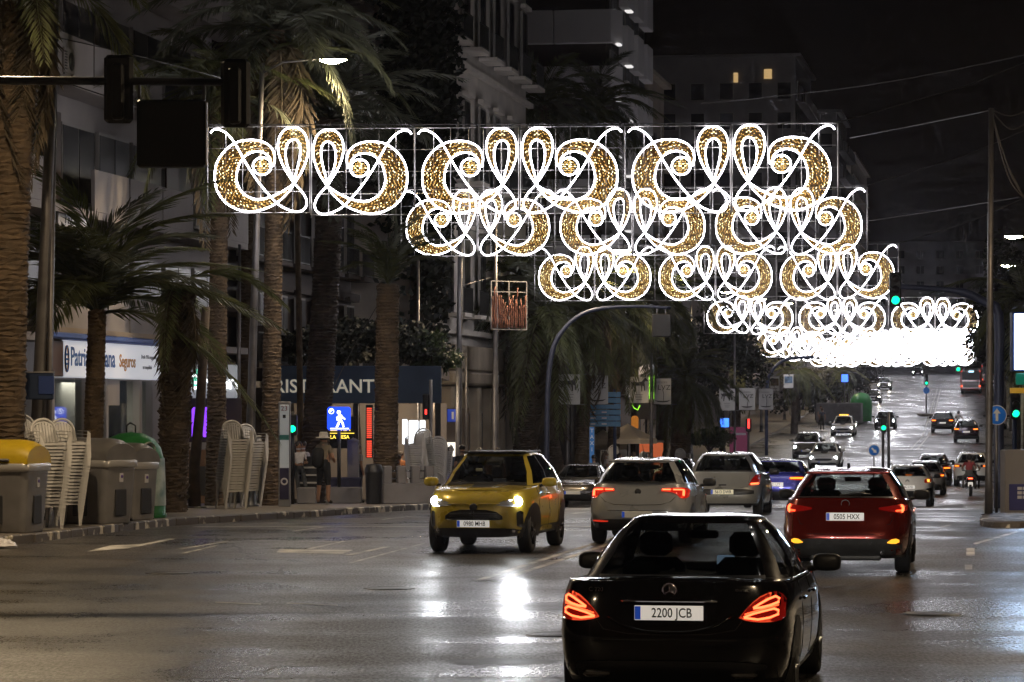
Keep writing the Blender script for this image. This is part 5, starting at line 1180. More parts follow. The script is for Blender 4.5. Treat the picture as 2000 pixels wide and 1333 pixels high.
tree('dark street tree behind the second row of banners', 1410, 690, 175, 2.2, 2.6, 5000, 6, M_leafd, size=.25)
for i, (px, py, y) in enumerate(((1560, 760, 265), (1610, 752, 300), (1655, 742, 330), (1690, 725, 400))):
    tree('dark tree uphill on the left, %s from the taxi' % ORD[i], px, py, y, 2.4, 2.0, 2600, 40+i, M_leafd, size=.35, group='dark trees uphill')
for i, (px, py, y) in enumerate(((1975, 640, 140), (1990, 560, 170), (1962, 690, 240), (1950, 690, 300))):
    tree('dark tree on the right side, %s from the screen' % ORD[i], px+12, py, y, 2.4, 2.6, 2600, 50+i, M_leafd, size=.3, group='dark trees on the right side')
# ---------------------------------------------------------------- bins
M_bin = mat('bin_grey', (.20, .19, .19), .45, var=.2, scale=3); M_binlid = mat('bin_lid_grey', (.17, .16, .155), .4, var=.25, scale=3); M_binyellow = mat('bin_lid_yellow', (.5, .34, .01), .4, var=.12, scale=3); M_bingreen = mat('bottle_bank_green', (.03, .20, .05), .4, var=.2, scale=3); M_strip = mat('reflective_strip', (.5, .48, .46), .25, .3); M_sticker = mat('sticker', (.6, .58, .6), .5); M_stickp = mat('sticker_purple', (.12, .06, .3), .5); M_recess = mat('bin_recess', (.03, .03, .034), .6)
def bin_(label, px, Y, rz, lidm, W_=1.22, D_=1.0, H_=1.5, name='waste_container', group='grey waste containers'):
    t = thing(name, label, 'waste container', (X(px, Y), Y, pz(Y)), rz, group); b = MB(); hb = H_*.66
    prof = [(0, .86), (.04, .88), (.3, .92), (hb-.08, .99), (hb, 1.0)]; vs = []
    def ring(z, k, r=.12):
        w_, d = W_/2*k, D_/2*k
        out = []
        for sx, sy, a0 in ((1, 1, 0), (-1, 1, 90), (-1, -1, 180), (1, -1, 270)):
            for i in range(4): a = R(a0+30*i); out.append((sx*(w_-r)+r*math.cos(a), sy*(d-r)+r*math.sin(a), z))
        return out
    rings = [ring(z, k) for z, k in prof]; n = 16
    b.add([v for r_ in rings for v in r_], [(i*n+k, i*n+(k+1) % n, (i+1)*n+(k+1) % n, (i+1)*n+k) for i in range(len(rings)-1) for k in range(n)]+[tuple(range(n-1, -1, -1))], 0, True); b.build('body', M_bin, t)
    r2 = [ring(hb, 1.03), ring(hb+.02, 1.06), ring(hb+.12, 1.06), ring(hb+.14, 1.03)]
    MB().add([v for r_ in r2 for v in r_], [(i*n+k, i*n+(k+1) % n, (i+1)*n+(k+1) % n, (i+1)*n+k) for i in range(3) for k in range(n)], 0, True).build('rim', M_strip, t)
    lid = MB(); lw, ld_ = W_/2*1.02, D_/2*1.02
    def lf(u, v):
        x = lw*(2*u-1); a = PI*v; e = 1-abs(2*u-1)**6*.25
        return (x, -ld_*math.cos(a)*(1-.06*math.sin(a)), hb+.13+(H_-hb-.13)*math.sin(a)**.75*e)
    lid.grid(lf, 10, 14)
    for u in (0, 1): lid.add([lf(u, j/14) for j in range(15)], [tuple(range(15)) if u else tuple(range(14, -1, -1))])
    lo = lid.build('lid', lidm, t)
    MB().bbox((0, -ld_-.02, hb+.2), (W_*.5, .06, .05), .02).build('lid_handle', M_bin, lo)
    for (sx, yy, rr) in ((0, -D_/2*.965, 0), (W_/2*.965, 0, PI/2)):
        MB().bbox((sx, yy, hb*.38), (.34, .03, .5), .012, rz=rr).build('pedal_recess', M_recess, t)
        o = MB().bbox((sx+(0 if rr == 0 else .012), yy-(.012 if rr == 0 else 0), hb*.82), (.1, .03, .17), .005, rz=rr).build('sticker', M_sticker, t)
        MB().lathe([(.001, -.024), (.03, -.024), (.032, -.01)], 12, (sx+(0 if rr == 0 else .012), yy, hb*.84), 'Y' if rr == 0 else 'X', M=None if rr == 0 else Matrix.Scale(-1, 3, Vector((1, 0, 0)))).build('sticker_symbol', M_stickp, o)
    for sx in (-1, 1):
        for sy in (-1, 1): MB().lathe([(.001, -.03), (.06, -.03), (.06, .03), (.001, .03)], 10, (sx*W_*.36, sy*D_*.36, .03), 'X').build('caster', M_dark, t)
    return t
bin_('waste container with a yellow lid at the left edge', 10, 53.6, R(-14), M_binyellow, 1.25, 1.05, 1.62)
bin_('larger all grey waste container beside the chair stacks', 186, 58.2, R(-30), M_binlid, 1.25, .98, 1.62)
bin_('narrower grey waste container in front of the green bottle bank', 252, 60.4, R(-30), M_binlid, .86, .85, 1.52)
t = thing('bottle_bank', 'green igloo bottle bank with a round side opening', 'bottle bank', (X(256, 62.2), 62.2, pz(62.2)), R(-20))
b = MB(); b.lathe([(.72, 0), (.75, .05), (.72, .1), (.70, .9), (.68, 1.2), (.62, 1.42), (.48, 1.6), (.26, 1.70), (.001, 1.73)], 20, M=Matrix.Diagonal((1.0, .85, 1))); b.build('body', M_bingreen, t)
b = MB(); b.lathe([(.728, .25), (.712, .9), (.697, 1.2)], 20, M=Matrix.Diagonal((1.0, .85, 1))); b.v = [v for v in b.v]; b.build('poster_wrap', mat('poster_pale', (.45, .5, .47), .5, var=.5, scale=3, dark=(.12, .22, .2)), t)
MB().lathe([(.10, -.05), (.15, -.05), (.16, 0), (.15, .03)], 16, (.56, -.30, 1.38), 'X', M=Matrix.Rotation(R(-25), 3, 'Z')).build('opening_ring', M_whiteplastic, t)
MB().lathe([(.001, .0), (.11, .0)], 16, (.545, -.31, 1.38), 'X', M=Matrix.Rotation(R(-25), 3, 'Z')).build('opening', M_gap, t)
MB().tube([(-.1, 0, 1.7), (-.1, 0, 1.86), (-.02, 0, 1.92), (.1, 0, 1.86), (.1, 0, 1.7)], .018, 6).build('lifting_loop', M_dark, t)

# ---------------------------------------------------------------- stacked plastic armchairs
def chair_mesh():
    b = MB()
    # seat pan
    b.grid(lambda u, v: (.46*(u-.5)*(1-.06*v), -.2+.42*v, .43-.03*math.sin(PI*u)*math.sin(PI*v)-.02*v), 6, 5)
    b.grid(lambda u, v: (.46*(u-.5)*(1-.06*v), -.2+.42*v, .405-.03*math.sin(PI*u)*math.sin(PI*v)-.02*v), 6, 5)
    for u in (0, 1): b.add([(.46*(u-.5), -.2, .43), (.43*(u-.5), .22, .41), (.43*(u-.5), .22, .385), (.46*(u-.5), -.2, .405)], [(0, 1, 2, 3)])
    b.add([(-.23, -.2, .43), (.23, -.2, .43), (.23, -.2, .385), (-.23, -.2, .385)], [(0, 1, 2, 3)])
    # back: rounded shell with slots between vertical ribs
    def bk(x, z): return .21+.16*(z-.42)/.42-.06*(1-(x/.25)**2)*((z-.42)/.42)
    for k in range(7):
        x0, x1 = -.2+k*.0575, -.2+k*.0575+.043; xm = (x0+x1)/2; zt = .80-.14*(xm/.25)**2*1.3
        b.add([(x0, bk(x0, .44), .44), (x1, bk(x1, .44), .44), (x1, bk(x1, zt), zt), (x0, bk(x0, zt), zt), (x0, bk(x0, .44)+.015, .44), (x1, bk(x1, .44)+.015, .44), (x1, bk(x1, zt)+.015, zt), (x0, bk(x0, zt)+.015, zt)],
              [(3, 2, 1, 0), (4, 5, 6, 7), (0, 1, 5, 4), (1, 2, 6, 5), (3, 0, 4, 7)])
    P = [(-.235, bk(.23, .43), .43), (-.25, bk(.25, .62), .62), (-.2, bk(.2, .77), .77), (-.1, bk(.1, .84), .84), (0, bk(0, .86), .86), (.1, bk(.1, .84), .84), (.2, bk(.2, .77), .77), (.25, bk(.25, .62), .62), (.235, bk(.23, .43), .43)]
    b.tube(spline(P, 2), .024, 6)
    for s_ in (-1, 1):
        # arm with downturned edge, front leg with a wide web, rear leg
        b.add([(s_*.23, .27, .655), (s_*.30, .27, .65), (s_*.31, -.2, .64), (s_*.24, -.22, .645), (s_*.305, .27, .638), (s_*.315, -.2, .628)], [(0, 1, 2, 3), (1, 4, 5, 2)])
        b.add([(s_*.24, -.22, .645), (s_*.315, -.2, .60), (s_*.30, -.25, .2), (s_*.27, -.27, 0), (s_*.22, -.26, 0), (s_*.22, -.23, .3), (s_*.225, -.21, .43)], [(0, 1, 2, 5, 6), (2, 3, 4, 5)])
        b.add([(s_*.315, -.2, .60), (s_*.30, -.25, .2), (s_*.27, -.27, 0), (s_*.27, -.24, 0), (s_*.29, -.21, .3), (s_*.30, -.16, .58)], [(0, 1, 4, 5), (1, 2, 3, 4)])
        b.add([(s_*.24, .25, .60), (s_*.24, .33, .55), (s_*.25, .33, .2), (s_*.26, .36, 0), (s_*.25, .30, 0), (s_*.235, .26, .3)], [(0, 1, 2, 5), (2, 3, 4, 5)])
        b.add([(s_*.24, .33, .55), (s_*.25, .33, .2), (s_*.26, .36, 0), (s_*.21, .36, 0), (s_*.2, .32, .25), (s_*.2, .30, .5)], [(0, 1, 4, 5), (1, 2, 3, 4)])
        b.add([(s_*.23, -.1, .43), (s_*.225, .2, .41), (s_*.25, .27, .46), (s_*.25, -.05, .46)], [(0, 1, 2, 3)])
    return b.mesh('plastic_chair', M_whiteplastic)
CH = chair_mesh(); CHn = 0
def stack(px, Y, n, rz, where, dz=.062, lean=.018):
    for k in range(n):
        y = math.cos(rz)*lean*k*-1; x = math.sin(rz)*lean*k
        o = link('plastic_chair', CH, None, (X(px, Y)+x, Y+y, pz(Y)+dz*k), (rnd.uniform(-.012, .012), 0, rz+rnd.uniform(-.02, .02)))
        tag(o, ('topmost white plastic armchair on the stack %s' if k == n-1 else ('lowest white plastic armchair in the stack %s' if k == 0 else 'white plastic armchair inside the stack %s')) % where, 'chair', 'white plastic chairs stacked '+where)
stack(120, 57.0, 19, R(38), 'next to the large grey container'); stack(84, 55.6, 19, R(34), 'behind the yellow lid, taller one'); stack(45, 58.5, 20, R(50), 'behind the yellow lid, further back'); stack(8, 60, 20, R(30), 'at the far left edge')
stack(452, 71.5, 20, R(28), 'beside the glowing palm trunk'); stack(480, 73.5, 19, R(35), 'directly behind the lamp post'); stack(508, 77, 15, R(30), 'between lamp post and bus stop post')
stack(828, 84, 20, R(-25), 'at the end of the slotted wall'); stack(856, 86, 17, R(170), 'beside the boy in black')
stack(1198, 128, 19, R(210), 'beside the parasol'); stack(1330, 142, 14, R(20), 'below the bushy palm')

# ---------------------------------------------------------------- posts, signals and signs
def post(px, Y, ytop, r, label, m=None, px_top=None, name='post', r1=None, cat='post', base=None):
    z = pz(Y) if base is None else base; h = Zp(ytop, Y)-z; t = thing(name, label, cat, (X(px, Y), Y, z), 0)
    dx = X(px_top, Y)-X(px, Y) if px_top is not None else 0
    MB().tube([(0, 0, 0), (0, 0, 1.0), (dx*.5, 0, h*.5), (dx, 0, h)], [r*1.15, r, r*.9, r1 or r*.7], 10).build('shaft', m or M_steel, t)
    MB().lathe([(r*2.2, 0), (r*2.2, .025), (r*1.2, .04)], 10).build('foot_plate', M_dark, t); return t, h
t, h = post(68, 60.5, -120, .125, 'tall dark double post at the left edge', M_steel, 112); MB().tube([(.2, .05, 0), (.27, .05, 2), (.40, .05, Zp(70, 60.5)-pz(60.5))], [.07, .06, .055], 8).build('second_shaft', M_steel, t); MB().lathe([(.08, 0), (.085, .02), (.085, .3), (.07, .32)], 10, (.40, .05, Zp(78, 60.5)-pz(60.5))).build('post_cap', mat('cap_yellow', (.35, .26, .08), .6), t)
t = thing('bus_stop_board', 'dark blue board with a lit edge fixed to the double post', 'sign', at(58, 755, 60.0), R(4)); MB().bbox((-.05, -.25, 0), (1.08, .22, .52), .02).build('board', mat('board_navy', (.02, .035, .08), .4), t); MB().box((-.05, -.25, .275), (1.1, .24, .02)).build('edge_strip', M_strip, t); MB().bbox((.35, -.37, .02), (.3, .02, .36), .01).build('side_panel', mat('board_blue', (.03, .06, .22), .4), t)
post(465, 84, 478, .06, 'thin post left of the tall street lamp', None, 468); post(817, 98, 500, .06, 'thin dark post right of the scaly palm'); post(895, 96, 430, .1, 'grey lamp-style post in front of the mansion', None, 899); post(910, 104, 690, .055, 'slim dark post beside the grey one'); post(1435, 170, 640, .07, 'slim post right of the second banners'); post(1272, 130, 690, .08, 'dark post between the two boat banners'); post(1108, 118, 690, .09, 'dark post carrying the horse banner')
post(380, 72, 600, .13, 'weathered slanting wooden post by the ragged trunk', M_trunkd, 402, r1=.1)
# bus-stop information column
Y = 74.0; t = thing('information_column', 'slim bus stop column numbered 23 with a teal band', 'information column', (X(556, Y), Y, pz(Y)), R(-3)); hh = Zp(785, Y)-pz(Y)
MB().bbox((0, 0, hh/2), (.29, .12, hh), .012).build('column', mat('column_grey', (.3, .3, .32), .35, .5), t); MB().bbox((0, -.05, hh*.62), (.22, .05, hh*.70), .008).build('panel', mat('panel_white', (.5, .52, .52), .4, emit=(.85, .95, 1), es=.08), t)
MB().box((0, -.077, hh*.66), (.22, .006, .12)).build('teal_band', mat('teal', (.05, .22, .2), .5), t); text('23', .17, mat('number_red', (.2, .02, .02), .5), t, (0, -.08, hh*.935), name='number'); MB().bbox((0, -.078, hh*.86), (.07, .005, .08), .002).build('bus_symbol', M_dark, t)
o = MB().bbox((0, -.065, hh*.22), (.22, .03, hh*.30), .006).build('lower_panel', mat('panel_indigo', (.03, .025, .07), .4), t); MB().lathe([(.05, 0), (.06, -.005), (.085, -.005), (.09, 0)], 16, (0, -.085, hh*.24), 'Y').build('emblem_ring', M_sticker, o)
# blue parking panel
Y = 83.0; t = thing('parking_sign', 'lit blue car park sign with a white walking figure', 'sign', (X(662, Y), Y, pz(Y)), 0); z0 = Zp(841, Y)-pz(Y); z1 = Zp(795, Y)-pz(Y); zc = (z0+z1)/2; w_ = X(686, Y)-X(640, Y)
MB().bbox((0, 0, zc), (w_, .16, z1-z0), .05).build('light_box', emat('parking_blue', (.02, .08, 1), 1.5), t); MB().tube([(0, .02, 0), (0, .02, z0)], .05, 8).build('post', M_dark, t)
Mw = emat('sign_glow_white', (.95, .97, 1), 3.2)
b = MB(); b.lathe([(.001, -.085), (.052, -.085)], 14, (.0, 0, zc+.17), 'Y')
for P, r_ in (([(0, zc+.10), (-.005, zc-.02)], .05), ([(0, zc-.02), (-.05, zc-.14), (-.10, zc-.24)], .028), ([(0, zc-.02), (.06, zc-.11), (.09, zc-.23)], .028), ([(0, zc+.1), (-.09, zc+.03), (-.08, zc-.05)], .02), ([(0, zc+.1), (.08, zc+.02), (.13, zc-.02)], .02)): b.tube([(x+.04, -.085, z) for x, z in P], r_, 6)
b.build('walking_figure', Mw, t); b = MB(); b.lathe([(.06, -.085), (.075, -.085)], 20, (-.2, 0, zc+.2), 'Y'); b.build('ring', Mw, t); text('P', .11, Mw, t, (-.2, -.088, zc+.2), name='lettering'); MB().box((.02, -.085, zc-.27), (.5, .01, .03)).build('ground_line', Mw, t)
t = thing('signal_post', 'pedestrian signal glowing green beside the bus stop column', 'traffic light', (X(571, 79), 79, pz(79)), 0); MB().tube([(0, .12, 0), (0, .12, 2.4)], .05, 8).build('post', M_dark, t); zz = Zp(838, 79)-pz(79); MB().bbox((0, .05, zz+.1), (.24, .2, .55), .03).build('housing', M_dark, t); MB().lathe([(.001, -.07), (.085, -.065), (.095, -.04)], 16, (0, 0, zz), 'Y').build('green_lens', emat('signal_green', (.005, 1, .40), 2.4), t)
# litter bin, concrete wall with slots, bench and kiosk column
Y = 79.5; t = thing('litter_bin', 'dark round litter bin next to the slotted wall', 'litter bin', (X(730, Y), Y, pz(Y)), 0); MB().lathe([(.001, 0), (.19, 0), (.2, .04), (.22, .75), (.235, .8), (.235, .88), (.19, .9)], 16).build('body', M_black, t); MB().lathe([(.235, .88), (.2, 1.02), (.001, 1.05)], 16).build('hood', M_black, t)
M_conc = mat('concrete', (.25, .235, .24), .8, var=.2, scale=2, bump=.2, bscale=15)
Y = 80.5; t = thing('slotted_wall', 'grey concrete wall with three slots of steel bars', 'wall', (X(748, Y), Y, pz(Y)), R(8)); L_ = 1.35
MB().bbox((L_/2, .15, .27), (L_, .5, .54), .02).build('wall_base', M_conc, t)
for k in range(4): MB().bbox((.12+k*.37, .15, .76), (.22, .5, .46), .02).build('pier', M_conc, t)
for k in range(3):
    for z in (.66, .86): MB().tube([(.23+k*.37, .05, z), (.38+k*.37, .05, z)], .022, 6).build('steel_bar', M_chrome, t)
Y = 83; t = thing('planter_bench', 'low concrete bench block behind the man', 'bench', (X(672, Y), Y, pz(Y)), 0); MB().bbox((0, .2, .22), (.95, .5, .44), .02).build('block', M_conc, t); MB().bbox((0, .25, .55), (.9, .12, .3), .03).build('backrest', mat('bench_navy', (.02, .02, .06), .5), t)
Y = 84; t = thing('pillar_box', 'grey square column box behind the bench', 'box', (X(690, Y), Y, pz(Y)), 0); MB().bbox((0, 0, .85), (.32, .28, 1.7), .02).build('column', M_wallgrey, t); MB().add([(-.18, -.16, 1.7), (.18, -.16, 1.7), (.18, .16, 1.7), (-.18, .16, 1.7), (0, 0, 1.8)], [(0, 1, 4), (1, 2, 4), (2, 3, 4), (3, 0, 4)]).build('cap', M_wallgrey, t)
Y = 81; t = thing('slatted_bench', 'dark bench with pale slats between the woman and the man', 'bench', (X(600, Y), Y, pz(Y)), 0)
for k in range(4): MB().bbox((0, .1*k*.4, .55+k*.2), (.5, .04, .05), .01).build('slat', M_strip, t)
MB().bbox((0, .12, .8), (.56, .06, .9), .02).build('back_panel', M_dark, t); MB().bbox((0, -.1, .22), (.5, .45, .44), .03).build('base', M_conc, t)
# blackboard by the cafe
t = thing('menu_easel', 'wooden menu easel standing before the cafe', 'easel', (X(386, 78), 78, pz(78)), R(20)); MB().bbox((0, 0, .6), (.42, .05, .75), .02).build('board', M_dark, t)
for sx in (-1, 1): MB().tube([(sx*.25, -.1, 0), (sx*.2, .05, 1.15)], .02, 5).build('leg', mat('wood_warm', (.22, .12, .05), .6), t)
# rusty red hanging frame on the grey post
Y = 99; M_rust = mat('rusty_tinsel', (.20, .075, .045), .7, var=.5, scale=6)
t = thing('hanging_frame', 'unlit frame of rusty red tinsel bars hung beside the grey post', 'frame', (X(994, Y), Y, Zp(597, Y)), R(38)); fw, fh = 1.45, 1.55
for x in (-fw/2, 0, fw/2): MB().box((x, 0, 0), (.03, .03, fh)).build('upright', M_wire, t)
for z in (-fh/2, fh*.28, fh/2): MB().box((0, 0, z), (fw, .03, .025)).build('rail', M_wire, t)
rr = random.Random(4)
for k in range(17):
    hh = rr.uniform(.9, 1.35) if k % 8 < 5 else rr.uniform(.7, 1.0); x = -fw/2+.05+k*(fw-.1)/16
    MB().tube([(x+rr.uniform(-.012, .012), rr.uniform(-.03, .03), -fh/2+.05+hh*i/6) for i in range(7)], .026, 5).build('tinsel_bar', M_rust, t)
tag(MB().tube([at(897, 560, 96), at(958, 543, 98.6)], .014, 5).build('bracket_arm', M_steel), 'thin bracket arm holding the rusty red frame', 'bracket')

# traffic signals
M_green = emat('signal_green_lamp', (.005, 1, .36), 2.6); M_lensoff = mat('lens_dark', (.03, .02, .02), .3); M_redsig = emat('signal_red_lamp', (1, .04, .03), 3)
def signal_head(parent, loc, s_=1.0, lit=2, rz=0, lamp=None):
    e = MB().bbox((0, 0, 0), (.34*s_, .22*s_, 1.02*s_), .03).build('housing', M_dark, parent, loc, (0, 0, rz))
    for k in range(3):
        z = (.32-.32*k)*s_; MB().lathe([(.001, -.125*s_), (.118*s_, -.12*s_), (.128*s_, -.1*s_)], 14, (0, 0, z), 'Y').build('lens', (lamp or M_green) if k == lit else M_lensoff, e)
        v = MB(); v.grid(lambda u, w_: (.125*s_*math.cos(PI*u), (-.1-.16*w_)*s_, z+.125*s_*math.sin(PI*u)), 8, 1); v.build('visor', M_dark, e)
    return e
# gantry over the near left, seen from behind
Y = 44; t = thing('signal_gantry', 'black signal gantry arm across the top left seen from behind', 'traffic light', (-10.9, Y, PAVE), 0); zA = Zp(158, Y)-PAVE
MB().tube([(0, 0, 0), (0, 0, 3), (0, 0, zA)], [.13, .12, .1], 10).build('post', M_dark, t); MB().tube([(0, 0, zA+.03), (X(450, Y)+10.9, 0, zA-.02)], [.07, .055], 8).build('arm', M_dark, t)
for px, y0, y1 in ((232, 106, 243), (460, 115, 250)):
    x = X(px, Y)+10.9; zc = Zp((y0+y1)/2, Y)-PAVE
    MB().bbox((x, 0, zc), (.42, .12, .98), .05).build('backing_board', M_dark, t); MB().bbox((x, -.14, zc-.05), (.18, .16, .8), .03).build('housing', M_black, t)
    MB().box((x-.02, -.07, zc-.2), (.05, .06, .5)).build('bracket', M_steel, t)
x = X(336, Y)+10.9; MB().bbox((x, 0, Zp(262, Y)-PAVE), (.98, .3, .96), .03).build('sign_box', M_black, t); MB().box((x+.50, -.05, Zp(262, Y)-PAVE), (.02, .2, .9)).build('box_edge', mat('pale_edge', (.5, .4, .32), .5), t)
for px in (272, 398): MB().box((X(px, Y)+10.9, 0, Zp(182, Y)-PAVE), (.04, .04, .32)).build('hanger', M_steel, t)
# blue curved gantry with an unlit box, mid distance
Y = 100; t = thing('blue_gantry', 'curved blue gantry post with an unlit black signal box', 'traffic light', (X(1068, Y), Y, pz(Y)), 0); q = lambda px, py: (X(px, Y)-X(1068, Y), 0, Zp(py, Y)-pz(Y))
MB().tube(spline([q(1068, 940), q(1069, 780), q(1078, 690), q(1100, 645), q(1135, 615), q(1180, 602), q(1250, 599), q(1310, 602)], 4), [.085]*12+[.07]*9+[.05]*8, 10).build('post', mat('gantry_paint', (.03, .038, .075), .45, .2), t); MB().bbox(q(1292, 636), (.62, .3, .75), .03).build('signal_box', M_black, t)
for px in (1283, 1300): MB().box(q(px, 607), (.04, .04, .3)).build('hanger', M_steel, t)
Y = 178; t = thing('far_blue_gantry', 'far curved blue gantry post behind the second banners', 'traffic light', (X(1497, Y), Y, pz(Y)), 0); q = lambda px, py: (X(px, Y)-X(1497, Y), 0, Zp(py, Y)-pz(Y))
MB().tube(spline([q(1497, 890), q(1498, 760), q(1506, 728), q(1524, 708), q(1550, 700), q(1590, 698)], 4), .1, 8).build('post', M_bluepost, t)
# right gantry with the big green light
Y = 85; t = thing('green_signal_gantry', 'gantry reaching over the road with the largest green traffic light', 'traffic light', (X(1951, Y), Y, gz(Y)), 0); q = lambda px, py: (X(px, Y)-X(1951, Y), 0, Zp(py, Y)-gz(Y))
MB().tube(spline([q(1951, 1002), q(1951, 760), q(1950, 614), q(1926, 592), q(1880, 571), q(1820, 564), q(1750, 560)], 3), [.14]*7+[.12]*6+[.075]*6, 10).build('post', mat('post_blue_grey', (.07, .08, .14), .4, .3), t)
signal_head(t, q(1748, 566), .93)
post(1931, 64, 212, .075, 'tall slightly leaning post rising to the top right wires', M_steel, 1936, base=gz(64)+.14)
# small things on the right
Y = 72; t = thing('one_way_sign', 'round blue sign with a white upward arrow behind the right posts', 'sign', (X(1947, Y), Y, gz(Y)+.02), 0); zc = Zp(813, Y)-gz(Y)
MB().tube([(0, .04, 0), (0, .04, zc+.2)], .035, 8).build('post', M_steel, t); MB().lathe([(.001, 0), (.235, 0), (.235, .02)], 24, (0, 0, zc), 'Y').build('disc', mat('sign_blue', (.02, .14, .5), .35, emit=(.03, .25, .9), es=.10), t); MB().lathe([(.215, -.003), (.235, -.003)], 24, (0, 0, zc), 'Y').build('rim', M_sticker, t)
MB().prism([(-.03, -.14), (.03, -.14), (.03, .04), (.09, .04), (0, .16), (-.09, .04), (-.03, .04)], -.012, -.004, c=(0, 0, zc)).build('arrow', M_plate, t)
Y = 90; t = thing('right_signal', 'green traffic light at the right edge', 'traffic light', (X(1983, Y), Y, gz(Y)), 0); MB().tube([(0, .15, 0), (0, .15, Zp(760, Y)-gz(Y))], .07, 8).build('post', M_bluepost, t); signal_head(t, (0, 0, Zp(790, Y)-gz(Y)), .85)
Y = 70; t = thing('utility_cabinet', 'grey utility cabinet with a purple panel at the right edge', 'cabinet', (X(1992, Y), Y, gz(Y)), 0); MB().bbox((.2, .3, .75), (1.1, .7, 1.5), .03).build('body', M_wallgrey, t); MB().bbox((.12, -.06, .42), (.75, .03, .6), .01).build('panel', mat('panel_purple', (.03, .03, .16), .5), t)
for i in range(2):
    for k in range(3): MB().box((-.02+i*.12, -.08, .42+k*.1), (.1, .01, .07)).build('label_square', M_sticker, t)
Y = 80; t = thing('led_screen', 'glaring white advertising screen at the right edge', 'screen', (X(1978, Y), Y, gz(Y)), R(6)); z0, z1 = Zp(722, Y)-gz(Y), Zp(614, Y)-gz(Y)
MB().bbox((.8, 0, (z0+z1)/2), (1.7, .25, z1-z0+.12), .03).build('casing', M_bluepost, t); MB().box((.8, -.14, (z0+z1)/2), (1.56, .02, z1-z0)).build('display', emat('screen_glow', (.55, .72, 1), 26), t); MB().tube([(.55, .1, 0), (.55, .1, z0)], .1, 8).build('post', M_bluepost, t)
MB().bbox((.8, -.1, z0-.25), (1.5, .05, .3), .02).build('lower_panel', mat('panel_green', (.0, .1, .07), .5, emit=(0, .5, .3), es=.15), t); MB().tube([(.42, -.14, z0+.05), (.42, -.14, z0-.2), (.9, -.14, z0-.2)], .025, 5).build('green_line', emat('neon_green', (.05, 1, .45), 4), t)
MB().bbox((.7, -.1, z0-.55), (1.6, .06, .14), .01).build('yellow_strip', mat('strip_yellow', (.5, .28, .03), .5, emit=(1, .55, .05), es=.2), t)
# signals up the avenue
Y = 300; t = thing('far_signal', 'hanging green signal just left of the bus', 'traffic light', (X(1926, Y), Y, gz(Y)), 0); q = lambda px, py: (X(px, Y)-X(1926, Y), 0, Zp(py, Y)-gz(Y)); MB().tube([(0, 0, 0), q(1926, 706), q(1870, 704)], .1, 6).build('post', M_steel, t); signal_head(t, q(1871, 712), 1.5)
Y = 285; t = thing('median_signal', 'small green signal on the median uphill', 'traffic light', (X(1809, Y), Y, gz(Y)), 0); MB().tube([(0, 0, 0), (0, 0, Zp(745, Y)-gz(Y))], .06, 6).build('post', M_steel, t); signal_head(t, (0, -.1, Zp(742, Y)-gz(Y)), 1.0); o = MB().lathe([(.001, 0), (.3, 0)], 14, (0, -.1, Zp(763, Y)-gz(Y)), 'Y').build('blue_disc', MATS['sign_blue'], t)
MB().bbox((0, .0, .1), (1.2, 3.5, .2), .05).build('island', M_kerb, t)
Y = 150; t = thing('crossing_signal', 'pedestrian green signal standing on the median behind the red hatchback', 'traffic light', (X(1727, Y), Y, gz(Y)), 0); zz = Zp(836, Y)-gz(Y)
for dx in (-.05, .22): MB().tube([(dx, .05, 0), (dx, .05, zz+(.35 if dx < 0 else .8))], .07, 8).build('post', M_steel, t)
MB().bbox((-.05, -.1, zz+.12), (.3, .2, .7), .04).build('housing', M_dark, t); MB().lathe([(.001, -.22), (.11, -.21), (.12, -.18)], 14, (-.05, 0, zz), 'Y').build('green_lens', M_green, t)
Y = 128; t = thing('keep_right_sign', 'round blue sign with a white arrow pointing down right', 'sign', (X(1707, Y), Y, gz(Y)), 0); zc = Zp(880, Y)-gz(Y); MB().tube([(0, .04, 0), (0, .04, zc)], .03, 6).build('post', M_steel, t)
MB().lathe([(.001, 0), (.23, 0), (.23, .02)], 22, (0, 0, zc), 'Y').build('disc', MATS['sign_blue'], t); MB().lathe([(.215, -.003), (.245, -.003), (.245, .02)], 22, (0, 0, zc), 'Y').build('rim', M_plate, t)
b = MB(); b.prism([(-.035, -.13), (.035, -.13), (.035, .03), (.09, .03), (0, .16), (-.09, .03), (-.035, .03)], -.012, -.004); o = b.build('arrow', M_plate, t, (0, 0, zc), (0, R(135), 0))
tag(MB().bbox((0, 0, 0), (1.3, 3.0, .22), .06).build('median_island', M_kerbp, None, (X(1712, 129), 129.5, gz(129)+.06), (0, 0, SANG)), kind='structure')
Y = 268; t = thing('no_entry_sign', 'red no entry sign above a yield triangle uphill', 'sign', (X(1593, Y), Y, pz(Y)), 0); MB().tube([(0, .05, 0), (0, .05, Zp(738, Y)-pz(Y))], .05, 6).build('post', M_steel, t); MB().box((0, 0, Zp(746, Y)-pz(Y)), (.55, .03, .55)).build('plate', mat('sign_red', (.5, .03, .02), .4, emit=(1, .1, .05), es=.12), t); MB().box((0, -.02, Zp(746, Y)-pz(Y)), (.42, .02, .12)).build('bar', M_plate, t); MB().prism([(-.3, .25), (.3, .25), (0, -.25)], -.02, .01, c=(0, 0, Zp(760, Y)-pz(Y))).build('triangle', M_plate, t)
t = thing('corner_planter', 'long low grey wall at the side street corner uphill', 'wall', (X(1640, 262), 262, pz(262)), SANG); MB().bbox((0, 4, .8), (3.8, 12, 1.7), .05).build('wall', M_conc, t)
t = thing('green_container', 'rounded green container behind the corner wall', 'container', (X(1682, 264), 264, pz(264)), 0); MB().lathe([(.9, 0), (.95, 1.4), (.9, 1.9), (.6, 2.35), (.001, 2.5)], 14).build('body', M_bingreen, t)
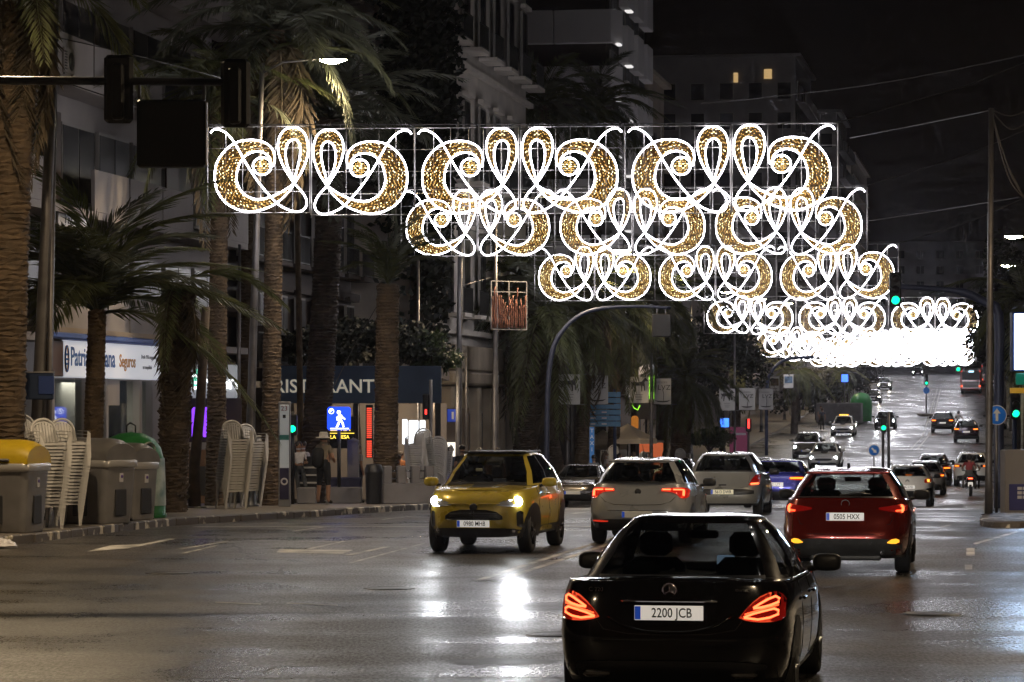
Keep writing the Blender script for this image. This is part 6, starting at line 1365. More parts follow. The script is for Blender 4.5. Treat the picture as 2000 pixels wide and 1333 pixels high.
t = thing('blue_parking_sign', 'small lit blue sign far uphill', 'sign', (X(1650, 290), 290, pz(290)), 0); MB().bbox((0, 0, Zp(739, 290)-pz(290)), (.6, .1, .7), .03).build('light_box', emat('far_blue', (.05, .15, 1), 3), t); MB().tube([(0, .1, 0), (0, .1, Zp(739, 290)-pz(290))], .06, 6).build('post', M_steel, t)

# banners
M_banner = mat('banner_cloth', (.52, .50, .48), .8, var=.08, scale=2); M_ink = mat('banner_ink', (.06, .055, .05), .8); M_inkpale = mat('banner_ink_pale', (.22, .21, .2), .8)
HORSE = [(-.30, .02), (-.34, -.16), (-.29, -.16), (-.25, .0), (-.20, -.04), (-.22, -.3), (-.17, -.3), (-.13, -.02), (.08, -.02), (.10, -.28), (.15, -.28), (.15, -.02), (.22, -.06), (.22, -.24), (.27, -.24), (.26, .02), (.24, .12), (.30, .2), (.38, .16), (.40, .2), (.30, .33), (.24, .3), (.12, .16), (-.05, .13), (-.2, .16), (-.28, .12), (-.36, .16), (-.34, .08)]
BOWL = [(-.33, .03), (-.2, -.02), (0, -.035), (.2, -.02), (.33, .04), (.2, .02), (0, .01), (-.2, .02)]
def banner(px, py, Y, kind, label, w_=1.0, h=1.45, postpx=None):
    t = thing('street_banner', label, 'banner', at(px, py, Y), R(-2), 'white street banners')
    b = MB(); ph = rnd.random()*3
    b.grid(lambda u, v: (w_*(u-.5), .03*math.sin(u*5+ph)*(1-v), h*(v-.5)), 8, 6); b.grid(lambda u, v: (w_*(u-.5), .004+.03*math.sin(u*5+ph)*(1-v), h*(v-.5)), 8, 6); b.build('cloth', M_banner, t)
    if kind == 'horse':
        MB().prism([(x*.95, z*.95+.2) for x, z in HORSE], -.05, -.04).build('horse_print', M_ink, t)
        for k in range(3): MB().box((0, -.045, -.2-k*.1), (.34-.05*k, .006, .025)).build('text_line', M_inkpale, t)
    elif kind == 'boat':
        MB().prism([(x*1.05, z*1.4-.42) for x, z in BOWL], -.05, -.04).build('vessel_print', M_ink, t); MB().tube([(.03, -.045, -.40), (.05, -.045, -.1), (.0, -.045, .1)], .012, 4).build('stem_print', M_ink, t)
        text('LVZ', .3, M_ink, t, (.06, -.045, .16), name='lettering', ext=.002, sp=1.1); text('Civitates', .17, M_inkpale, t, (-.1, -.045, .4), name='lettering', ext=.002)
    else:
        MB().box((0, -.045, .1), (w_*.8, .01, h*.5)).build('picture_print', mat('print_'+kind, (.10, .16, .24) if kind == 'blue' else (.16, .11, .07), .7, var=.8, scale=5), t)
    MB().tube([(-w_/2-.05, .02, h/2), (w_/2+.25, .02, h/2)], .018, 5).build('top_rod', M_steel, t); MB().tube([(-w_/2-.05, .02, -h/2), (w_/2+.25, .02, -h/2)], .018, 5).build('bottom_rod', M_steel, t); return t
banner(1112, 761, 117.5, 'horse', 'white banner with a horse print, first from the curved blue gantry', .82, 1.15); banner(1167, 762, 123, 'boat', 'white banner with a boat print above the blue direction boards', .85, 1.15)
banner(1248, 762, 129.5, 'horse', 'white banner with a horse print beside green neon', .8, 1.1); banner(1294, 765, 131, 'boat', 'white banner with a boat print right of the green neon', .72, 1.1)
banner(1411, 756, 182, 'horse', 'partly hidden horse banner behind the second banner row', .85, 1.2); banner(1420, 781, 168, 'horse', 'white horse banner, leftmost in the second banner row', .85, 1.2); banner(1459, 780, 169, 'boat', 'white boat banner in the middle of the second banner row', .88, 1.2); banner(1496, 780, 175, 'boat', 'white boat banner on the far blue gantry', .8, 1.2)
banner(1513, 750, 192, 'brown', 'small brown picture banner past the far blue gantry', .6, .9); banner(1540, 745, 205, 'blue', 'small blue picture banner further uphill', .65, .9)
# blue direction boards
Y = 125; t = thing('direction_boards', 'stack of pale blue direction boards on a blue post', 'sign', (X(1201, Y), Y, pz(Y)), 0); M_dir = mat('board_skyblue', (.10, .27, .48), .45, var=.1)
MB().tube([(0, .06, 0), (0, .06, Zp(765, Y)-pz(Y)+.1)], .07, 8).build('post', M_bluepost, t)
for k in range(6):
    py = 771+k*11.5; x0 = 1147 if k > 1 else 1184; MB().bbox(((X((x0+1212)/2, Y)-X(1201, Y)), 0, Zp(py, Y)-pz(Y)), ((1212-x0)*Y/FPX, .05, 10*Y/FPX), .01).build('board', M_dir, t)
    for q in range(2 if k > 2 else 0): MB().box((X(1158+q*22, Y)-X(1201, Y), -.03, Zp(py, Y)-pz(Y)), (.2, .01, .05)).build('sticker', M_sticker, t)
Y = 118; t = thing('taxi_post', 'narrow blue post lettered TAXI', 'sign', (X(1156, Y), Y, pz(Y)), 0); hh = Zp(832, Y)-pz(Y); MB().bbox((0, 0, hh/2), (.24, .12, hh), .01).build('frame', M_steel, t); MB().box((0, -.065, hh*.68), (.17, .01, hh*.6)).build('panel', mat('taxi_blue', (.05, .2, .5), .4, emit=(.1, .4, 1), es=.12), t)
for k, ch in enumerate('TAXI'): text(ch, .2, M_plate, t, (0, -.075, hh*.93-k*.24), name='lettering', bold=.004)
# parasols
M_par = mat('parasol_canvas', (.62, .52, .40), .8, var=.1, scale=2)
def parasol(px, py, Y, r, label):
    z = pz(Y); h = Zp(py, Y)-z; t = thing('parasol', label, 'parasol', (X(px, Y), Y, z), R(20), 'cafe parasols')
    MB().tube([(0, 0, 0), (0, 0, h)], .03, 6).build('pole', M_steel, t); MB().lathe([(.3, 0), (.3, .08), (.05, .1)], 12).build('base', M_dark, t)
    n = 8; vs = [(0, 0, h+.05)]+[(r*math.cos(2*PI*k/n), r*math.sin(2*PI*k/n), h-.62) for k in range(n)]+[(r*math.cos(2*PI*k/n), r*math.sin(2*PI*k/n), h-.80) for k in range(n)]
    MB().add(vs, [(0, 1+k, 1+(k+1) % n) for k in range(n)]+[(1+k, n+1+k, n+1+(k+1) % n, 1+(k+1) % n) for k in range(n)]).build('canopy', M_par, t)
    for k in range(n): MB().tube([(0, 0, h-.05), (r*.97*math.cos(2*PI*k/n), r*.97*math.sin(2*PI*k/n), h-.64)], .012, 4).build('rib', M_steel, t)
parasol(1226, 830, 131, 1.35, 'larger beige parasol in front of the orange kiosk'); parasol(1178, 842, 134, 1.2, 'smaller beige parasol behind the taxi post')
t = thing('orange_kiosk', 'bright orange lit kiosk wall behind the parasols', 'kiosk', (X(1272, 138), 138, pz(138)), 0); MB().bbox((0, 0, 1.0), (1.05, .5, 2.0), .04).build('wall', emat('kiosk_orange', (1, .22, .08), .42), t); MB().lathe([(.001, -.3), (.25, -.3), (.26, -.25)], 16, (.25, 0, .75), 'Y').build('round_sign', emat('kiosk_yellow', (1, .9, .5), 1.6), t); MB().bbox((0, 0, 2.05), (1.15, .6, .1), .02).build('top', M_wallwhite, t)
t = thing('green_neon_sign', 'green neon sign behind the horse banner', 'sign', at(1272, 757, 136), 0)
for dx in (-.06, .14): MB().bbox((dx, 0, 0), (.07, .05, 1.05), .02).build('neon_bar', emat('neon_lime', (.35, 1, .05), 1.4), t)
MB().tube([(-.9, 0, -.5), (-.8, 0, -.9), (-.6, 0, -1.0), (-.5, 0, -.8)], .03, 5).build('neon_curl', MATS['neon_lime'], t); MB().tube([(0, .1, -3.6), (0, .1, -.4)], .04, 5).build('mast', M_dark, t)
t = thing('white_awning', 'pale awning panel under the green neon', 'awning', at(1262, 800, 140), 0); MB().bbox((0, 0, 0), (.9, .5, .9), .03).build('panel', M_wallgrey, t); MB().tube([(0, .1, -.4), (0, .1, Zp(900, 140)-Zp(800, 140))], .05, 5).build('leg', M_dark, t)
t = thing('bronze_figure_sign', 'orange shop figure sign beside the grey awning', 'sign', at(1240, 826, 137), 0); MB().bbox((0, 0, 0), (.32, .2, .62), .08).build('panel', emat('figure_amber', (1, .35, .05), .35), t); MB().tube([(0, .1, -.3), (0, .1, -1.6)], .04, 5).build('leg', M_dark, t)
t = thing('magenta_hoarding', 'dark magenta advertising panel behind the slim post', 'billboard', (X(1443, 176), 176, pz(176)), 0); MB().bbox((0, 0, 1.35), (1.05, .1, 1.5), .02).build('panel', mat('magenta', (.16, .03, .07), .5, emit=(.5, .08, .2), es=.12), t); MB().box((0, -.06, 1.7), (.8, .01, .12)).build('headline', M_sticker, t); MB().tube([(0, .1, 0), (0, .1, .7)], .06, 6).build('leg', M_steel, t)
t = thing('blue_lit_sign', 'small lit blue sign beside the magenta panel', 'sign', at(1415, 826, 172), 0); MB().bbox((0, 0, 0), (.5, .1, .5), .03).build('light_box', emat('sign_azure', (.05, .2, 1), 2.4), t); MB().tube([(0, .1, 0), (0, .1, Zp(885, 172)-Zp(826, 172))], .04, 6).build('post', M_steel, t)
t = thing('red_signal', 'red pedestrian signal beside the magenta panel', 'traffic light', (X(1462, 165), 165, pz(165)), 0); MB().tube([(0, .1, 0), (0, .1, 2.6)], .06, 6).build('post', M_steel, t); MB().bbox((0, 0, Zp(831, 165)-pz(165)), (.3, .2, .7), .04).build('housing', M_dark, t); MB().bbox((0, -.11, Zp(828, 165)-pz(165)), (.11, .03, .5), .02).build('red_lens', M_redsig, t)
t = thing('slim_red_signal', 'tall thin red signal in front of the restaurant doorway', 'traffic light', (X(836, 90), 90, pz(90)), 0); MB().tube([(.08, 0, 0), (.08, 0, Zp(742, 90)-pz(90))], .05, 6).build('post', mat('post_pale', (.4, .36, .34), .5), t); MB().bbox((-.06, 0, Zp(795, 90)-pz(90)), (.2, .16, .75), .03).build('housing', M_dark, t); MB().bbox((-.06, -.09, Zp(805, 90)-pz(90)), (.06, .02, .15), .01).build('red_lens', M_redsig, t)
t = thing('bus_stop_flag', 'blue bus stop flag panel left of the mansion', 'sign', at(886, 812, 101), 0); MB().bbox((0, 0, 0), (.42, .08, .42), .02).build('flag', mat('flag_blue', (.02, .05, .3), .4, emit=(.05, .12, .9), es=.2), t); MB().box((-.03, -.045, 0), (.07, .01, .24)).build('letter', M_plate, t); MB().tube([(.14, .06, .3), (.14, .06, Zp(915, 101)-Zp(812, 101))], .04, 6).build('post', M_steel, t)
t = thing('lit_shop_door', 'bright cream shop doorway under the blue flag', 'doorway', (X(880, 108), 108, pz(108)), 0); MB().box((0, 0, 1.15), (.62, .06, 1.9)).build('door', emat('door_glow', (1, .92, .78), 1.6), t); MB().box((-.22, -.05, 1.1), (.07, .03, 1.7)).build('red_strip', mat('red_strip', (.5, .03, .03), .5), t); MB().bbox((0, .3, 1.7), (1.3, .3, 3.2), .02).build('surround', M_walldark, t)
# plastic bag in the gutter
bg_ = MB(); rb = random.Random(2); bg_.grid(lambda u, v: ((.2+.05*rb.random())*math.cos(2*PI*u)*math.sin(PI*v*.5+.01), (.16+.05*rb.random())*math.sin(2*PI*u)*math.sin(PI*v*.5+.01), .17*math.cos(PI*v*.5)*(1-.3*rb.random())), 14, 6, smooth=False)
p_ = pp(6, 1071, (30, 80)); tag(bg_.build('plastic_bag', mat('bag_white', (.6, .58, .6), .4), None, (p_[0], p_[1], gz(p_[1])+.003)), 'crumpled white plastic bag in the gutter at the left edge', 'plastic bag')
# overhead wires
M_cable = mat('black_cable', (.07, .06, .06), .6)
def wire(pts, label, r=.012): tag(MB().tube(spline([tuple(p) for p in pts], 5), r, 4).build('wire', M_cable), label, 'wire')
wire([at(1370, 203, 90), at(1700, 166, 84), at(2050, 98, 76)], 'long thin wire rising to the top right corner'); wire([at(1660, 270, 88), at(1800, 243, 78), at(1935, 216, 64)], 'wire from the far block to the tall right post'); wire([at(1695, 432, 100), at(1830, 412, 90), at(1990, 386, 76)], 'lower wire on the right under the tall post wire')
for i, (a, b_, s_) in enumerate(((2010, 214, 12), (2010, 238, 26), (2010, 400, 30), (2000, 388, 40), (1992, 370, 20))):
    wire([at(1936, 214+i*2, 64), at((1936+a)/2, (216+b_)/2+s_, 64), at(a, b_, 64)], 'slack cable hanging off the tall right post, %s from the top' % ORD[i], .014)
wire([at(104, 72, 60), at(250, 105, 62), at(430, 152, 66)], 'thin wire from the double post across the white block'); wire([at(0, 85, 60), at(60, 90, 60), at(95, 70, 60)], 'slack wire left of the double post'); wire([at(640, 780, 82), at(690, 680, 84), at(735, 600, 84)], 'slanting guy wire in front of the restaurant')
# ---------------------------------------------------------------- people
M_skin = mat('skin', (.42, .24, .16), .55); M_skind = mat('skin_tan', (.28, .15, .09), .55); M_hair = mat('hair_dark', (.015, .011, .009), .5); M_hairb = mat('hair_brown', (.06, .035, .02), .5)
def cloth(n, c): return mat('cloth_'+n, c, .85, var=.2, scale=9)
BASE = dict(pelvis=(0, 0, .95), belly=(0, 0, 1.08), chest=(0, .005, 1.27), neck=(0, 0, 1.46), chin=(0, -.01, 1.53), brow=(0, -.015, 1.63), crown=(0, 0, 1.71),
            hipL=(.09, 0, .9), kneeL=(.10, -.02, .5), ankL=(.10, .02, .09), toeL=(.11, -.13, .035), hipR=(-.09, 0, .9), kneeR=(-.10, -.02, .5), ankR=(-.10, .02, .09), toeR=(-.11, -.13, .035),
            shL=(.175, 0, 1.40), elL=(.23, .03, 1.13), wrL=(.24, -.03, .89), haL=(.24, -.05, .80), shR=(-.175, 0, 1.40), elR=(-.23, .03, 1.13), wrR=(-.24, -.03, .89), haR=(-.24, -.05, .80))
RAD = dict(pelvis=.135, belly=.125, chest=.14, neck=.055, chin=.075, brow=.092, crown=.06, hip=.09, knee=.058, ank=.042, toe=.034, sh=.062, el=.043, wr=.03, ha=.034)
BON = [('pelvis', 'belly'), ('belly', 'chest'), ('chest', 'neck'), ('neck', 'chin'), ('chin', 'brow'), ('brow', 'crown')]+[p for s_ in 'LR' for p in (('pelvis', 'hip'+s_), ('hip'+s_, 'knee'+s_), ('knee'+s_, 'ank'+s_), ('ank'+s_, 'toe'+s_), ('chest', 'sh'+s_), ('sh'+s_, 'el'+s_), ('el'+s_, 'wr'+s_), ('wr'+s_, 'ha'+s_))]
def segd(p, a, b):
    d = b-a; t = max(0, min(1, (p-a).dot(d)/max(1e-9, d.dot(d)))); return (p-a-d*t).length
def person(label, loc, rz, pose=None, shirt=None, legs=None, shoes=None, skin=None, hair=None, short_sleeve=True, shorts=False, h=1.72, fat=1.0, longhair=False, hairless=False, fingers=True, name='person'):
    J = {k: Vector(v) for k, v in BASE.items()}
    for k, v in (pose or {}).items(): J[k] = Vector(v)
    ks = list(J); me = bpy.data.meshes.new('body'); me.from_pydata([J[k] for k in ks], [(ks.index(a), ks.index(b)) for a, b in BON], [])
    o = bpy.data.objects.new('body', me); o.modifiers.new('s', 'SKIN'); sv = me.skin_vertices[0].data
    for i, k in enumerate(ks):
        q = RAD[k.rstrip('LR') if k[-1] in 'LR' else k]; f = fat if k in ('pelvis', 'belly', 'chest') or k[:3] in ('hip',) else (1+(fat-1)*.4)
        sv[i].radius = (q*f, q*f*(.8 if k in ('pelvis', 'belly', 'chest') else 1)); sv[i].use_root = (k == 'pelvis')
    o.modifiers.new('u', 'SUBSURF').render_levels = 2; o.modifiers['u'].levels = 2
    m2 = evaluated(o)
    ms = [skin or M_skin, shirt or cloth('white', (.6, .58, .56)), legs or cloth('dark', (.02, .02, .025)), shoes or cloth('shoe', (.03, .025, .02)), hair or M_hair]
    m2.materials.clear()
    for m in ms: m2.materials.append(m)
    for p in m2.polygons:
        c = Vector(p.center); best = min(BON, key=lambda b_: segd(c, J[b_[0]], J[b_[1]])-.5*RAD[b_[0].rstrip('LR') if b_[0][-1] in 'LR' else b_[0]]); a, b_ = best
        k = 1
        if a in ('neck', 'chin', 'brow'): k = 0
        elif a == 'chest' and b_ == 'neck': k = 0 if (c-J['neck']).length < .07 else 1
        elif a == 'pelvis': k = 2
        elif a[:3] == 'hip': k = 2
        elif a[:4] == 'knee': k = 0 if shorts and (c-J[a]).length > .06 else 2
        elif a[:3] == 'ank': k = 3
        elif a[:2] == 'sh': k = 0 if short_sleeve and (c-J[a]).length > .17 else 1
        elif a[:2] == 'el': k = 0 if short_sleeve else 1
        elif a[:2] == 'wr': k = 0
        p.material_index = k; p.use_smooth = True
    m2.name = 'body'; t = thing(name, label, 'person', loc, rz); t.scale = (h/1.72,)*3; link('body', m2, t)
    hc = J['brow']; d = (J['crown']-J['chin']).normalized()
    if not hairless:
        b = MB(); b.grid(lambda u, v: tuple(hc+Vector((.103*math.cos(2*PI*u)*math.sin(PI*.62*v), .012+.11*math.sin(2*PI*u)*math.sin(PI*.62*v)*(1 if math.sin(2*PI*u) > 0 else .72), .0+.108*math.cos(PI*.62*v)))), 14, 7)
        if longhair: b.tube([hc+Vector((0, .06, .03)), hc+Vector((.02, .10, -.10)), hc+Vector((.03, .13, -.28)), hc+Vector((.02, .13, -.42))], [.09, .095, .085, .03], 9)
        b.build('hair', hair or M_hair, t)
    f = MB(); f.tube([hc+Vector((0, -.085, .0)), hc+Vector((0, -.115, -.035)), hc+Vector((0, -.092, -.045))], [.008, .016, .008], 6); f.build('nose', skin or M_skin, t)
    for s_ in (-1, 1):
        MB().lathe([(.001, -.012), (.011, -.006), (.012, .004)], 8, hc+Vector((s_*.033, -.085, .0)), 'Y').build('eye', M_gap, t); MB().lathe([(.001, -.01), (.016, 0), (.024, .01)], 8, hc+Vector((s_*.098, .0, -.01)), 'X').build('ear', skin or M_skin, t)
    MB().tube([hc+Vector((-.022, -.088, -.07)), hc+Vector((0, -.096, -.072)), hc+Vector((.022, -.088, -.07))], .005, 5).build('mouth', mat('lips', (.25, .09, .07), .5), t)
    if fingers:
        for s_ in 'LR':
            w_, q = J['wr'+s_], J['ha'+s_]; d = (q-w_).normalized(); sd = d.cross(Vector((0, 1, 0))); sd = sd.normalized() if sd.length > .2 else Vector((1, 0, 0)); b = MB()
            for i in range(4):
                st = q+sd*(i-1.5)*.017; L_ = (.055, .066, .062, .048)[i]; b.tube([st, st+d*L_*.6+Vector((0, -.008, 0)), st+d*L_+Vector((0, -.025, 0))], [.0095, .0085, .006], 5)
            b.tube([w_.lerp(q, .4)+sd*.02, q+sd*.045+Vector((0, -.02, 0)), q+sd*.05+d*.03+Vector((0, -.03, 0))], [.012, .0105, .007], 5); b.build('fingers', skin or M_skin, t)
    return t
def P3(px, Y): return (X(px, Y), Y, pz(Y))
# man in a hat and shorts, seen from behind-left, holding a phone
t = person('man in a pale hat, brown shirt and black shorts seen from behind', P3(632, 79.5), R(155), dict(kneeL=(.13, -.02, .5), ankL=(.16, .0, .09), toeL=(.19, -.13, .035), kneeR=(-.12, -.03, .5), ankR=(-.14, .02, .09), toeR=(-.18, -.12, .035), elL=(.26, -.08, 1.15), wrL=(.12, -.30, 1.18), haL=(.08, -.38, 1.21), elR=(-.27, .02, 1.14), wrR=(-.2, -.2, 1.05), haR=(-.16, -.27, 1.07)), cloth('brown_shirt', (.16, .13, .09)), cloth('black', (.008, .008, .009)), skin=M_skind, shorts=True, h=1.80, fat=1.32, hairless=False)
MB().lathe([(.20, 1.635), (.19, 1.655), (.115, 1.665), (.11, 1.76), (.08, 1.79), (.001, 1.79)], 18, (0, 0, 0)).build('hat', mat('straw_hat', (.42, .39, .35), .8, var=.2, scale=20), t)
MB().bbox((.08, .14, 1.15), (.3, .17, .5), .06, smooth=True).build('shoulder_bag', cloth('bag_black', (.006, .006, .007)), t); MB().tube([(.2, .12, 1.3), (.1, -.02, 1.46), (-.12, -.12, 1.2)], .02, 5).build('bag_strap', MATS['cloth_bag_black'], t)
MB().bbox((.075, -.41, 1.24), (.075, .02, .14), .006).build('phone', emat('phone_glow', (.8, .88, 1), 1.5), t)
# woman leaning in a white top
t = person('woman in a white top and grey trousers leaning by the bus stop column', P3(585, 81), R(28), dict(pelvis=(0, 0, .93), chest=(.0, .06, 1.25), neck=(0, .08, 1.44), chin=(0, .07, 1.51), brow=(0, .06, 1.61), crown=(0, .075, 1.69), shL=(.16, .06, 1.38), shR=(-.16, .06, 1.38), belly=(0, .03, 1.06), kneeL=(.13, -.10, .5), ankL=(.2, -.2, .09), toeL=(.24, -.34, .05), kneeR=(-.07, -.05, .5), ankR=(-.05, -.05, .09), elL=(.24, .02, 1.12), wrL=(.14, -.16, 1.1), haL=(.07, -.2, 1.13), elR=(-.24, .02, 1.12), wrR=(-.12, -.16, 1.06), haR=(-.05, -.19, 1.07)), cloth('white_top', (.55, .52, .52)), cloth('grey_trousers', (.06, .065, .07)), skin=M_skind, h=1.66, fat=.9, longhair=True)
MB().bbox((.22, .1, 1.05), (.16, .14, .3), .04, smooth=True).build('hand_bag', cloth('bag_black', (.006,)*3), t)
person('person in a white shirt half hidden behind the leaning woman', P3(592, 84), R(-40), None, cloth('white_shirt', (.55, .53, .52)), None, skin=M_skind, h=1.7, fingers=False)
# seated woman behind the slotted wall
t = person('woman in white sitting behind the slotted wall with a dark bag strap', P3(775, 85), R(-60), dict(pelvis=(0, .1, .52), belly=(0, .1, .66), chest=(0, .06, .87), neck=(0, .03, 1.06), chin=(0, .01, 1.13), brow=(0, .0, 1.23), crown=(0, .02, 1.31), hipL=(.1, .06, .5), kneeL=(.12, -.36, .5), ankL=(.12, -.36, .09), toeL=(.12, -.5, .035), hipR=(-.1, .06, .5), kneeR=(-.12, -.36, .5), ankR=(-.12, -.36, .09), toeR=(-.12, -.5, .035), shL=(.17, .05, 1.0), elL=(.23, .05, .74), wrL=(.12, -.17, .72), haL=(.06, -.24, .73), shR=(-.17, .05, 1.0), elR=(-.23, .05, .74), wrR=(-.12, -.17, .72), haR=(-.06, -.24, .73)), cloth('white_blouse', (.58, .56, .55)), cloth('black', (.008,)*3), short_sleeve=False, h=1.75, hair=M_hairb)
MB().tube([(.14, .14, 1.02), (0, -.06, .95), (-.18, -.04, .68)], .02, 5).build('bag_strap', MATS['cloth_bag_black'], t); MB().bbox((0, .08, .25), (.42, .36, .46), .03).build('stool', M_dark, t)
person('person in an orange top beyond the seated woman', P3(783, 96), R(180), None, cloth('orange_top', (.45, .16, .05)), None, h=1.62, fingers=False, hair=M_hairb)
person('boy in a black shirt standing beside the white chair back', P3(863, 88), R(10), dict(chin=(0, -.04, 1.52), brow=(0, -.07, 1.6), crown=(0, -.06, 1.69), elL=(.22, -.02, 1.13), wrL=(.1, -.2, 1.06), haL=(.05, -.26, 1.08), elR=(-.22, -.02, 1.13), wrR=(-.1, -.2, 1.06), haR=(-.05, -.26, 1.08)), cloth('black_tee', (.01, .01, .012)), cloth('dark', (.02,)*3), h=1.62)
for i, (px, Y, rz, sh, lg, lab, lh) in enumerate(((937, 92.5, 170, (.45, .25, .06), (.03,)*3, 'woman in an orange top walking away past the mansion', True), (971, 94, 175, (.55, .5, .40), (.05,)*3, 'man in a cream tee walking away past the mansion', False), (903, 91, 150, (.03,)*3, (.02,)*3, 'person in dark clothes behind the grey post', False),
        (1183, 124, 110, (.40, .36, .34), (.03,)*3, 'long haired woman in a pale top near the parasols', True), (1210, 126, 60, (.01,)*3, (.01,)*3, 'woman in a black dress near the parasols', True), (1238, 128, 200, (.10, .05, .03), (.02,)*3, 'woman in a brown top under the parasol', True), (1300, 136, 150, (.25, .17, .12), (.04,)*3, 'person in tan standing right of the kiosk', True), (1606, 246, 180, (.04, .05, .08), (.02,)*3, 'person in blue crossing behind the taxi', False), (1603, 252, 10, (.25,)*3, (.03,)*3, 'person in grey crossing near the corner wall', False), (700, 88, 120, (.3, .28, .26), (.05, .05, .07), 'person in a pale jumper behind the litter bin', True), (880, 93, 20, (.12, .14, .2), (.03,)*3, 'person in a blue shirt coming past the chair stacks', False), (1265, 120, 10, (.3, .1, .08), (.03,)*3, 'person in a red shirt right of the parasol', False), (1160, 116, 200, (.2, .2, .22), (.03,)*3, 'person in grey beside the taxi post', False))):
    y_ = Y; t = person(lab, (X(px, Y), Y, pz(Y) if i != 7 else gz(Y)), R(rz), dict(kneeL=(.10, -.10, .5), ankL=(.1, -.14, .09), toeL=(.1, -.29, .05), kneeR=(-.1, .03, .5), ankR=(-.1, .22, .12), toeR=(-.1, .10, .04)) if i in (0, 1, 7, 8) else None, cloth('p%d' % i, sh), cloth('l%d' % i, lg), h=1.66+.03*(i % 4), longhair=lh, fingers=False, hair=M_hairb if i % 2 else M_hair, skin=M_skind if i % 2 else M_skin)
    if i == 0: MB().tube([(.15, .12, 1.42), (-.1, .14, 1.1), (-.2, .1, .95)], .018, 5).build('bag_strap', MATS['cloth_bag_black'], t)
SITP = dict(pelvis=(0, .1, .52), belly=(0, .1, .66), chest=(0, .06, .87), neck=(0, .03, 1.06), chin=(0, .01, 1.13), brow=(0, .0, 1.23), crown=(0, .02, 1.31), hipL=(.1, .06, .5), kneeL=(.12, -.36, .5), ankL=(.12, -.36, .09), toeL=(.12, -.5, .035), hipR=(-.1, .06, .5), kneeR=(-.12, -.36, .5), ankR=(-.12, -.36, .09), toeR=(-.12, -.5, .035), shL=(.17, .05, 1.0), elL=(.23, .05, .74), wrL=(.12, -.17, .72), haL=(.06, -.24, .73), shR=(-.17, .05, 1.0), elR=(-.23, .05, .74), wrR=(-.12, -.17, .72), haR=(-.06, -.24, .73))
t = person('bare shouldered person sitting at a cafe table under the violet neon', P3(384, 84), R(30), SITP, cloth('skin_top', (.3, .18, .12)), cloth('rust', (.2, .07, .03)), fingers=False); MB().bbox((0, .08, .25), (.42, .36, .46), .03).build('stool', M_dark, t)
t = thing('cafe_table', 'small round cafe table beside the sitting person', 'table', P3(400, 83.5), 0); MB().lathe([(.001, .74), (.34, .74), (.34, .71), (.03, .7), (.03, .05), (.25, .02), (.25, 0)], 18).build('table', mat('wood_warm', (.22, .12, .05), .6), t)

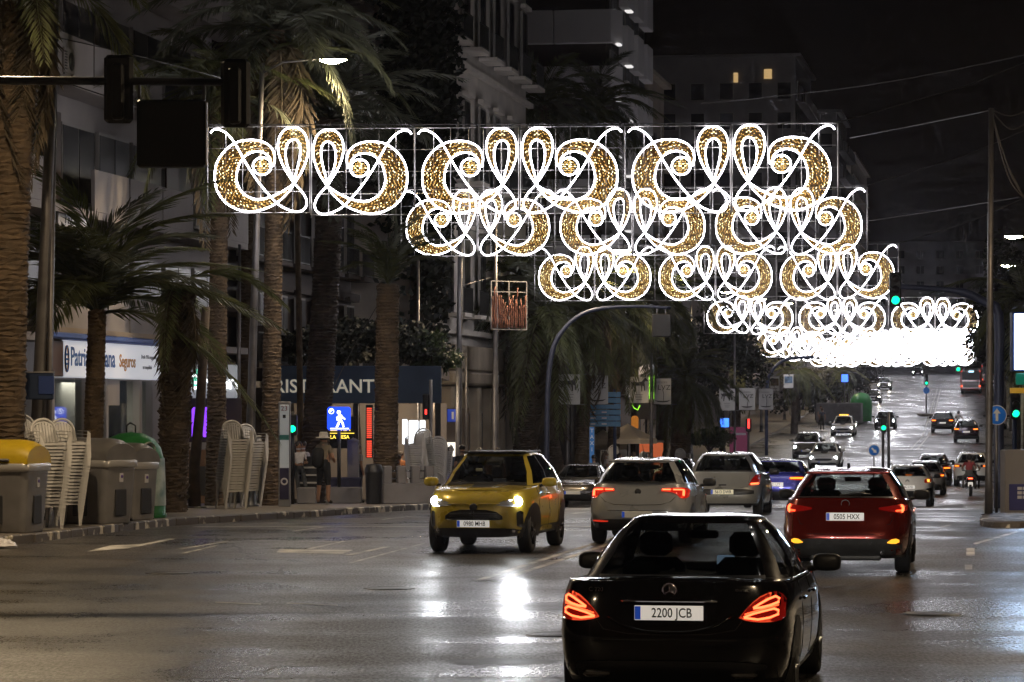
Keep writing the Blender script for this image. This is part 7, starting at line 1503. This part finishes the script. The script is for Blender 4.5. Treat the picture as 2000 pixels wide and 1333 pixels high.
# ---------------------------------------------------------------- motorbike with two riders, cyclists, bus
RIDE = dict(pelvis=(0, .0, .86), belly=(0, -.03, 1.0), chest=(0, -.10, 1.2), neck=(0, -.16, 1.38), chin=(0, -.19, 1.45), brow=(0, -.2, 1.55), crown=(0, -.18, 1.63), hipL=(.1, -.03, .83), kneeL=(.26, -.42, .72), ankL=(.24, -.3, .34), toeL=(.25, -.44, .28), hipR=(-.1, -.03, .83), kneeR=(-.26, -.42, .72), ankR=(-.24, -.3, .34), toeR=(-.25, -.44, .28), shL=(.17, -.1, 1.33), elL=(.28, -.34, 1.12), wrL=(.26, -.6, 1.05), haL=(.25, -.68, 1.05), shR=(-.17, -.1, 1.33), elR=(-.28, -.34, 1.12), wrR=(-.26, -.6, 1.05), haR=(-.25, -.68, 1.05))
def two_wheeler(label, px, Y, riders, name, cat, scooter=True, rz=0.0):
    z = gz(Y); t = thing(name, label, cat, (X(px, Y), Y, z), rz+SANG)
    r = .30 if scooter else .34
    for yy in (-.62, .72):
        w_ = MB().lathe([(r*.72, -.06 if scooter else -.018), (r, -.05 if scooter else -.015), (r, .05 if scooter else .015), (r*.72, .06 if scooter else .018)], 20, (0, yy, r), 'X').build('wheel', M_tyre, t)
        MB().lathe([(.03, .02), (r*.72, .01), (r*.72, -.01), (.03, -.02)], 14, (0, yy, r), 'X').build('rim', M_rimdark, w_)
    if scooter:
        b = MB(); b.grid(lambda u, v: ((.16+.05*math.sin(PI*v))*math.cos(2*PI*u)*(1-.5*v**4), -.75+1.15*v, .62+.17*math.sin(2*PI*u)+.08*v), 12, 8); b.build('rear_body', P_dark, t)
        MB().bbox((0, .0, .80), (.28, .9, .1), .04, smooth=True).build('seat', M_black, t); b = MB(); b.grid(lambda u, v: (.24*math.cos(PI*u), .62+.14*math.sin(PI*u)+.1*v, .35+.7*v), 8, 5); b.build('front_fairing', P_dark, t)
        MB().tube([(-.36, .52, 1.05), (-.1, .62, 1.02), (.1, .62, 1.02), (.36, .52, 1.05)], .018, 6).build('handlebar', M_dark, t)
        for s_ in (-1, 1): MB().tube([(s_*.36, .55, 1.05), (s_*.42, .58, 1.2)], .01, 5).build('mirror_stem', M_dark, t); MB().lathe([(.001, -.015), (.06, -.01), (.05, .02)], 10, (s_*.44, .58, 1.24), 'Y').build('mirror', M_dark, t)
        e = MB().bbox((0, -.78, .74), (.26, .06, .12), .03).build('tail_light', M_red, t); MB().bbox((0, -.815, .745), (.18, .02, .045), .01).build('lit_strip', M_redhot, e); MB().bbox((0, -.84, .5), (.2, .015, .18), .006).build('licence_plate', M_platelit, t); MB().bbox((0, -.76, .55), (.16, .12, .3), .03).build('mudguard', M_black, t); MB().tube([(.17, .1, .3), (.2, -.7, .38)], [.04, .05], 8).build('exhaust', M_rimdark, t)
    else:
        b = MB()
        for P in ([(0, -.62, r), (0, -.12, .3), (0, -.2, .8)], [(0, -.2, .8), (0, .55, .85), (0, -.12, .3)], [(0, .55, .95), (0, .72, r)], [(0, -.62, r), (0, -.2, .75)], [(-.25, .5, 1.0), (.25, .5, 1.0)]): b.tube(P, .016, 5)
        b.build('frame', M_dark, t); MB().bbox((0, -.22, .86), (.14, .24, .05), .02).build('saddle', M_black, t)
    return t
mb = two_wheeler('dark motor scooter with a red tail light in front of the white car', 1896, 128.5, 2, 'motor_scooter', 'motorbike')
def on_bike(root, label, dy, dx, sh, lg, helmet, dz=0, h=1.72, hm=None):
    p = person(label, root.location+Matrix.Rotation(root.rotation_euler.z, 3, 'Z') @ Vector((dx, dy, dz)), root.rotation_euler.z+PI, RIDE, sh, lg, h=h, fingers=False, hairless=helmet)
    if helmet: MB().grid(lambda u, v: (.135*math.cos(2*PI*u)*math.sin(PI*v), -.18+.15*math.sin(2*PI*u)*math.sin(PI*v), 1.56+.14*math.cos(PI*v)), 14, 8).build('helmet', hm or M_dark, p)
    return p
on_bike(mb, 'scooter rider in a dark helmet and pale jacket', .18, .08, cloth('pale_jacket', (.35, .34, .33)), cloth('black', (.008,)*3), True, .02); on_bike(mb, 'scooter passenger in a red and grey top', -.28, -.06, cloth('red_top', (.32, .05, .06)), cloth('grey_short', (.12,)*3), True, .06)
bk = two_wheeler('bicycle ridden beside the black car uphill', 1872, 238, 1, 'bicycle', 'bicycle', False); on_bike(bk, 'cyclist in a light grey top beside the black car', -.2, 0, cloth('cyc_grey', (.3, .3, .31)), cloth('dark', (.02,)*3), True, .05)
sc2 = two_wheeler('scooter facing the camera, hidden behind the grey hatchback roof', 1258, 92, 1, 'parked_scooter', 'motorbike', True, PI); on_bike(sc2, 'scooter rider in a black and white striped helmet', 0, 0, cloth('dark', (.02,)*3), cloth('black', (.008,)*3), True, 0, 1.72, mat('striped_helmet', (.5, .5, .5), .4, var=.95, scale=3, stretch=(8, .3, .3)))
# bus
def bus(label, px, Y, rz, name='city_bus', front=False):
    t = thing(name, label, 'bus', (X(px, Y), Y, gz(Y)), rz+SANG, 'city buses'); m = paint('bus_red', (.22, .02, .02), .35, 0); W_, H_, L_ = 2.5, 3.05, 11.5
    b = MB().bbox((0, L_/2, H_/2+.25), (W_, L_, H_-.4), .18, smooth=False); b.build('body', m, t)
    MB().bbox((0, -.02, 2.25), (2.1, .1, 1.1), .1).build('rear_window', M_pane, t); MB().bbox((0, -.04, 3.0), (1.9, .1, .35), .05).build('upper_window', M_pane, t); MB().bbox((.05, -.06, 2.72), (.62, .1, .2), .02).build('route_display', emat('bus_display', (.5, .85, 1), 2.2), t); MB().bbox((0, -.02, 1.15), (2.0, .1, .7), .05).build('engine_grille', mat('bus_grey', (.3, .28, .28), .5), t)
    for s_ in (-1, 1):
        for z, mm in ((2.75, M_reflred), (.95, M_redglow)): MB().bbox((s_*1.08, -.03, z), (.18, .08, .2), .03).build('tail_light', mm, t)
        for k in range(5): MB().bbox((s_*(W_/2+.01), 1.4+k*2.1, 2.2), (.03, 1.8, 1.0), .01).build('side_window', M_pane, t)
        for yy in (2.8, 9.0): MB().lathe([(.1, -.12), (.45, -.13), (.48, -.1), (.48, .12), (.1, .13)], 16, (s_*1.12, yy, .48), 'X').build('wheel', M_tyre, t)
    MB().bbox((0, L_/2, .42), (2.3, L_-.6, .25), .03).build('underframe', M_trim, t); return t
bus('red city bus seen from behind going uphill', 1896, 372, 0); bus('second red bus further up behind the right posts', 1934, 420, 0)
# haze: thin air volume added to give the lights a bloom-like glow
hb_ = MB().box((300, 480, 30.0), (1500, 1040, 66)); hm_ = bpy.data.materials.new('bloom_air'); hm_.use_nodes = True; nt_ = hm_.node_tree; nt_.nodes.clear()
ho_ = nt_.nodes.new('ShaderNodeOutputMaterial'); hv_ = nt_.nodes.new('ShaderNodeVolumePrincipled'); hv_.inputs['Density'].default_value = .00012; hv_.inputs['Anisotropy'].default_value = .88; hv_.inputs['Color'].default_value = (.9, .88, 1, 1)
nt_.links.new(hv_.outputs[0], ho_.inputs['Volume'])
if HAZE: tag(hb_.build('haze', hm_), kind='stuff')

bpy.data.scenes.remove(TMP)
